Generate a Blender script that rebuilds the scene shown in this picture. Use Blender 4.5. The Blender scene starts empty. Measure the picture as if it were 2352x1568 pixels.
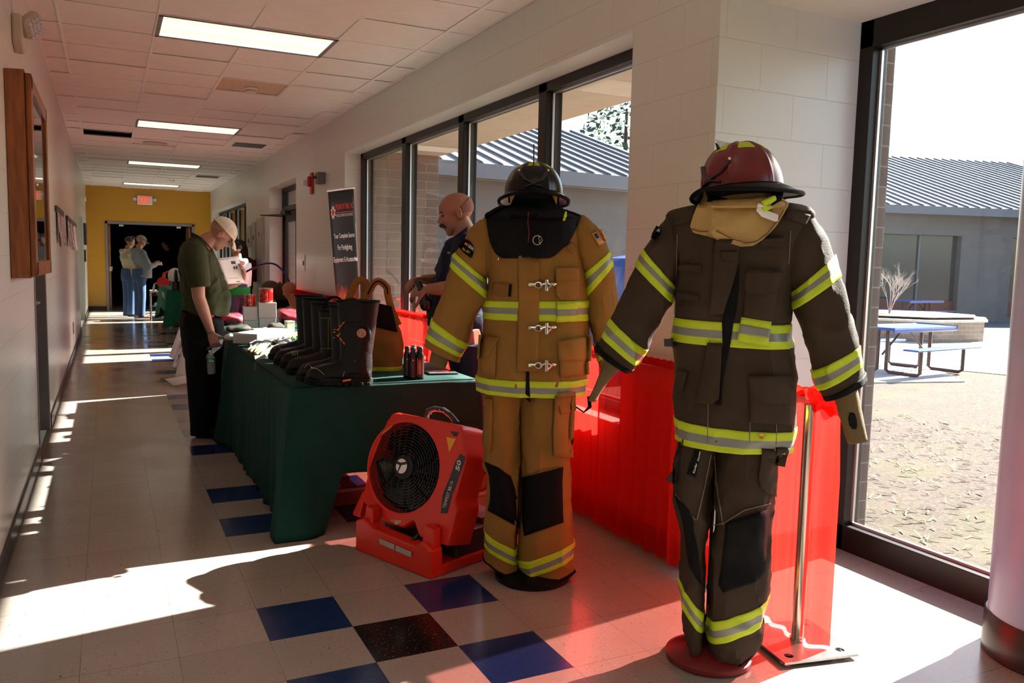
import bpy, bmesh, math, random
from math import sin, cos, pi, tan, radians, sqrt
from mathutils import Vector as V, Matrix, noise, Quaternion
from mathutils.bvhtree import BVHTree
random.seed(7)
SC = bpy.context.scene
COL = SC.collection
# ------------------------------------------------------------------ camera
FPX = 1878.9
YAW, PITCH, ROLL = 0.4597, 0.0962, 0.0227
CAMP = V((-0.8025, -2.6185, 1.3834))
_fw = V((sin(YAW)*cos(PITCH), cos(YAW)*cos(PITCH), -sin(PITCH)))
_r = V((cos(YAW), -sin(YAW), 0)); _u = _r.cross(_fw)
CR = _r*cos(ROLL) + _u*sin(ROLL); CU = -_r*sin(ROLL) + _u*cos(ROLL); CW = _fw
cd = bpy.data.cameras.new('camera'); cam = bpy.data.objects.new('camera', cd); COL.objects.link(cam)
cd.sensor_width = 36; cd.lens = FPX/2352*36; cd.clip_start = .05; cd.clip_end = 300
cam.matrix_world = Matrix(((CR.x, CU.x, -CW.x, CAMP.x), (CR.y, CU.y, -CW.y, CAMP.y), (CR.z, CU.z, -CW.z, CAMP.z), (0, 0, 0, 1)))
SC.camera = cam
# ------------------------------------------------------------------ light
SC.view_settings.view_transform = 'Standard'; SC.view_settings.look = 'None'
SC.view_settings.gamma = 1; SC.view_settings.use_curve_mapping = False
SC.view_settings.exposure = 1.0
AZ, TEL = radians(8), .655
sund = V((-cos(AZ), -sin(AZ), -TEL)).normalized()
sl = bpy.data.lights.new('sun', 'SUN'); so = bpy.data.objects.new('sun', sl); COL.objects.link(so)
sl.energy = 26; sl.angle = radians(.53); sl.color = (1, .955, .90)
so.rotation_euler = sund.to_track_quat('-Z', 'Y').to_euler(); so.location = (8, 2, 9)
w = bpy.data.worlds.new('sky'); SC.world = w; w.use_nodes = True
nt = w.node_tree; nt.nodes.clear()
st = nt.nodes.new('ShaderNodeTexSky'); st.sky_type = 'NISHITA'; st.sun_disc = False
st.sun_elevation = math.atan(TEL); st.sun_rotation = radians(82); st.air_density = 1; st.dust_density = 1.5
bg = nt.nodes.new('ShaderNodeBackground'); bg.inputs[1].default_value = .22
wo = nt.nodes.new('ShaderNodeOutputWorld')
nt.links.new(st.outputs[0], bg.inputs[0]); nt.links.new(bg.outputs[0], wo.inputs[0])
SC.cycles.max_bounces = 10; SC.cycles.diffuse_bounces = 6; SC.cycles.glossy_bounces = 4; SC.cycles.transparent_max_bounces = 16
SC.cycles.transmission_bounces = 6; SC.cycles.sample_clamp_indirect = 6; SC.cycles.caustics_reflective = False; SC.cycles.caustics_refractive = False
SC.cycles.use_denoising = True
# ------------------------------------------------------------------ pixel to space
def ray(px, py): return CW + CR*((px-1176)/FPX) - CU*((py-784)/FPX)
def on(ax, v, px, py):
    i = 'xyz'.index(ax); d = ray(px, py); return CAMP + d*((v-CAMP[i])/d[i])
class Fig:
    """vertical plane through a ground point facing the camera: px -> metres"""
    def __init__(s, px, py=None, z=0.0, base=None):
        g = base if base is not None else on('z', z, px, py)
        s.g = V(g); n = s.g-CAMP; n.z = 0; s.D = n.length; s.n = n.normalized(); s.side = V((s.n.y, -s.n.x, 0))
    def P(s, px, py, off=0.0):
        d = ray(px, py); return CAMP + d*((s.D+off)/d.dot(s.n))
    def R(s, r): return r*s.D/FPX
# ------------------------------------------------------------------ materials
MT = {}
def mat(name, col, rough=.6, metal=0, bump=0, bs=60, var=0, vs=8, spec=.5, emit=None, es=0, col2=None, coat=0, sheen=0, trans=0, stretch=None):
    if name in MT: return MT[name]
    m = bpy.data.materials.new(name); m.use_nodes = True; t = m.node_tree; b = t.nodes['Principled BSDF']; L = t.links.new
    c = (*col, 1); b.inputs['Base Color'].default_value = c; b.inputs['Roughness'].default_value = rough
    b.inputs['Metallic'].default_value = metal; b.inputs['Specular IOR Level'].default_value = spec
    if coat: b.inputs['Coat Weight'].default_value = coat
    if sheen: b.inputs['Sheen Weight'].default_value = sheen
    if emit: b.inputs['Emission Color'].default_value = (*emit, 1); b.inputs['Emission Strength'].default_value = es
    tc = t.nodes.new('ShaderNodeTexCoord'); mp = t.nodes.new('ShaderNodeMapping'); L(tc.outputs['Object'], mp.inputs[0])
    if stretch: mp.inputs['Scale'].default_value = stretch
    nz = t.nodes.new('ShaderNodeTexNoise'); nz.inputs['Scale'].default_value = vs; nz.inputs['Detail'].default_value = 5; L(mp.outputs[0], nz.inputs[0])
    rp = t.nodes.new('ShaderNodeMapRange'); L(nz.outputs[0], rp.inputs[0]); rp.inputs[1].default_value = .3; rp.inputs[2].default_value = .7
    mx = t.nodes.new('ShaderNodeMix'); mx.data_type = 'RGBA'; L(rp.outputs[0], mx.inputs[0])
    va = var if var else .04
    mx.inputs[6].default_value = (*(x*(1-va) for x in col), 1)
    mx.inputs[7].default_value = (*(col2 if col2 else [min(1, x*(1+va)) for x in col]), 1)
    L(mx.outputs[2], b.inputs['Base Color'])
    if bump:
        n2 = t.nodes.new('ShaderNodeTexNoise'); n2.inputs['Scale'].default_value = bs; n2.inputs['Detail'].default_value = 3; L(mp.outputs[0], n2.inputs[0])
        bp = t.nodes.new('ShaderNodeBump'); bp.inputs['Strength'].default_value = bump; bp.inputs['Distance'].default_value = .01
        L(n2.outputs[0], bp.inputs['Height']); L(bp.outputs[0], b.inputs['Normal'])
    MT[name] = m; return m
def glassmat(name, tint=(1, 1, 1), ior=1.45, rough=0.0, dirt=0.0, haze=0.0):
    m = bpy.data.materials.new(name); m.use_nodes = True; t = m.node_tree; t.nodes.clear(); L = t.links.new
    o = t.nodes.new('ShaderNodeOutputMaterial'); tr = t.nodes.new('ShaderNodeBsdfTransparent'); gl = t.nodes.new('ShaderNodeBsdfGlossy')
    lw = t.nodes.new('ShaderNodeLayerWeight'); lw.inputs[0].default_value = .5; pw = t.nodes.new('ShaderNodeMath'); pw.operation = 'POWER'; pw.inputs[1].default_value = 4.0; L(lw.outputs['Facing'], pw.inputs[0]); fr = t.nodes.new('ShaderNodeMapRange'); L(pw.outputs[0], fr.inputs[0]); fr.inputs[3].default_value = .03; fr.inputs[4].default_value = .7; mx = t.nodes.new('ShaderNodeMixShader')
    tr.inputs[0].default_value = (*tint, 1); gl.inputs['Roughness'].default_value = rough
    L(fr.outputs[0], mx.inputs[0]); L(tr.outputs[0], mx.inputs[1]); L(gl.outputs[0], mx.inputs[2]); last = mx
    if dirt:
        tc = t.nodes.new('ShaderNodeTexCoord'); n = t.nodes.new('ShaderNodeTexNoise'); n.inputs['Scale'].default_value = 220; L(tc.outputs['Object'], n.inputs[0])
        n3 = t.nodes.new('ShaderNodeTexNoise'); n3.inputs['Scale'].default_value = 5; L(tc.outputs['Object'], n3.inputs[0])
        r = t.nodes.new('ShaderNodeMapRange'); r.inputs[1].default_value = .66; r.inputs[2].default_value = .8; r.inputs[4].default_value = dirt; L(n.outputs[0], r.inputs[0])
        r3 = t.nodes.new('ShaderNodeMapRange'); r3.inputs[1].default_value = .5; r3.inputs[2].default_value = .8; r3.inputs[4].default_value = .002; L(n3.outputs[0], r3.inputs[0])
        ad = t.nodes.new('ShaderNodeMath'); ad.operation = 'ADD'; L(r.outputs[0], ad.inputs[0]); L(r3.outputs[0], ad.inputs[1])
        df = t.nodes.new('ShaderNodeBsdfDiffuse'); df.inputs[0].default_value = (.8, .8, .8, 1)
        m2 = t.nodes.new('ShaderNodeMixShader'); L(ad.outputs[0], m2.inputs[0]); L(mx.outputs[0], m2.inputs[1]); L(df.outputs[0], m2.inputs[2]); last = m2
    if haze:
        df = t.nodes.new('ShaderNodeBsdfDiffuse'); df.inputs[0].default_value = (.8, .85, .88, 1); m2 = t.nodes.new('ShaderNodeMixShader'); m2.inputs[0].default_value = haze; L(last.outputs[0], m2.inputs[1]); L(df.outputs[0], m2.inputs[2]); last = m2
    L(last.outputs[0], o.inputs[0]); MT[name] = m; return m
def blockmat(name, col, axis, bw=.406, bh=.203, mort=.0025, mcol=None, rough=.32, varc=.03, off=(0, 0), grain=.12, spec=.4):
    """painted block / brick bond on a vertical wall, from position"""
    m = bpy.data.materials.new(name); m.use_nodes = True; t = m.node_tree; b = t.nodes['Principled BSDF']; L = t.links.new
    g = t.nodes.new('ShaderNodeNewGeometry'); s = t.nodes.new('ShaderNodeSeparateXYZ'); c = t.nodes.new('ShaderNodeCombineXYZ')
    L(g.outputs['Position'], s.inputs[0]); L(s.outputs['XYZ'.index(axis)], c.inputs[0]); L(s.outputs[2], c.inputs[1])
    mp = t.nodes.new('ShaderNodeMapping'); mp.inputs['Location'].default_value = (off[0], off[1], 0); L(c.outputs[0], mp.inputs[0])
    br = t.nodes.new('ShaderNodeTexBrick'); L(mp.outputs[0], br.inputs[0])
    br.inputs['Scale'].default_value = 1; br.inputs['Mortar Size'].default_value = mort; br.inputs['Mortar Smooth'].default_value = .6
    br.inputs['Brick Width'].default_value = bw; br.inputs['Row Height'].default_value = bh
    br.inputs['Color1'].default_value = (*[x*(1-varc) for x in col], 1); br.inputs['Color2'].default_value = (*[min(1, x*(1+varc)) for x in col], 1)
    br.inputs['Mortar'].default_value = (*(mcol or [x*.93 for x in col]), 1)
    L(br.outputs[0], b.inputs['Base Color']); b.inputs['Roughness'].default_value = rough; b.inputs['Specular IOR Level'].default_value = spec
    n = t.nodes.new('ShaderNodeTexNoise'); n.inputs['Scale'].default_value = 90; n.inputs['Detail'].default_value = 4; L(g.outputs['Position'], n.inputs[0])
    ma = t.nodes.new('ShaderNodeMath'); ma.operation = 'MULTIPLY_ADD'; L(n.outputs[0], ma.inputs[0]); ma.inputs[1].default_value = grain
    inv = t.nodes.new('ShaderNodeMath'); inv.operation = 'SUBTRACT'; inv.inputs[0].default_value = 1; L(br.outputs['Fac'], inv.inputs[1]); L(inv.outputs[0], ma.inputs[2])
    bp = t.nodes.new('ShaderNodeBump'); bp.inputs['Strength'].default_value = .55; bp.inputs['Distance'].default_value = .004
    L(ma.outputs[0], bp.inputs['Height']); L(bp.outputs[0], b.inputs['Normal']); MT[name] = m; return m
# ------------------------------------------------------------------ mesh building
class G:
    def __init__(s): s.v = []; s.f = []; s.mi = []
    def add(s, vs, fs, mi=0):
        k = len(s.v); s.v += [V(x) for x in vs]; s.f += [tuple(i+k for i in f) for f in fs]; s.mi += [mi]*len(fs); return s
    def box(s, x0, x1, y0, y1, z0, z1, M=None, mi=0):
        vs = [V((x, y, z)) for x in (x0, x1) for y in (y0, y1) for z in (z0, z1)]
        if M: vs = [M @ q for q in vs]
        return s.add(vs, [(0, 1, 3, 2), (4, 6, 7, 5), (0, 4, 5, 1), (2, 3, 7, 6), (0, 2, 6, 4), (1, 5, 7, 3)], mi)
    def grid(s, fn, nu, nv, cu=False, cv=False, mi=0, mf=None):
        a = nu if cu else nu+1; b = nv if cv else nv+1
        vs = [fn(i/nu, j/nv) for j in range(b) for i in range(a)]; k = len(s.v); s.v += [V(x) for x in vs]
        for j in range(nv):
            for i in range(nu):
                i2 = (i+1) % a; j2 = (j+1) % b
                s.f.append((k+j*a+i, k+j*a+i2, k+j2*a+i2, k+j2*a+i)); s.mi.append(mf(i, j) if mf else mi)
        return s
    def tube(s, pts, r, n=10, flat=1, up=None, caps=True, mi=0, closed=False):
        pts = [V(q) for q in pts]; N = len(pts); rs = r if isinstance(r, (list, tuple)) else [r]*N
        k = len(s.v); pu = None
        for i, q in enumerate(pts):
            if closed: t = pts[(i+1) % N]-pts[i-1]
            else: t = pts[min(i+1, N-1)]-pts[max(i-1, 0)]
            t = t.normalized() if t.length > 1e-9 else V((0, 0, 1))
            if up is not None: a = V(up)
            else: a = pu if pu is not None else (V((0, 0, 1)) if abs(t.z) < .9 else V((0, 1, 0)))
            sd = t.cross(a)
            if sd.length < 1e-6: sd = t.orthogonal()
            sd.normalize(); o = sd.cross(t).normalized(); pu = o
            for j in range(n):
                an = 2*pi*j/n; s.v.append(q+sd*cos(an)*rs[i]+o*sin(an)*rs[i]*flat)
        for i in range(N if closed else N-1):
            i2 = (i+1) % N
            for j in range(n):
                j2 = (j+1) % n; s.f.append((k+i*n+j, k+i*n+j2, k+i2*n+j2, k+i2*n+j)); s.mi.append(mi)
        if caps and not closed:
            s.f.append(tuple(k+j for j in reversed(range(n)))); s.mi.append(mi)
            s.f.append(tuple(k+(N-1)*n+j for j in range(n))); s.mi.append(mi)
        return s
    def cyl(s, a, b, r0, r1=None, n=20, mi=0): return s.tube([a, b], [r0, r0 if r1 is None else r1], n, mi=mi)
    def lathe(s, prof, M=None, n=32, mi=0, mf=None):
        M = M or Matrix(); k = len(s.v)
        for r, z in prof:
            for j in range(n):
                a = 2*pi*j/n; s.v.append(M @ V((r*cos(a), r*sin(a), z)))
        for i in range(len(prof)-1):
            for j in range(n):
                j2 = (j+1) % n; s.f.append((k+i*n+j, k+i*n+j2, k+(i+1)*n+j2, k+(i+1)*n+j)); s.mi.append(mf(i, j) if mf else mi)
        if prof[0][0] > 1e-5: s.f.append(tuple(k+j for j in reversed(range(n)))); s.mi.append(mi)
        if prof[-1][0] > 1e-5: s.f.append(tuple(k+(len(prof)-1)*n+j for j in range(n))); s.mi.append(mi)
        return s
    def ell(s, c, r, M=None, n=20, m=12, mi=0):
        M = M or Matrix(); c = V(c)
        return s.grid(lambda u, v: c+M @ V((r[0]*sin(pi*v)*cos(2*pi*u), r[1]*sin(pi*v)*sin(2*pi*u), r[2]*cos(pi*v))), n, m, cu=True, mi=mi)
    def prism(s, poly, d, mi=0):
        """closed polygon (3D points) swept by d"""
        n = len(poly); p = [V(q) for q in poly]; d = V(d)
        return s.add(p+[q+d for q in p], [tuple(reversed(range(n))), tuple(range(n, 2*n))]+[(i, (i+1) % n, n+(i+1) % n, n+i) for i in range(n)], mi)
    def xf(s, M, k=0):
        for i in range(k, len(s.v)): s.v[i] = M @ s.v[i]
        return s
    def build(s, name, mats, parent=None, smooth=35, bevel=0, solid=0, soff=-1, sub=0, segs=2, recalc=True, mods=None, M=None):
        me = bpy.data.meshes.new(name)
        me.from_pydata([tuple(M @ q if M else q) for q in s.v], [], s.f)
        ml = mats if isinstance(mats, (list, tuple)) else [mats]
        for m in ml: me.materials.append(m)
        if len(ml) > 1: me.polygons.foreach_set('material_index', s.mi)
        b = bmesh.new(); b.from_mesh(me); bmesh.ops.remove_doubles(b, verts=b.verts, dist=1e-6)
        if recalc: bmesh.ops.recalc_face_normals(b, faces=b.faces)
        b.to_mesh(me); b.free()
        if smooth:
            me.polygons.foreach_set('use_smooth', [True]*len(me.polygons)); me.set_sharp_from_angle(angle=radians(smooth))
        me.update(); o = bpy.data.objects.new(name, me); COL.objects.link(o)
        if parent: setpar(o, parent)
        if solid:
            q = o.modifiers.new('solid', 'SOLIDIFY'); q.thickness = solid; q.offset = soff
        if bevel:
            q = o.modifiers.new('bevel', 'BEVEL'); q.width = bevel; q.segments = segs; q.limit_method = 'ANGLE'; q.angle_limit = radians(40)
            q.harden_normals = False
        if sub:
            q = o.modifiers.new('sub', 'SUBSURF'); q.levels = sub; q.render_levels = sub
        if mods:
            for ty, kw in mods:
                q = o.modifiers.new(ty.lower(), ty)
                for a, c in kw.items(): setattr(q, a, c)
        return o
def setpar(o, parent):
    o.parent = parent
    o.matrix_parent_inverse = parent.matrix_basis.inverted() if parent.type == 'EMPTY' else Matrix()
def thing(name, label, cat, loc=(0, 0, 0), group=None):
    o = bpy.data.objects.new(name, None); COL.objects.link(o); o.empty_display_size = .1
    o.location = loc; o.matrix_basis = Matrix.Translation(V(loc)); return tag(o, label, cat, group)
def tag(o, label, cat, group=None, kind=None):
    o['label'] = label; o['category'] = cat
    if group: o['group'] = group
    if kind: o['kind'] = kind
    return o
def struct(o): o['kind'] = 'structure'; return o
def dup(root, M, label=None, group=None, keep=None):
    """copy a thing and its parts; M moves the copy in the world"""
    r = root.copy(); COL.objects.link(r); r.matrix_basis = M @ root.matrix_basis
    if label: r['label'] = label
    if group: r['group'] = group
    def rec(src, dst):
        for ch in list(src.children):
            if keep and not keep(ch): continue
            c = ch.copy(); COL.objects.link(c); c.parent = dst; c.matrix_parent_inverse = ch.matrix_parent_inverse.copy(); rec(ch, c)
    rec(root, r); return r
def flesh(name, geo, m, parent=None, vox=.008, sm=6, fac=.5):
    o = geo.build(name, m, parent, smooth=0)
    q = o.modifiers.new('r', 'REMESH'); q.mode = 'VOXEL'; q.voxel_size = vox; q.use_smooth_shade = True
    q = o.modifiers.new('s', 'SMOOTH'); q.iterations = sm; q.factor = fac
    return o
def text(name, s, o0, xv, yv, m, parent=None, fit=None, bold=0.0, align='LEFT', thick=.0008, shear=0):
    """text as mesh: o0 lower-left, xv = full width vector, yv = cap height vector"""
    cu = bpy.data.curves.new('t', 'FONT'); cu.body = s; cu.resolution_u = 3; cu.offset = bold; cu.shear = shear
    ob = bpy.data.objects.new('t', cu); COL.objects.link(ob)
    dg = bpy.context.evaluated_depsgraph_get(); me = bpy.data.meshes.new_from_object(ob.evaluated_get(dg)); bpy.data.objects.remove(ob)
    xs = [q.co.x for q in me.vertices]; ys = [q.co.y for q in me.vertices]
    x0, x1, y0, y1 = min(xs), max(xs), min(ys), max(ys); xv = V(xv); yv = V(yv); o0 = V(o0)
    nn = xv.cross(yv).normalized()
    for q in me.vertices: q.co = o0+xv*((q.co.x-x0)/(x1-x0))+yv*((q.co.y-y0)/(y1-y0))+nn*.0006
    me.materials.clear(); me.materials.append(m); o = bpy.data.objects.new(name, me); COL.objects.link(o)
    if parent: setpar(o, parent)
    q = o.modifiers.new('solid', 'SOLIDIFY'); q.thickness = thick; q.offset = 0
    return o
def cr(P, t):
    """catmull-rom through list of values (Vectors or floats)"""
    n = len(P)-1; t = max(0, min(n-1e-6, t)); i = int(t); f = t-i
    a = P[max(i-1, 0)]; b = P[i]; c = P[i+1]; d = P[min(i+2, n)]
    return b*1.0 + (c-a)*(.5*f) + (a*2-b*5+c*4-d)*(.5*f*f) + (b*3-a-c*3+d)*(.5*f*f*f)
# ================================================================== THE SETTING
XL, XR, YE, H = -1.235, 1.589, 19.70, 2.99
T = .3048
m_wall_x = blockmat('painted_block_x', (.64, .65, .61), 'Y', off=(.1, .06), varc=.012)
m_wall_y = blockmat('painted_block_y', (.62, .625, .57), 'X', off=(.2, .06), varc=.012)
m_yel = blockmat('yellow_block', (.50, .26, .025), 'X', off=(.2, .06), varc=.02)
m_plaster = mat('plaster', (.62, .59, .53), .6, bump=.1, bs=90)
m_base = mat('black_rubber_base', (.012, .012, .014), .35)
m_frame = mat('bronze_frame', (.010, .007, .006), .4, spec=.35)
m_alu = mat('bright_aluminium', (.75, .76, .78), .3, metal=.8)
m_glass = glassmat('window_glass', (.95, .97, .96), dirt=.10)
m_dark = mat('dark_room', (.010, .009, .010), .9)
m_tbar = mat('ceiling_grid_metal', (.80, .77, .73), .5)
m_tile = mat('ceiling_tile', (.82, .785, .745), .9, bump=.5, bs=160, var=.03)
m_tile2 = mat('stained_ceiling_tile', (.58, .46, .34), .9, bump=.6, bs=70, var=.15, vs=60)
m_black = mat('black_plastic', (.012, .012, .013), .4)
m_white = mat('white_plastic', (.75, .74, .70), .4)
m_steelp = mat('grey_painted_steel', (.20, .19, .20), .45)
def floormat(name, col, col2, fleck, dark=False):
    m = bpy.data.materials.new(name); m.use_nodes = True; t = m.node_tree; b = t.nodes['Principled BSDF']; L = t.links.new; N = t.nodes.new
    g = N('ShaderNodeNewGeometry')
    br = N('ShaderNodeTexBrick'); br.offset = 0; br.inputs['Scale'].default_value = 1; br.inputs['Brick Width'].default_value = T; br.inputs['Row Height'].default_value = T
    br.inputs['Mortar Size'].default_value = .0012; br.inputs['Mortar Smooth'].default_value = .3
    br.inputs['Color1'].default_value = (*[x*.94 for x in col], 1); br.inputs['Color2'].default_value = (*[x*1.05 for x in col], 1); br.inputs['Mortar'].default_value = (*[x*.35 for x in col], 1)
    L(g.outputs['Position'], br.inputs[0])
    def fl(sc, st, lo, hi):
        mp = N('ShaderNodeMapping'); mp.inputs['Scale'].default_value = st; L(g.outputs['Position'], mp.inputs[0])
        n = N('ShaderNodeTexNoise'); n.inputs['Scale'].default_value = sc; n.inputs['Detail'].default_value = 2; L(mp.outputs[0], n.inputs[0])
        r = N('ShaderNodeMapRange'); r.inputs[1].default_value = lo; r.inputs[2].default_value = hi; L(n.outputs[0], r.inputs[0]); return r.outputs[0]
    cur = br.outputs[0]
    for sc, st_, lo, hi, c in ((55, (1, 2.6, 1), .60, .66, col2), (80, (2.4, 1, 1), .66, .70, fleck), (26, (2.6, 1, 1), .71, .73, [x*.35 for x in col]), (3, (1, 1, 1), .45, .8, [x*.9 for x in col])):
        mx = N('ShaderNodeMix'); mx.data_type = 'RGBA'; f = fl(sc, st_, lo, hi); L(f, mx.inputs[0]); L(cur, mx.inputs[6]); mx.inputs[7].default_value = (*c, 1); cur = mx.outputs[2]
    L(cur, b.inputs['Base Color'])
    r = N('ShaderNodeMapRange'); n = N('ShaderNodeTexNoise'); n.inputs['Scale'].default_value = 2.5; n.inputs['Detail'].default_value = 6; L(g.outputs['Position'], n.inputs[0])
    L(n.outputs[0], r.inputs[0]); r.inputs[1].default_value = .3; r.inputs[2].default_value = .7; r.inputs[3].default_value = .12; r.inputs[4].default_value = .26; L(r.outputs[0], b.inputs['Roughness'])
    n2 = N('ShaderNodeTexNoise'); n2.inputs['Scale'].default_value = 5; n2.inputs['Detail'].default_value = 4; L(g.outputs['Position'], n2.inputs[0])
    bp = N('ShaderNodeBump'); bp.inputs['Strength'].default_value = .12; bp.inputs['Distance'].default_value = .01; L(n2.outputs[0], bp.inputs['Height']); L(bp.outputs[0], b.inputs['Normal'])
    b.inputs['Specular IOR Level'].default_value = .5; return m
mf1 = floormat('vinyl_tile_beige', (.31, .265, .23), (.23, .19, .165), (.46, .41, .36))
mf2 = floormat('vinyl_tile_blue', (.008, .024, .095), (.006, .017, .07), (.014, .034, .13))
mf3 = floormat('vinyl_tile_black', (.007, .006, .006), (.012, .010, .010), (.20, .18, .16))
g = G(); x0i, x1i = -5, 8
def tcol(i, j):
    if i in (-1, 0, 1):
        k = j % 6; k = k-6 if k == 5 else k
        if (i, k) == (0, 0): return 2
        if abs(i) == 1 and abs(k) == 1: return 1
    return 0
for j in range(-18, 95):
    for i in range(x0i, x1i+1):
        xa, xb = max(XL-.02, i*T), min(2.62, (i+1)*T)
        if xb <= xa: continue
        g.add([(xa, j*T, 0), (xb, j*T, 0), (xb, (j+1)*T, 0), (xa, (j+1)*T, 0)], [(0, 1, 2, 3)], tcol(i, j))
struct(g.build('floor', [mf1, mf2, mf3], smooth=0))
# --- walls
def boxes(name, bl, m, parent=None, bevel=0, **k):
    g = G()
    for b in bl: g.box(*b)
    return g.build(name, m, parent, smooth=0, bevel=bevel, **k)
Y0 = -5.2; WT = 1.90
W1 = (.92, 6.50, .55, 2.55); DR = (9.13, 11.24, 2.50); W2 = (13.74, 19.40, .55, 2.47)
struct(boxes('wall_right', [
    (XR, WT, .263, W1[0], 0, 3.2), (XR, WT, W1[0], W1[1], 0, W1[2]), (XR, WT, W1[0], W1[1], W1[3], 3.2),
    (XR, WT, W1[1], DR[0], 0, 3.2), (XR, WT, DR[0], DR[1], DR[2], 3.2), (XR, WT, DR[1], W2[0], 0, 3.2),
    (XR, WT, W2[0], W2[1], 0, W2[2]), (XR, WT, W2[0], W2[1], W2[3], 3.2), (XR, WT, W2[1], YE+.2, 0, 3.2)], m_wall_x))
struct(boxes('wall_alcove', [(XR+.001, 2.54, .262, .9, -.05, 3.1)], m_wall_y))
LD = (3.55, 4.66, 2.10); LA = (13.4, 16.3, 2.12)
struct(boxes('wall_left', [(XL-.3, XL, Y0, LD[0], 0, 3.2), (XL-.3, XL, LD[0], LD[1], LD[2], 3.2), (XL-.3, XL, LD[1], LA[0], 0, 3.2),
    (XL-.3, XL, LA[0], LA[1], LA[2], 3.2), (XL-.3, XL, LA[1], YE+.2, 0, 3.2), (XL-.5, XL-.3, LA[0]-.2, LA[1]+.2, 0, 2.4), (XL-.5, XL-.3, LD[0]-.2, LD[1]+.2, 0, 2.4)], m_wall_x))
struct(boxes('wall_back', [(XL-.3, 2.8, Y0-.2, Y0, 0, 3.2)], m_wall_y))
EX = (-.775, 1.132, 2.10)
struct(boxes('wall_end', [(XL-.1, EX[0], YE, YE+.2, 0, 3.2), (EX[1], XR+.1, YE, YE+.2, 0, 3.2), (EX[0], EX[1], YE, YE+.2, EX[2], 3.2)], m_yel))
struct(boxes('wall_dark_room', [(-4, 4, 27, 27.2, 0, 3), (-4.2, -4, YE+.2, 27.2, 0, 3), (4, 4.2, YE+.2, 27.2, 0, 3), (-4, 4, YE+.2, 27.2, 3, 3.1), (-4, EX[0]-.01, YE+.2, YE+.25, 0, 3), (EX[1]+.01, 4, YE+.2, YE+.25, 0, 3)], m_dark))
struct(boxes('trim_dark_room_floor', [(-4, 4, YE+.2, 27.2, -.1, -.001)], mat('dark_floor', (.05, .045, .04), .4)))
# alcove soffit, bulkhead and the wall at its far end
struct(boxes('ceiling_alcove', [(XR, 2.6, Y0, .262, 2.555, 3.1)], m_plaster))
struct(boxes('wall_alcove_outer', [(2.44, 2.6, Y0, -2.9, 0, 3.1)], m_wall_x))
# baseboards
bb = []
for a, b in ((Y0, LD[0]-.05), (LD[1]+.05, LA[0]), (LA[1], YE)): bb.append((XL, XL+.012, a, b, 0, .10))
struct(boxes('baseboard_left', bb, m_base, bevel=.004))
struct(boxes('baseboard_right', [(XR-.012, XR, .263, DR[0], 0, .10), (XR-.012, XR, DR[1], YE, 0, .10), (XR, 2.44, .25, .262, 0, .10)], m_base, bevel=.004))
struct(boxes('baseboard_end', [(XL, EX[0]-.06, YE-.012, YE, 0, .10), (EX[1]+.06, XR, YE-.012, YE, 0, .10)], m_base))
# --- ceiling: metal grid with lay-in tiles
GX = [XL, -1.0614, -.4517, .158, .7677, 1.3774, XR]; CY0 = 3.543; CS = .605
lightcells = {(2, 0), (3, 0), (2, 8), (3, 8), (2, 16), (3, 16), (2, 24), (3, 24), (2, -8), (3, -8)}
ventcell = {(1, 10)}
g = G(); gt = G()
ja, jb = int((Y0-CY0)/CS)-1, int((YE-CY0)/CS)+1
rnd = random.Random(3)
for j in range(ja, jb+1):
    y0, y1 = max(Y0, CY0+j*CS), min(YE, CY0+(j+1)*CS)
    if y1-y0 < .02: continue
    for i in range(6):
        if (i, j) in lightcells or (i, j) in ventcell: continue
        a, b = GX[i], GX[i+1]; t = rnd.uniform(0, .005) if rnd.random() < .35 else 0.0; t2 = rnd.uniform(0, .004)
        k = 1 if (i, j) == (3, 3) else 0
        g.add([(a, y0, H+t2), (b, y0, H+t2+t*.3), (b, y1, H+t2+t), (a, y1, H+t2+t)], [(0, 1, 2, 3)], k)
    if y0 > Y0: gt.box(XL, XR, y0-.012, y0+.012, H-.003, H+.0)
for i in range(1, 6):
    ys = [Y0]
    if i == 3:
        for lj in (-8, 0, 8, 16, 24): ys += [CY0+lj*CS-.012, CY0+(lj+1)*CS+.012]
    ys.append(YE)
    for k in range(0, len(ys), 2): gt.box(GX[i]-.012, GX[i]+.012, ys[k], ys[k+1], H-.0045, H+.0)
gt.box(XL, XL+.02, Y0, YE, H-.004, H+.02); gt.box(XR-.02, XR, Y0, YE, H-.004, H+.02)
cl = g.build('ceiling', [m_tile, m_tile2], smooth=0, solid=.012, soff=1); struct(cl)
struct(gt.build('trim_ceiling_grid', m_tbar, smooth=0))
struct(boxes('ceiling_slab', [(XL-.3, 2.7, Y0-.2, YE+.2, 3.2, 3.3)], m_plaster))
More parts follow.
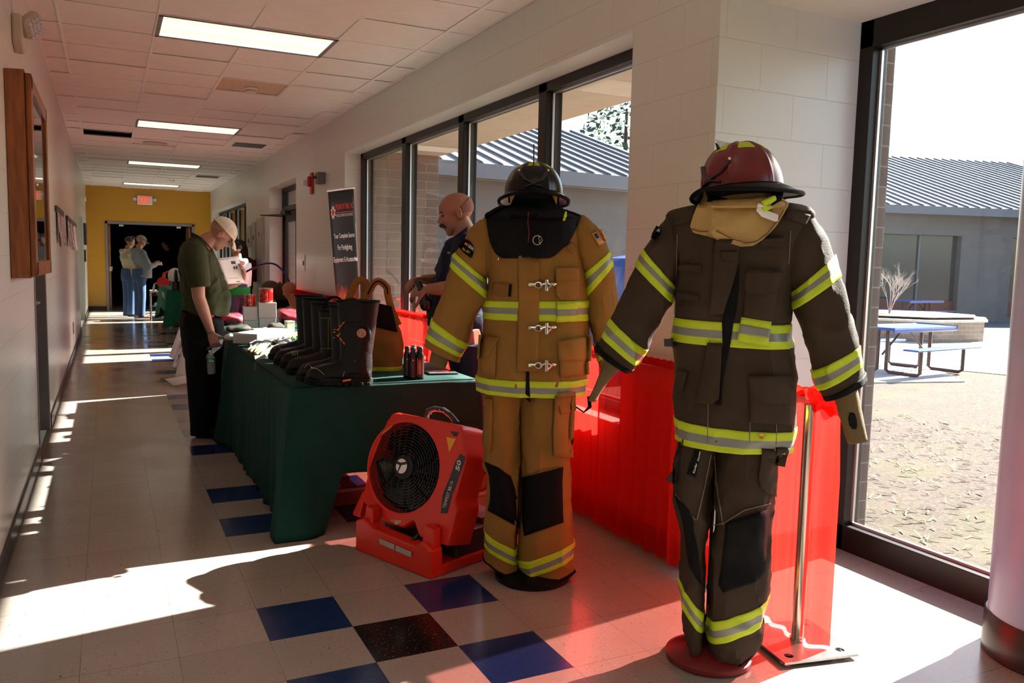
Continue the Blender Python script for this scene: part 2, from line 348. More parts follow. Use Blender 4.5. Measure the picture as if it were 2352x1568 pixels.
# --- window 1
def window(name, y0, y1, z0, z1, xf, muls, glassx, fw=.055, fd=.12, th=.06):
    g = G()
    g.box(xf, xf+fd, y0, y1, z0, z0+th); g.box(xf, xf+fd, y0, y1, z1-th, z1)
    g.box(xf, xf+fd, y0, y0+fw, z0, z1); g.box(xf, xf+fd, y1-fw, y1, z0, z1)
    ed = [y0+fw]
    for m in muls: g.box(xf, xf+fd, m-fw*.6, m+fw*.6, z0, z1); ed += [m-fw*.6, m+fw*.6]
    ed.append(y1-fw); o = struct(g.build(name, m_frame, smooth=0, bevel=.003))
    ga = G(); gg = G()
    for k in range(0, len(ed), 2):
        a, b = ed[k], ed[k+1]; gg.box(glassx, glassx+.006, a-.004, b+.004, z0+th-.004, z1-th+.004)
        for (q0, q1) in ((a, a+.012), (b-.012, b)): ga.box(glassx-.016, glassx-.002, q0, q1, z0+th, z1-th)
        ga.box(glassx-.016, glassx-.002, a, b, z0+th, z0+th+.012); ga.box(glassx-.016, glassx-.002, a, b, z1-th-.012, z1-th)
    ga.build('glazing_bead', m_alu, o, smooth=0); gg.build('glass_pane', m_glass, o, smooth=0); return o
window('window_1', .92, 6.5, .55, 2.55, 1.77, [2.21, 3.59, 5.01], 1.83, fw=.09)
window('window_2', 13.74, 19.4, .55, 2.47, 1.77, [15.2, 16.6, 18.0], 1.83, fw=.09)
# alcove window (floor to soffit)
o = window('window_3', -2.9, .262, 0.0, 2.553, 2.44, [-1.25], 2.505, fw=.075, fd=.10, th=.125)
# door in the right wall
g = G(); dx = 1.79
for b in ((dx, dx+.1, DR[1]-.07, DR[1], 0, DR[2]), (dx, dx+.1, DR[0], DR[0]+.07, 0, DR[2]), (dx, dx+.1, DR[0], DR[1], DR[2]-.06, DR[2]), (dx, dx+.1, DR[0], DR[1], 2.12, 2.2)): g.box(*b)
dfr = struct(g.build('door_1', m_frame, smooth=0, bevel=.003)); g = G()
ya, yb, ym = DR[0]+.07, DR[1]-.07, (DR[0]+DR[1])/2
for a, b in ((ya+.005, ym-.003), (ym+.003, yb-.005)):
    for q in ((dx+.02, dx+.065, a, b, .01, .20), (dx+.02, dx+.065, a, b, 1.95, 2.11), (dx+.02, dx+.065, a, a+.1, .01, 2.11), (dx+.02, dx+.065, b-.1, b, .01, 2.11)): g.box(*q)
g.build('door_leaf', m_frame, dfr, smooth=0, bevel=.003)
g = G(); g.box(dx+.04, dx+.046, ya, yb, .2, 1.95); g.box(dx+.04, dx+.046, ya, yb, 2.2, 2.44); g.build('glass_pane', m_glass, dfr, smooth=0)
g = G(); g.box(dx-.05, dx+.02, yb-.42, yb-.06, 2.06, 2.13); g.tube([(dx-.03, yb-.12, 2.045), (dx-.42, yb-.42, 2.03)], .011, 6); g.tube([(dx-.42, yb-.42, 2.03), (dx+.02, yb-.62, 2.06)], .009, 6)
g.build('door_closer', m_black, dfr, bevel=.003)
# left doors: steel frames and leaves in their recesses
def leftdoor(name, y0, y1, z1, dep, leaf):
    g = G()
    for b in ((XL-.14, XL+.006, y0-.05, y0, 0, z1+.05), (XL-.14, XL+.006, y1, y1+.05, 0, z1+.05), (XL-.14, XL+.006, y0-.05, y1+.05, z1, z1+.05)): g.box(*b)
    o = struct(g.build(name, m_steelp, smooth=0, bevel=.006))
    g = G(); g.box(XL-dep, XL-dep+.045, y0, y1, .005, z1); g.build('door_leaf', leaf, o, smooth=0)
    g = G(); g.cyl((XL-dep+.045, y1-.09, 1.0), (XL-dep+.1, y1-.09, 1.0), .012); g.tube([(XL-dep+.1, y1-.09, 1.0), (XL-dep+.1, y1-.2, 1.0)], .01, 8); g.build('door_handle', m_alu, o)
m_oak = mat('oak_wood', (.22, .050, .004), .4, bump=.15, bs=30, var=.35, vs=9, stretch=(6, 6, .6), col2=(.32, .09, .008), coat=.2)
m_oakd = mat('oak_door', (.14, .07, .04), .4, var=.2, stretch=(8, 8, .5))
leftdoor('door_2', 3.60, 4.61, 2.05, .14, m_oakd)
# end doorway frame with both leaves standing open into the dark room
g = G()
for b in ((EX[0]-.06, EX[0], YE-.02, YE+.22, 0, EX[2]+.06), (EX[1], EX[1]+.06, YE-.02, YE+.22, 0, EX[2]+.06), (EX[0]-.06, EX[1]+.06, YE-.02, YE+.22, EX[2], EX[2]+.06)): g.box(*b)
o = struct(g.build('door_3', m_steelp, smooth=0, bevel=.004))
m_oak2 = mat('door_edge_oak', (.36, .16, .06), .4, var=.2)
g = G(); g.box(EX[0]+.01, EX[0]+.055, YE+.22, YE+1.1, .01, EX[2]-.01); g.build('door_leaf', m_oak2, o, smooth=0)
g = G(); g.box(EX[1]-.055, EX[1]-.01, YE+.22, YE+1.1, .01, EX[2]-.01); g.build('door_leaf', m_oak2, o, smooth=0)
g = G(); g.box(EX[0]+.055, EX[0]+.09, YE+.3, YE+1.0, 1.0, 1.05); g.box(EX[0]+.01, EX[0]+.08, YE+.2, YE+.24, .95, 1.06); g.build('push_bar', m_alu, o)
g = G(); g.box(EX[0]+.25, EX[0]+.35, YE+.05, YE+.12, EX[2]-.05, EX[2]-.01); g.box(EX[1]-.35, EX[1]-.25, YE+.05, YE+.12, EX[2]-.05, EX[2]-.01); g.build('door_stop', m_white, o)
# recess in the left wall further down (plain back)
# round column in the foreground right
ccx, ccy, ccr = 2.243, -.958, .225
g = G(); g.lathe([(ccr, .15), (ccr, 2.556)], Matrix.Translation((ccx, ccy, 0)), 64); co = struct(g.build('trim_column', mat('column_sky_tint', (.25, .27, .42), .3), smooth=40))  # white column paint, tinted lavender to stand in for blue sky light
g = G(); g.lathe([(ccr+.004, 0), (ccr+.012, .006), (ccr+.010, .145), (ccr+.004, .152), (ccr-.02, .152)], Matrix.Translation((ccx, ccy, 0)), 64); g.build('column_base', mat('brown_rubber', (.03, .014, .012), .3), co, smooth=40)
# ------------------------------------------------------------------ ceiling things
m_lens = bpy.data.materials.new('lit_lens'); m_lens.use_nodes = True; _t = m_lens.node_tree; _b = _t.nodes['Principled BSDF']
_b.inputs['Base Color'].default_value = (.8, .8, .75, 1); _b.inputs['Emission Color'].default_value = (1, .96, .80, 1)
_tc = _t.nodes.new('ShaderNodeTexCoord'); _w = _t.nodes.new('ShaderNodeTexWave'); _w.wave_type = 'BANDS'; _w.bands_direction = 'Y'; _w.inputs['Scale'].default_value = 1.05; _w.inputs['Phase Offset'].default_value = 4.4
_t.links.new(_tc.outputs['Object'], _w.inputs[0]); _m = _t.nodes.new('ShaderNodeMapRange'); _m.inputs[3].default_value = .44; _m.inputs[4].default_value = .54; _t.links.new(_w.outputs[1], _m.inputs[0]); _t.links.new(_m.outputs[0], _b.inputs['Emission Strength'])
def ceiling_light(j, label):
    ya = CY0+j*CS; yb = ya+CS; xa, xb = GX[2], GX[4]
    t = thing('ceiling_light', label, 'ceiling light', ((xa+xb)/2, (ya+yb)/2, H), 'lit fluorescent troffers in the ceiling grid')
    g = G(); w_ = .028
    for b in ((xa, xb, ya, ya+w_), (xa, xb, yb-w_, yb), (xa, xa+w_, ya, yb), (xb-w_, xb, ya, yb)): g.box(b[0], b[1], b[2], b[3], H-.007, H+.06)
    g.box(xa, xb, ya, yb, H+.06, H+.1); g.build('housing', m_steelp, t, smooth=0, bevel=.002)
    g = G(); g.box(xa+w_, xb-w_, ya+w_, yb-w_, H-.002, H+.01); o = g.build('diffuser', m_lens, t, smooth=0)
    for q in o.data.vertices: q.co -= V(((xa+xb)/2, (ya+yb)/2, H))
    o.location = ((xa+xb)/2, (ya+yb)/2, H)
    return t
ceiling_light(0, 'largest and nearest lit ceiling light, above the front of the corridor')
ceiling_light(8, 'second lit ceiling light down the corridor, beside the open black panel')
ceiling_light(16, 'third lit ceiling light down the corridor')
ceiling_light(24, 'farthest lit ceiling light, closest to the yellow end wall')
ceiling_light(-8, 'lit ceiling light behind the viewer').__setitem__('group', 'lit fluorescent troffers in the ceiling grid')
ya = CY0+10*CS; g = G(); g.box(GX[1]+.012, GX[2]-.012, ya+.012, ya+CS-.012, H+.05, H+.07)
tag(g.build('ceiling_opening_panel', m_black, smooth=0), 'black open rectangle in the ceiling grid where a tile is missing', 'ceiling panel')
t = thing('smoke_detector', 'white round smoke detector on the stained ceiling tile', 'smoke detector', (.472, 5.72, H)); M = Matrix.Translation((.472, 5.72, H))
G().lathe([(.062, 0), (.062, -.012), (.05, -.018)], M, 28).build('mounting_base', m_white, t)
G().lathe([(.045, -.018), (.05, -.024), (.046, -.04), (.0, -.05)], M, 28).build('sensor_head', mat('aged_white', (.6, .56, .48), .5), t)
G().lathe([(.048, -.0235), (.0505, -.026), (.048, -.0285)], M, 28).build('vent_ring', m_black, t)
M = Matrix.Translation((-.141, 10.55, H)); t = thing('ceiling_speaker', 'round tan speaker grille in the ceiling past the black panel', 'speaker', (-.141, 10.55, H))
G().lathe([(.165, 0), (.16, -.008), (.145, -.01)], M, 32).build('rim', mat('tan_metal', (.5, .42, .30), .5), t)
G().lathe([(.145, -.009), (.0, -.009)], M, 32).build('grille', mat('tan_mesh', (.42, .36, .26), .7, bump=1, bs=200), t)
def vent(i, j, label):
    xa, xb, ya = GX[i], GX[i+1], CY0+j*CS; yb = ya+CS
    t = thing('ceiling_vent', label, 'air vent', ((xa+xb)/2, (ya+yb)/2, H), 'square air vents in the ceiling'); g = G()
    g.box(xa+.012, xb-.012, ya+.012, yb-.012, H-.006, H-.004); g.build('face_plate', m_tbar, t, smooth=0)
    g = G()
    for k, s_ in enumerate((.2, .14, .08)): g.box(xa+s_-.02+.03, xb-s_-.01, ya+s_, yb-s_, H-.007-.002*k, H-.006-.002*k, mi=k % 2)
    g.build('louvre', [m_black, m_tbar], t, smooth=0)
vent(4, 10, 'square air vent in the ceiling to the right of the speaker grille'); vent(4, 19, 'far square air vent in the ceiling near the yellow end wall')
t = thing('smoke_detector', 'small far smoke detector just before the yellow wall', 'smoke detector', (.49, 16.7, H)); M = Matrix.Translation((.49, 16.7, H))
G().lathe([(.06, 0), (.055, -.03), (.0, -.045)], M, 20).build('sensor_head', m_white, t)
# exit sign on the end wall
t = thing('exit_sign', 'white EXIT sign with red letters on the yellow wall', 'exit sign', (.067, YE, 2.70))
g = G(); g.box(-.115, .235, YE-.07, YE, 2.59, 2.81); g.build('housing', m_white, t, smooth=0, bevel=.02)
m_red_em = mat('lit_red_letters', (.7, .03, .02), .5, emit=(1, .05, .02), es=.5)
text('lettering', 'EXIT', (-.065, YE-.074, 2.62), (.25, 0, 0), (0, 0, .16), m_red_em, t, bold=.02)
for sx in (-.165, .285):
    G().lathe([(.0, .03), (.03, .028), (.045, 0), (.02, -.03)], Matrix.Translation((sx, YE-.05, 2.72)) @ Matrix.Rotation(radians(90), 4, 'X'), 20).build('lamp_head', mat('clear_lens', (.6, .62, .68), .2), t)
# emergency light on the left wall
t = thing('emergency_light', 'beige emergency light unit high on the left wall', 'emergency light', (XL, 2.95, 2.6))
C0 = on('x', XL, 40, 72); g = G(); g.prism([(XL, 2.62, 2.65), (XL, 2.9, 2.67), (XL, 2.92, 2.53), (XL, 2.78, 2.47), (XL, 2.63, 2.50)], (.05, 0, 0)); g.build('housing', mat('beige_plastic', (.55, .48, .38), .5), t, bevel=.012)
Mh = Matrix.Translation((XL+.085, 2.72, 2.62)) @ Matrix.Rotation(radians(62), 4, 'Z') @ Matrix.Rotation(radians(20), 4, 'X') @ Matrix.Rotation(radians(45), 4, 'Y')
g = G(); g.box(-.06, .06, -.03, .03, -.06, .06, Mh); hd = g.build('lamp_head', mat('beige_plastic', (.55, .48, .38), .5), t, bevel=.02)
g = G()
for a in range(4):
    for b in range(4): g.ell((Mh @ V((-.042+.028*a, -.031, -.042+.028*b))), (.011, .011, .011), n=10, m=6)
g.build('led_lens', mat('clear_lens', (.6, .62, .68), .2), hd)
g = G(); g.tube([(XL+.03, 2.74, 2.58), (XL+.08, 2.73, 2.61)], .02, 12); g.build('swivel', mat('beige_plastic', (.55, .48, .38), .5), t)
# oak display cabinet on the left wall
cx0, cx1, cy0, cy1, cz0, cz1 = XL+.002, XL+.085, 2.15, 3.36, 1.25, 2.27
t = thing('display_cabinet', 'shallow oak display cabinet with a glass door on the left wall', 'cabinet', (XL, 2.75, 1.25))
g = G()
for b in ((cx0, cx1, cy0, cy0+.02, cz0, cz1), (cx0, cx1, cy1-.02, cy1, cz0, cz1), (cx0, cx1, cy0, cy1, cz0, cz0+.02), (cx0, cx1, cy0, cy1, cz1-.02, cz1), (cx0, cx0+.01, cy0, cy1, cz0, cz1)): g.box(*b)
g.build('case', m_oak, t, smooth=0, bevel=.003)
g = G(); w_ = .075
for b in ((cx1, cx1+.03, cy0+.02, cy0+.02+w_, cz0+.01, cz1-.01), (cx1, cx1+.03, cy1-.02-w_, cy1-.02, cz0+.01, cz1-.01), (cx1, cx1+.03, cy0+.02, cy1-.02, cz0+.01, cz0+.01+w_), (cx1, cx1+.03, cy0+.02, cy1-.02, cz1-.01-w_, cz1-.01)): g.box(*b)
dr_ = g.build('door', m_oak, t, smooth=0, bevel=.006)
g = G(); g.box(cx1+.012, cx1+.016, cy0+.09, cy1-.09, cz0+.08, cz1-.08)
g.build('glass', mat('dark_cabinet_glass', (.012, .011, .012), .03, spec=1.0), dr_, smooth=0)
g = G(); g.ell((cx1+.036, cy0+.06, 1.72), (.008, .008, .008)); g.build('lock', m_alu, dr_)
g = G(); g.box(cx1+.031, cx1+.033, cy0+.62, cy0+.72, cz0+.03, cz0+.055); g.build('name_plate', mat('brass', (.45, .25, .06), .3, metal=.8), dr_)
# notice rails with papers on the left wall
m_paper = mat('white_paper', (.78, .77, .74), .7); m_rail = mat('dark_rail', (.04, .04, .05), .4)
papc = [mat('flyer_blue', (.12, .14, .4), .6, var=.9, vs=30, col2=(.8, .8, .8)), mat('flyer_pink', (.5, .12, .2), .6, var=.8, vs=26, col2=(.8, .75, .7)), m_paper]
def rail(y0, y1, z, label, ps):
    t = thing('notice_rail', label, 'notice rail', (XL, (y0+y1)/2, z)); g = G(); g.box(XL, XL+.025, y0, y1, z-.035, z+.02); g.build('rail', m_rail, t, bevel=.004)
    for k, (a, b, h_, mi) in enumerate(ps):
        o = G().grid(lambda u, v: V((XL+.014+.03*v*v+.006*sin(u*7+k), a+(b-a)*u, z-.02-h_*v)), 6, 8).build('flyer', papc[mi], None, solid=.0015)
        tag(o, label.replace('dark rail', 'paper flyer hanging').split(' with')[0]+', '+('first', 'second', 'third')[k]+' from the viewer', 'flyer', 'paper flyers hung on the left wall rails')
rail(6.24, 7.55, 1.80, 'dark rail on the left wall nearer the viewer with hanging flyers', [(6.4, 6.75, .30, 0), (6.85, 7.35, .33, 1)])
rail(8.5, 11.6, 1.80, 'dark rail on the left wall farther down with hanging flyers', [(8.6, 9.2, .33, 0), (9.4, 10.0, .33, 1), (10.3, 11.3, .36, 2)])
g = G(); g.box(XL, XL+.05, 16.75, 17.6, 1.55, 2.0, None); tag(g.build('notice_board', m_rail, bevel=.004), 'dark notice board on the left wall past the recess', 'notice board')
g = G(); g.box(XL, XL+.03, 16.8, 17.3, 1.2, 1.45, None); tag(g.build('notice_board', m_rail, bevel=.004), 'small dark board under the notice board at the far left', 'notice board')
g = G(); g.box(XL, XL+.012, 9.75, 9.88, .3, .45); o = g.build('wall_outlet', m_steelp, bevel=.003); tag(o, 'dark outlet plate low on the left wall', 'outlet')
g = G(); g.box(XL, XL+.05, 17.6, 17.8, 2.5, 2.6); tag(g.build('wall_sensor', m_white, bevel=.01), 'small pale box high on the far left wall', 'wall box')
# fire alarm, strobe and socket on the right wall
m_redp = mat('red_plastic', (.5, .02, .015), .35)
t = thing('fire_alarm_horn', 'red fire alarm horn strobe on the right wall', 'fire alarm', (XR, 8.1, 2.33))
g = G(); g.box(XR-.03, XR, 8.02, 8.14, 2.2, 2.47); g.box(XR-.07, XR-.03, 8.04, 8.12, 2.29, 2.42); g.build('body', m_redp, t, bevel=.008)
g = G(); g.box(XR-.12, XR-.07, 8.05, 8.11, 2.30, 2.37); g.build('strobe_lens', mat('clear_lens', (.6, .62, .68), .2), t, bevel=.01)
t = thing('wall_camera', 'grey box beside the red fire alarm on the right wall', 'wall box', (XR, 7.48, 2.34))
g = G(); g.box(XR-.09, XR, 7.40, 7.56, 2.28, 2.42); g.build('body', mat('grey_plastic', (.14, .14, .13), .5), t, bevel=.01)
g = G(); g.tube([(XR-.09, 7.48, 2.36), (XR-.14, 7.49, 2.35)], [.02, .012], 10); g.build('lens', m_black, t)
t = thing('wall_switch', 'white switch plate on the right wall left of the banner', 'switch', (XR, 8.6, 1.3)); g = G(); g.box(XR-.01, XR, 8.54, 8.66, 1.2, 1.42); g.build('plate', m_white, t, bevel=.003)
g = G(); g.box(XR-.018, XR-.01, 8.58, 8.62, 1.28, 1.34); g.build('toggle', m_black, t)
m_panel = mat('grey_panel', (.42, .41, .38), .4, metal=.2)
for k, (a, b, z0, z1, lb) in enumerate(((13.0, 13.45, 1.55, 1.95, 'small grey electrical panel nearest the far window'), (12.45, 12.9, 1.0, 2.0, 'middle grey electrical panel on the right wall'), (11.75, 12.35, .9, 2.05, 'grey electrical panel nearest the door'))):
    t = thing('electrical_panel', lb, 'electrical panel', (XR, (a+b)/2, z0), 'grey electrical panels on the right wall')
    g = G(); g.box(XR-.03, XR-.002, a, b, z0, z1); g.build('cabinet_box', m_panel, t, bevel=.004); g = G(); g.box(XR-.036, XR-.03, a+.02, b-.02, z0+.02, z1-.02); dd = g.build('door', m_panel, t, bevel=.003)
    g = G(); g.box(XR-.045, XR-.036, (a+b)/2-.02, (a+b)/2+.02, z1-.32, z1-.24); g.build('latch', [m_black, m_black, m_redp][k], dd)
# ================================================================== OUTSIDE
GZ = -.30
m_brick_y = blockmat('courtyard_brick_y', (.22, .165, .135), 'X', bw=.30, bh=.10, mort=.006, mcol=(.36, .31, .27), rough=.9, varc=.14, grain=.4)
m_brick_x = blockmat('courtyard_brick_x', (.22, .165, .135), 'Y', bw=.30, bh=.10, mort=.006, mcol=(.36, .31, .27), rough=.9, varc=.14, grain=.4)
m_cblock = blockmat('courtyard_block', (.15, .14, .135), 'X', bw=.406, bh=.203, mort=.004, rough=.9, varc=.05)
m_soffit = mat('soffit_panel', (.62, .56, .44), .7)
m_fascia = mat('grey_fascia', (.14, .15, .17), .5)
m_roof = mat('pale_metal_roof', (.62, .64, .68), .35, metal=.2)
m_seam = mat('roof_seam', (.07, .08, .09), .5)
m_conc = mat('concrete_paving', (.42, .40, .37), .85, bump=.1, var=.08)
m_shade = mat('dark_outdoor_wall', (.04, .035, .03), .8)
# lawn strewn with leaf litter
m = bpy.data.materials.new('leaf_litter_lawn'); m.use_nodes = True; t = m.node_tree; b = t.nodes['Principled BSDF']; L = t.links.new; N = t.nodes.new
gg = N('ShaderNodeNewGeometry'); n1 = N('ShaderNodeTexNoise'); n1.inputs['Scale'].default_value = 28; n1.inputs['Detail'].default_value = 8; n1.inputs['Roughness'].default_value = .75; L(gg.outputs['Position'], n1.inputs[0])
r1 = N('ShaderNodeValToRGB'); L(n1.outputs[0], r1.inputs[0]); e = r1.color_ramp.elements; e[0].position = .36; e[0].color = (.03, .02, .012, 1); e[1].position = .66; e[1].color = (.13, .085, .058, 1); q = e.new(.5); q.color = (.055, .031, .018, 1)
n2 = N('ShaderNodeTexNoise'); n2.inputs['Scale'].default_value = 1.3; L(gg.outputs['Position'], n2.inputs[0]); r2 = N('ShaderNodeMapRange'); r2.inputs[1].default_value = .5; r2.inputs[2].default_value = .7; r2.inputs[4].default_value = .6; L(n2.outputs[0], r2.inputs[0])
mx = N('ShaderNodeMix'); mx.data_type = 'RGBA'; L(r2.outputs[0], mx.inputs[0]); L(r1.outputs[0], mx.inputs[6]); mx.inputs[7].default_value = (.075, .065, .02, 1); L(mx.outputs[2], b.inputs['Base Color']); b.inputs['Roughness'].default_value = .95
bp = N('ShaderNodeBump'); bp.inputs['Strength'].default_value = 1; bp.inputs['Distance'].default_value = .03; L(n1.outputs[0], bp.inputs['Height']); L(bp.outputs[0], b.inputs['Normal']); m_lawn = m
g = G(); g.add([(1.9, -30, GZ), (60, -30, GZ), (60, 50, GZ), (1.9, 50, GZ)], [(0, 1, 2, 3)]); g.add([(2.6, -3, GZ), (1.9, -3, GZ), (1.9, -30, GZ), (2.6, -30, GZ)], [(0, 1, 2, 3)])
struct(g.build('floor_lawn', m_lawn, smooth=0))
g = G(); rn = random.Random(5)
for k in range(9000):
    a = rn.uniform(2.9, 14); bb_ = rn.uniform(-2.5, 9); 
    if (a > 7.6 and bb_ > 3.0+ (a-7.6)*.05) or bb_ > 6.3: continue
    an = rn.uniform(0, pi); l = rn.uniform(.03, .08); w_ = .008; h_ = rn.uniform(.004, .03)
    dx_, dy_ = cos(an)*l/2, sin(an)*l/2
    g.add([(a-dx_, bb_-dy_, GZ+.004), (a+dx_, bb_+dy_, GZ+h_), (a+dx_-dy_*.3, bb_+dy_+dx_*.3, GZ+h_+.004), (a-dx_-dy_*.3, bb_-dy_+dx_*.3, GZ+.008)], [(0, 1, 2, 3)], rn.randrange(3))
o = g.build('dry_grass', [mat('straw_pale', (.24, .15, .09), .9), mat('straw_brown', (.14, .085, .05), .9), mat('grass_green', (.10, .12, .03), .9)], smooth=0, recalc=False)
tag(o, 'dry straw and grass blades scattered over the courtyard lawn', 'grass', kind='stuff')
# brick fins and overhang along window 1
struct(boxes('wall_fin_near', [(1.90, 2.70, .275, .92, GZ, 3.2)], m_brick_y))
struct(boxes('wall_fin_far', [(1.90, 2.70, 6.50, 7.1, GZ, 3.2)], m_brick_y))
struct(boxes('wall_outside', [(1.901, 1.93, .93, 6.5, GZ, .54), (1.901, 1.93, 7.1, DR[0]-.02, GZ, 3), (1.901, 1.93, DR[1], 13.74, GZ, 3), (1.901, 1.93, 19.4, 24, GZ, 3)], m_brick_x))
struct(boxes('wall_fin_door', [(1.90, 2.70, 11.5, 12.2, GZ, 3.2)], m_brick_y))
struct(boxes('ceiling_overhang', [(1.90, 2.72, .92, 24, 2.60, 2.7)], m_soffit))
struct(boxes('trim_fascia', [(2.72, 2.78, -3, 24, 2.62, 2.95)], m_soffit))
struct(boxes('ceiling_overhang_roof', [(1.7, 2.78, -5, 24, 3.21, 3.25)], m_fascia))
# far classroom wings: walls, eaves, standing seam roofs
def wing(name, P0, P1, eave, roofh, back, band=None, nseam=30, lab=''):
    """wall from ground point P0 to P1 facing the courtyard"""
    P0 = V(P0); P1 = V(P1); d = (P1-P0); L_ = d.length; d.normalize(); nb = V((-d.y, d.x, 0))
    if nb.dot(P0-CAMP) < 0: nb = -nb
    t = thing('classroom_wing', lab, 'building', (P0+P1)/2); W = Matrix(((d.x, nb.x, 0, P0.x), (d.y, nb.y, 0, P0.y), (0, 0, 1, 0), (0, 0, 0, 1)))
    g = G(); 
    if band:
        z0, z1, segs = band; g.box(0, L_, 0, .3, GZ, z0, W); g.box(0, L_, 0, .3, z1, eave, W); xs = [0]+[q for s in segs for q in s]+[L_]
        for k in range(0, len(xs), 2): g.box(xs[k], xs[k+1], 0, .3, z0, z1, W)
    else: g.box(0, L_, 0, .3, GZ, eave, W)
    g.build('wall', m_cblock, t, smooth=0)
    if band:
        for s in segs:
            g = G(); g.box(s[0], s[1], .22, .26, z0, z1, W); pn = g.build('window', mat('far_dark_glass', (.05, .055, .06), .08, spec=.8), t, smooth=0)
            g = G(); g.box(s[0], s[1], .18, .22, z0, z0+.5, W); g.build('window_panel', mat('rust_panel', (.16, .05, .03), .6), pn, smooth=0)
            g = G(); k = s[0]
            while k < s[1]:
                g = G(); g.box(k, k+.05, .16, .22, z0, z1, W); k += 1.6; g.build('mullion', m_fascia, pn, smooth=0)
    g = G(); g.box(-.3, L_+.3, -.55, -.35, eave-.05, eave+.22, W); g.build('eave_gutter', m_fascia, t, smooth=0)
    g = G(); g.box(-.3, L_+.3, -.4, 0.05, eave-.02, eave+.02, W); g.build('eave_soffit', m_soffit, t, smooth=0)
    g = G(); q = [W @ V(v_) for v_ in ((-.3, -.5, eave+.2), (L_+.3, -.5, eave+.2), (L_+.3, back, eave+.2+roofh), (-.3, back, eave+.2+roofh))]
    g.add(q+[a-V((0, 0, .08)) for a in q], [(0, 1, 2, 3), (7, 6, 5, 4), (0, 4, 5, 1), (1, 5, 6, 2), (2, 6, 7, 3), (3, 7, 4, 0)]); rf = g.build('roof', m_roof, t, smooth=0)
    g = G(); k = -.2
    while k < L_+.3:
        a = W @ V((k, -.5, eave+.2)); b = W @ V((k, back, eave+.2+roofh)); g.tube([a+V((0, 0, .03)), b+V((0, 0, .03))], .028, 4, caps=True); k += .42
    g.build('seam', m_seam, rf, smooth=0)
    return t
e0, e1, e2 = on('z', 3.0, 960, 392), on('z', 3.0, 1530, 440), on('z', 3.0, 2040, 492)
A = V((e0.x, e0.y, 0)); B = V((e1.x, e1.y, 0)); 
wing('left', A, A+(B-A)*1.12, 2.95, 1.75, 4.6, lab='pale block classroom wing with striped metal roof seen through the corridor windows')
C1 = on('z', GZ, 1990, 737); D1 = on('z', GZ, 2700, 744); Lr = (D1-C1).length
wing('right', V((C1.x, C1.y, 0)), V((D1.x, D1.y, 0)), 3.32, 2.9, 8.5, (-.1, 2.62, [(.3, 3.4), (5.4, 11.0)]), lab='classroom wing with dark windows seen through the tall right window')
g = G()
for k in range(60):
    pass
# concrete apron and far asphalt
g = G(); q = [on('z', GZ, *p_) for p_ in ((1700, 880), (2185, 850), (2420, 872), (2700, 900), (2700, 770), (2245, 738), (1700, 745))]
g.prism([V((a.x, a.y, GZ+.001)) for a in q], (0, 0, .012)); struct(g.build('floor_concrete', m_conc, smooth=0))
g = G(); q = [on('z', GZ, *p_) for p_ in ((1900, 882), (2215, 878), (2140, 846), (1900, 850))]
g.prism([V((a.x, a.y, GZ+.001)) for a in q], (0, 0, .02)); struct(g.build('floor_table_pad', m_conc, smooth=0))
g = G(); q = [on('z', GZ, *p_) for p_ in ((2244, 762), (2800, 800), (2800, 738), (2236, 735))]
g.prism([V((a.x, a.y, GZ+.012)) for a in q], (0, 0, .01)); struct(g.build('floor_asphalt', mat('asphalt', (.09, .10, .12), .9), smooth=0))
# planter ring
c0 = on('z', GZ, 2100, 800); pc = on('z', GZ, 2062, 772); 
t = thing('raised_planter', 'raised brick planter filled with bark mulch in the courtyard', 'planter', (pc.x, pc.y, GZ))
R_ = 1.85; hp = .50; pts = [(pc.x+.2+R_*cos(a)*1.15, pc.y+R_*sin(a), GZ) for a in [2*pi*k/8+.3 for k in range(8)]]
g = G(); g.prism(pts, (0, 0, hp)); g.build('wall_ring', m_brick_y, t, smooth=0)
cpt = V((pc.x+.2, pc.y, 0)); g = G(); g.prism([cpt.lerp(V(p_), 1.04)+V((0, 0, hp)) for p_ in [(a[0], a[1], GZ) for a in pts]], (0, 0, .05)); g.build('coping', m_conc, t, smooth=0)
g = G(); g.prism([cpt.lerp(V(p_), .9)+V((0, 0, hp+.052)) for p_ in pts], (0, 0, .015)); g.build('mulch', mat('bark_mulch', (.16, .09, .07), .95, bump=1, bs=20, var=.6, vs=15), t, smooth=0)
# bare bush in the planter
def bush(base, h, n, label, seed):
    rn = random.Random(seed); g = G()
    def br(p, d, l, r, k):
        q = p+d*l; g.tube([p, q], [r, r*.6], 4)
        if k:
            for _ in range(3):
                dd = (d+V((rn.uniform(-.6, .6), rn.uniform(-.6, .6), rn.uniform(-.1, .5)))).normalized(); br(p.lerp(q, rn.uniform(.5, 1)), dd, l*.62, r*.55, k-1)
    for _ in range(n): br(V(base), V((rn.uniform(-.5, .5), rn.uniform(-.5, .5), 1)).normalized(), h*.42, .012, 4)
    o = g.build('bare_bush', mat('grey_twig', (.45, .40, .36), .9), smooth=0); return tag(o, label, 'bush')
bb2 = on('y', pc.y, 2048, 725); bush((bb2.x-.1, pc.y, GZ+hp+.07), 1.5, 6, 'leafless twiggy bush in the courtyard planter', 4)
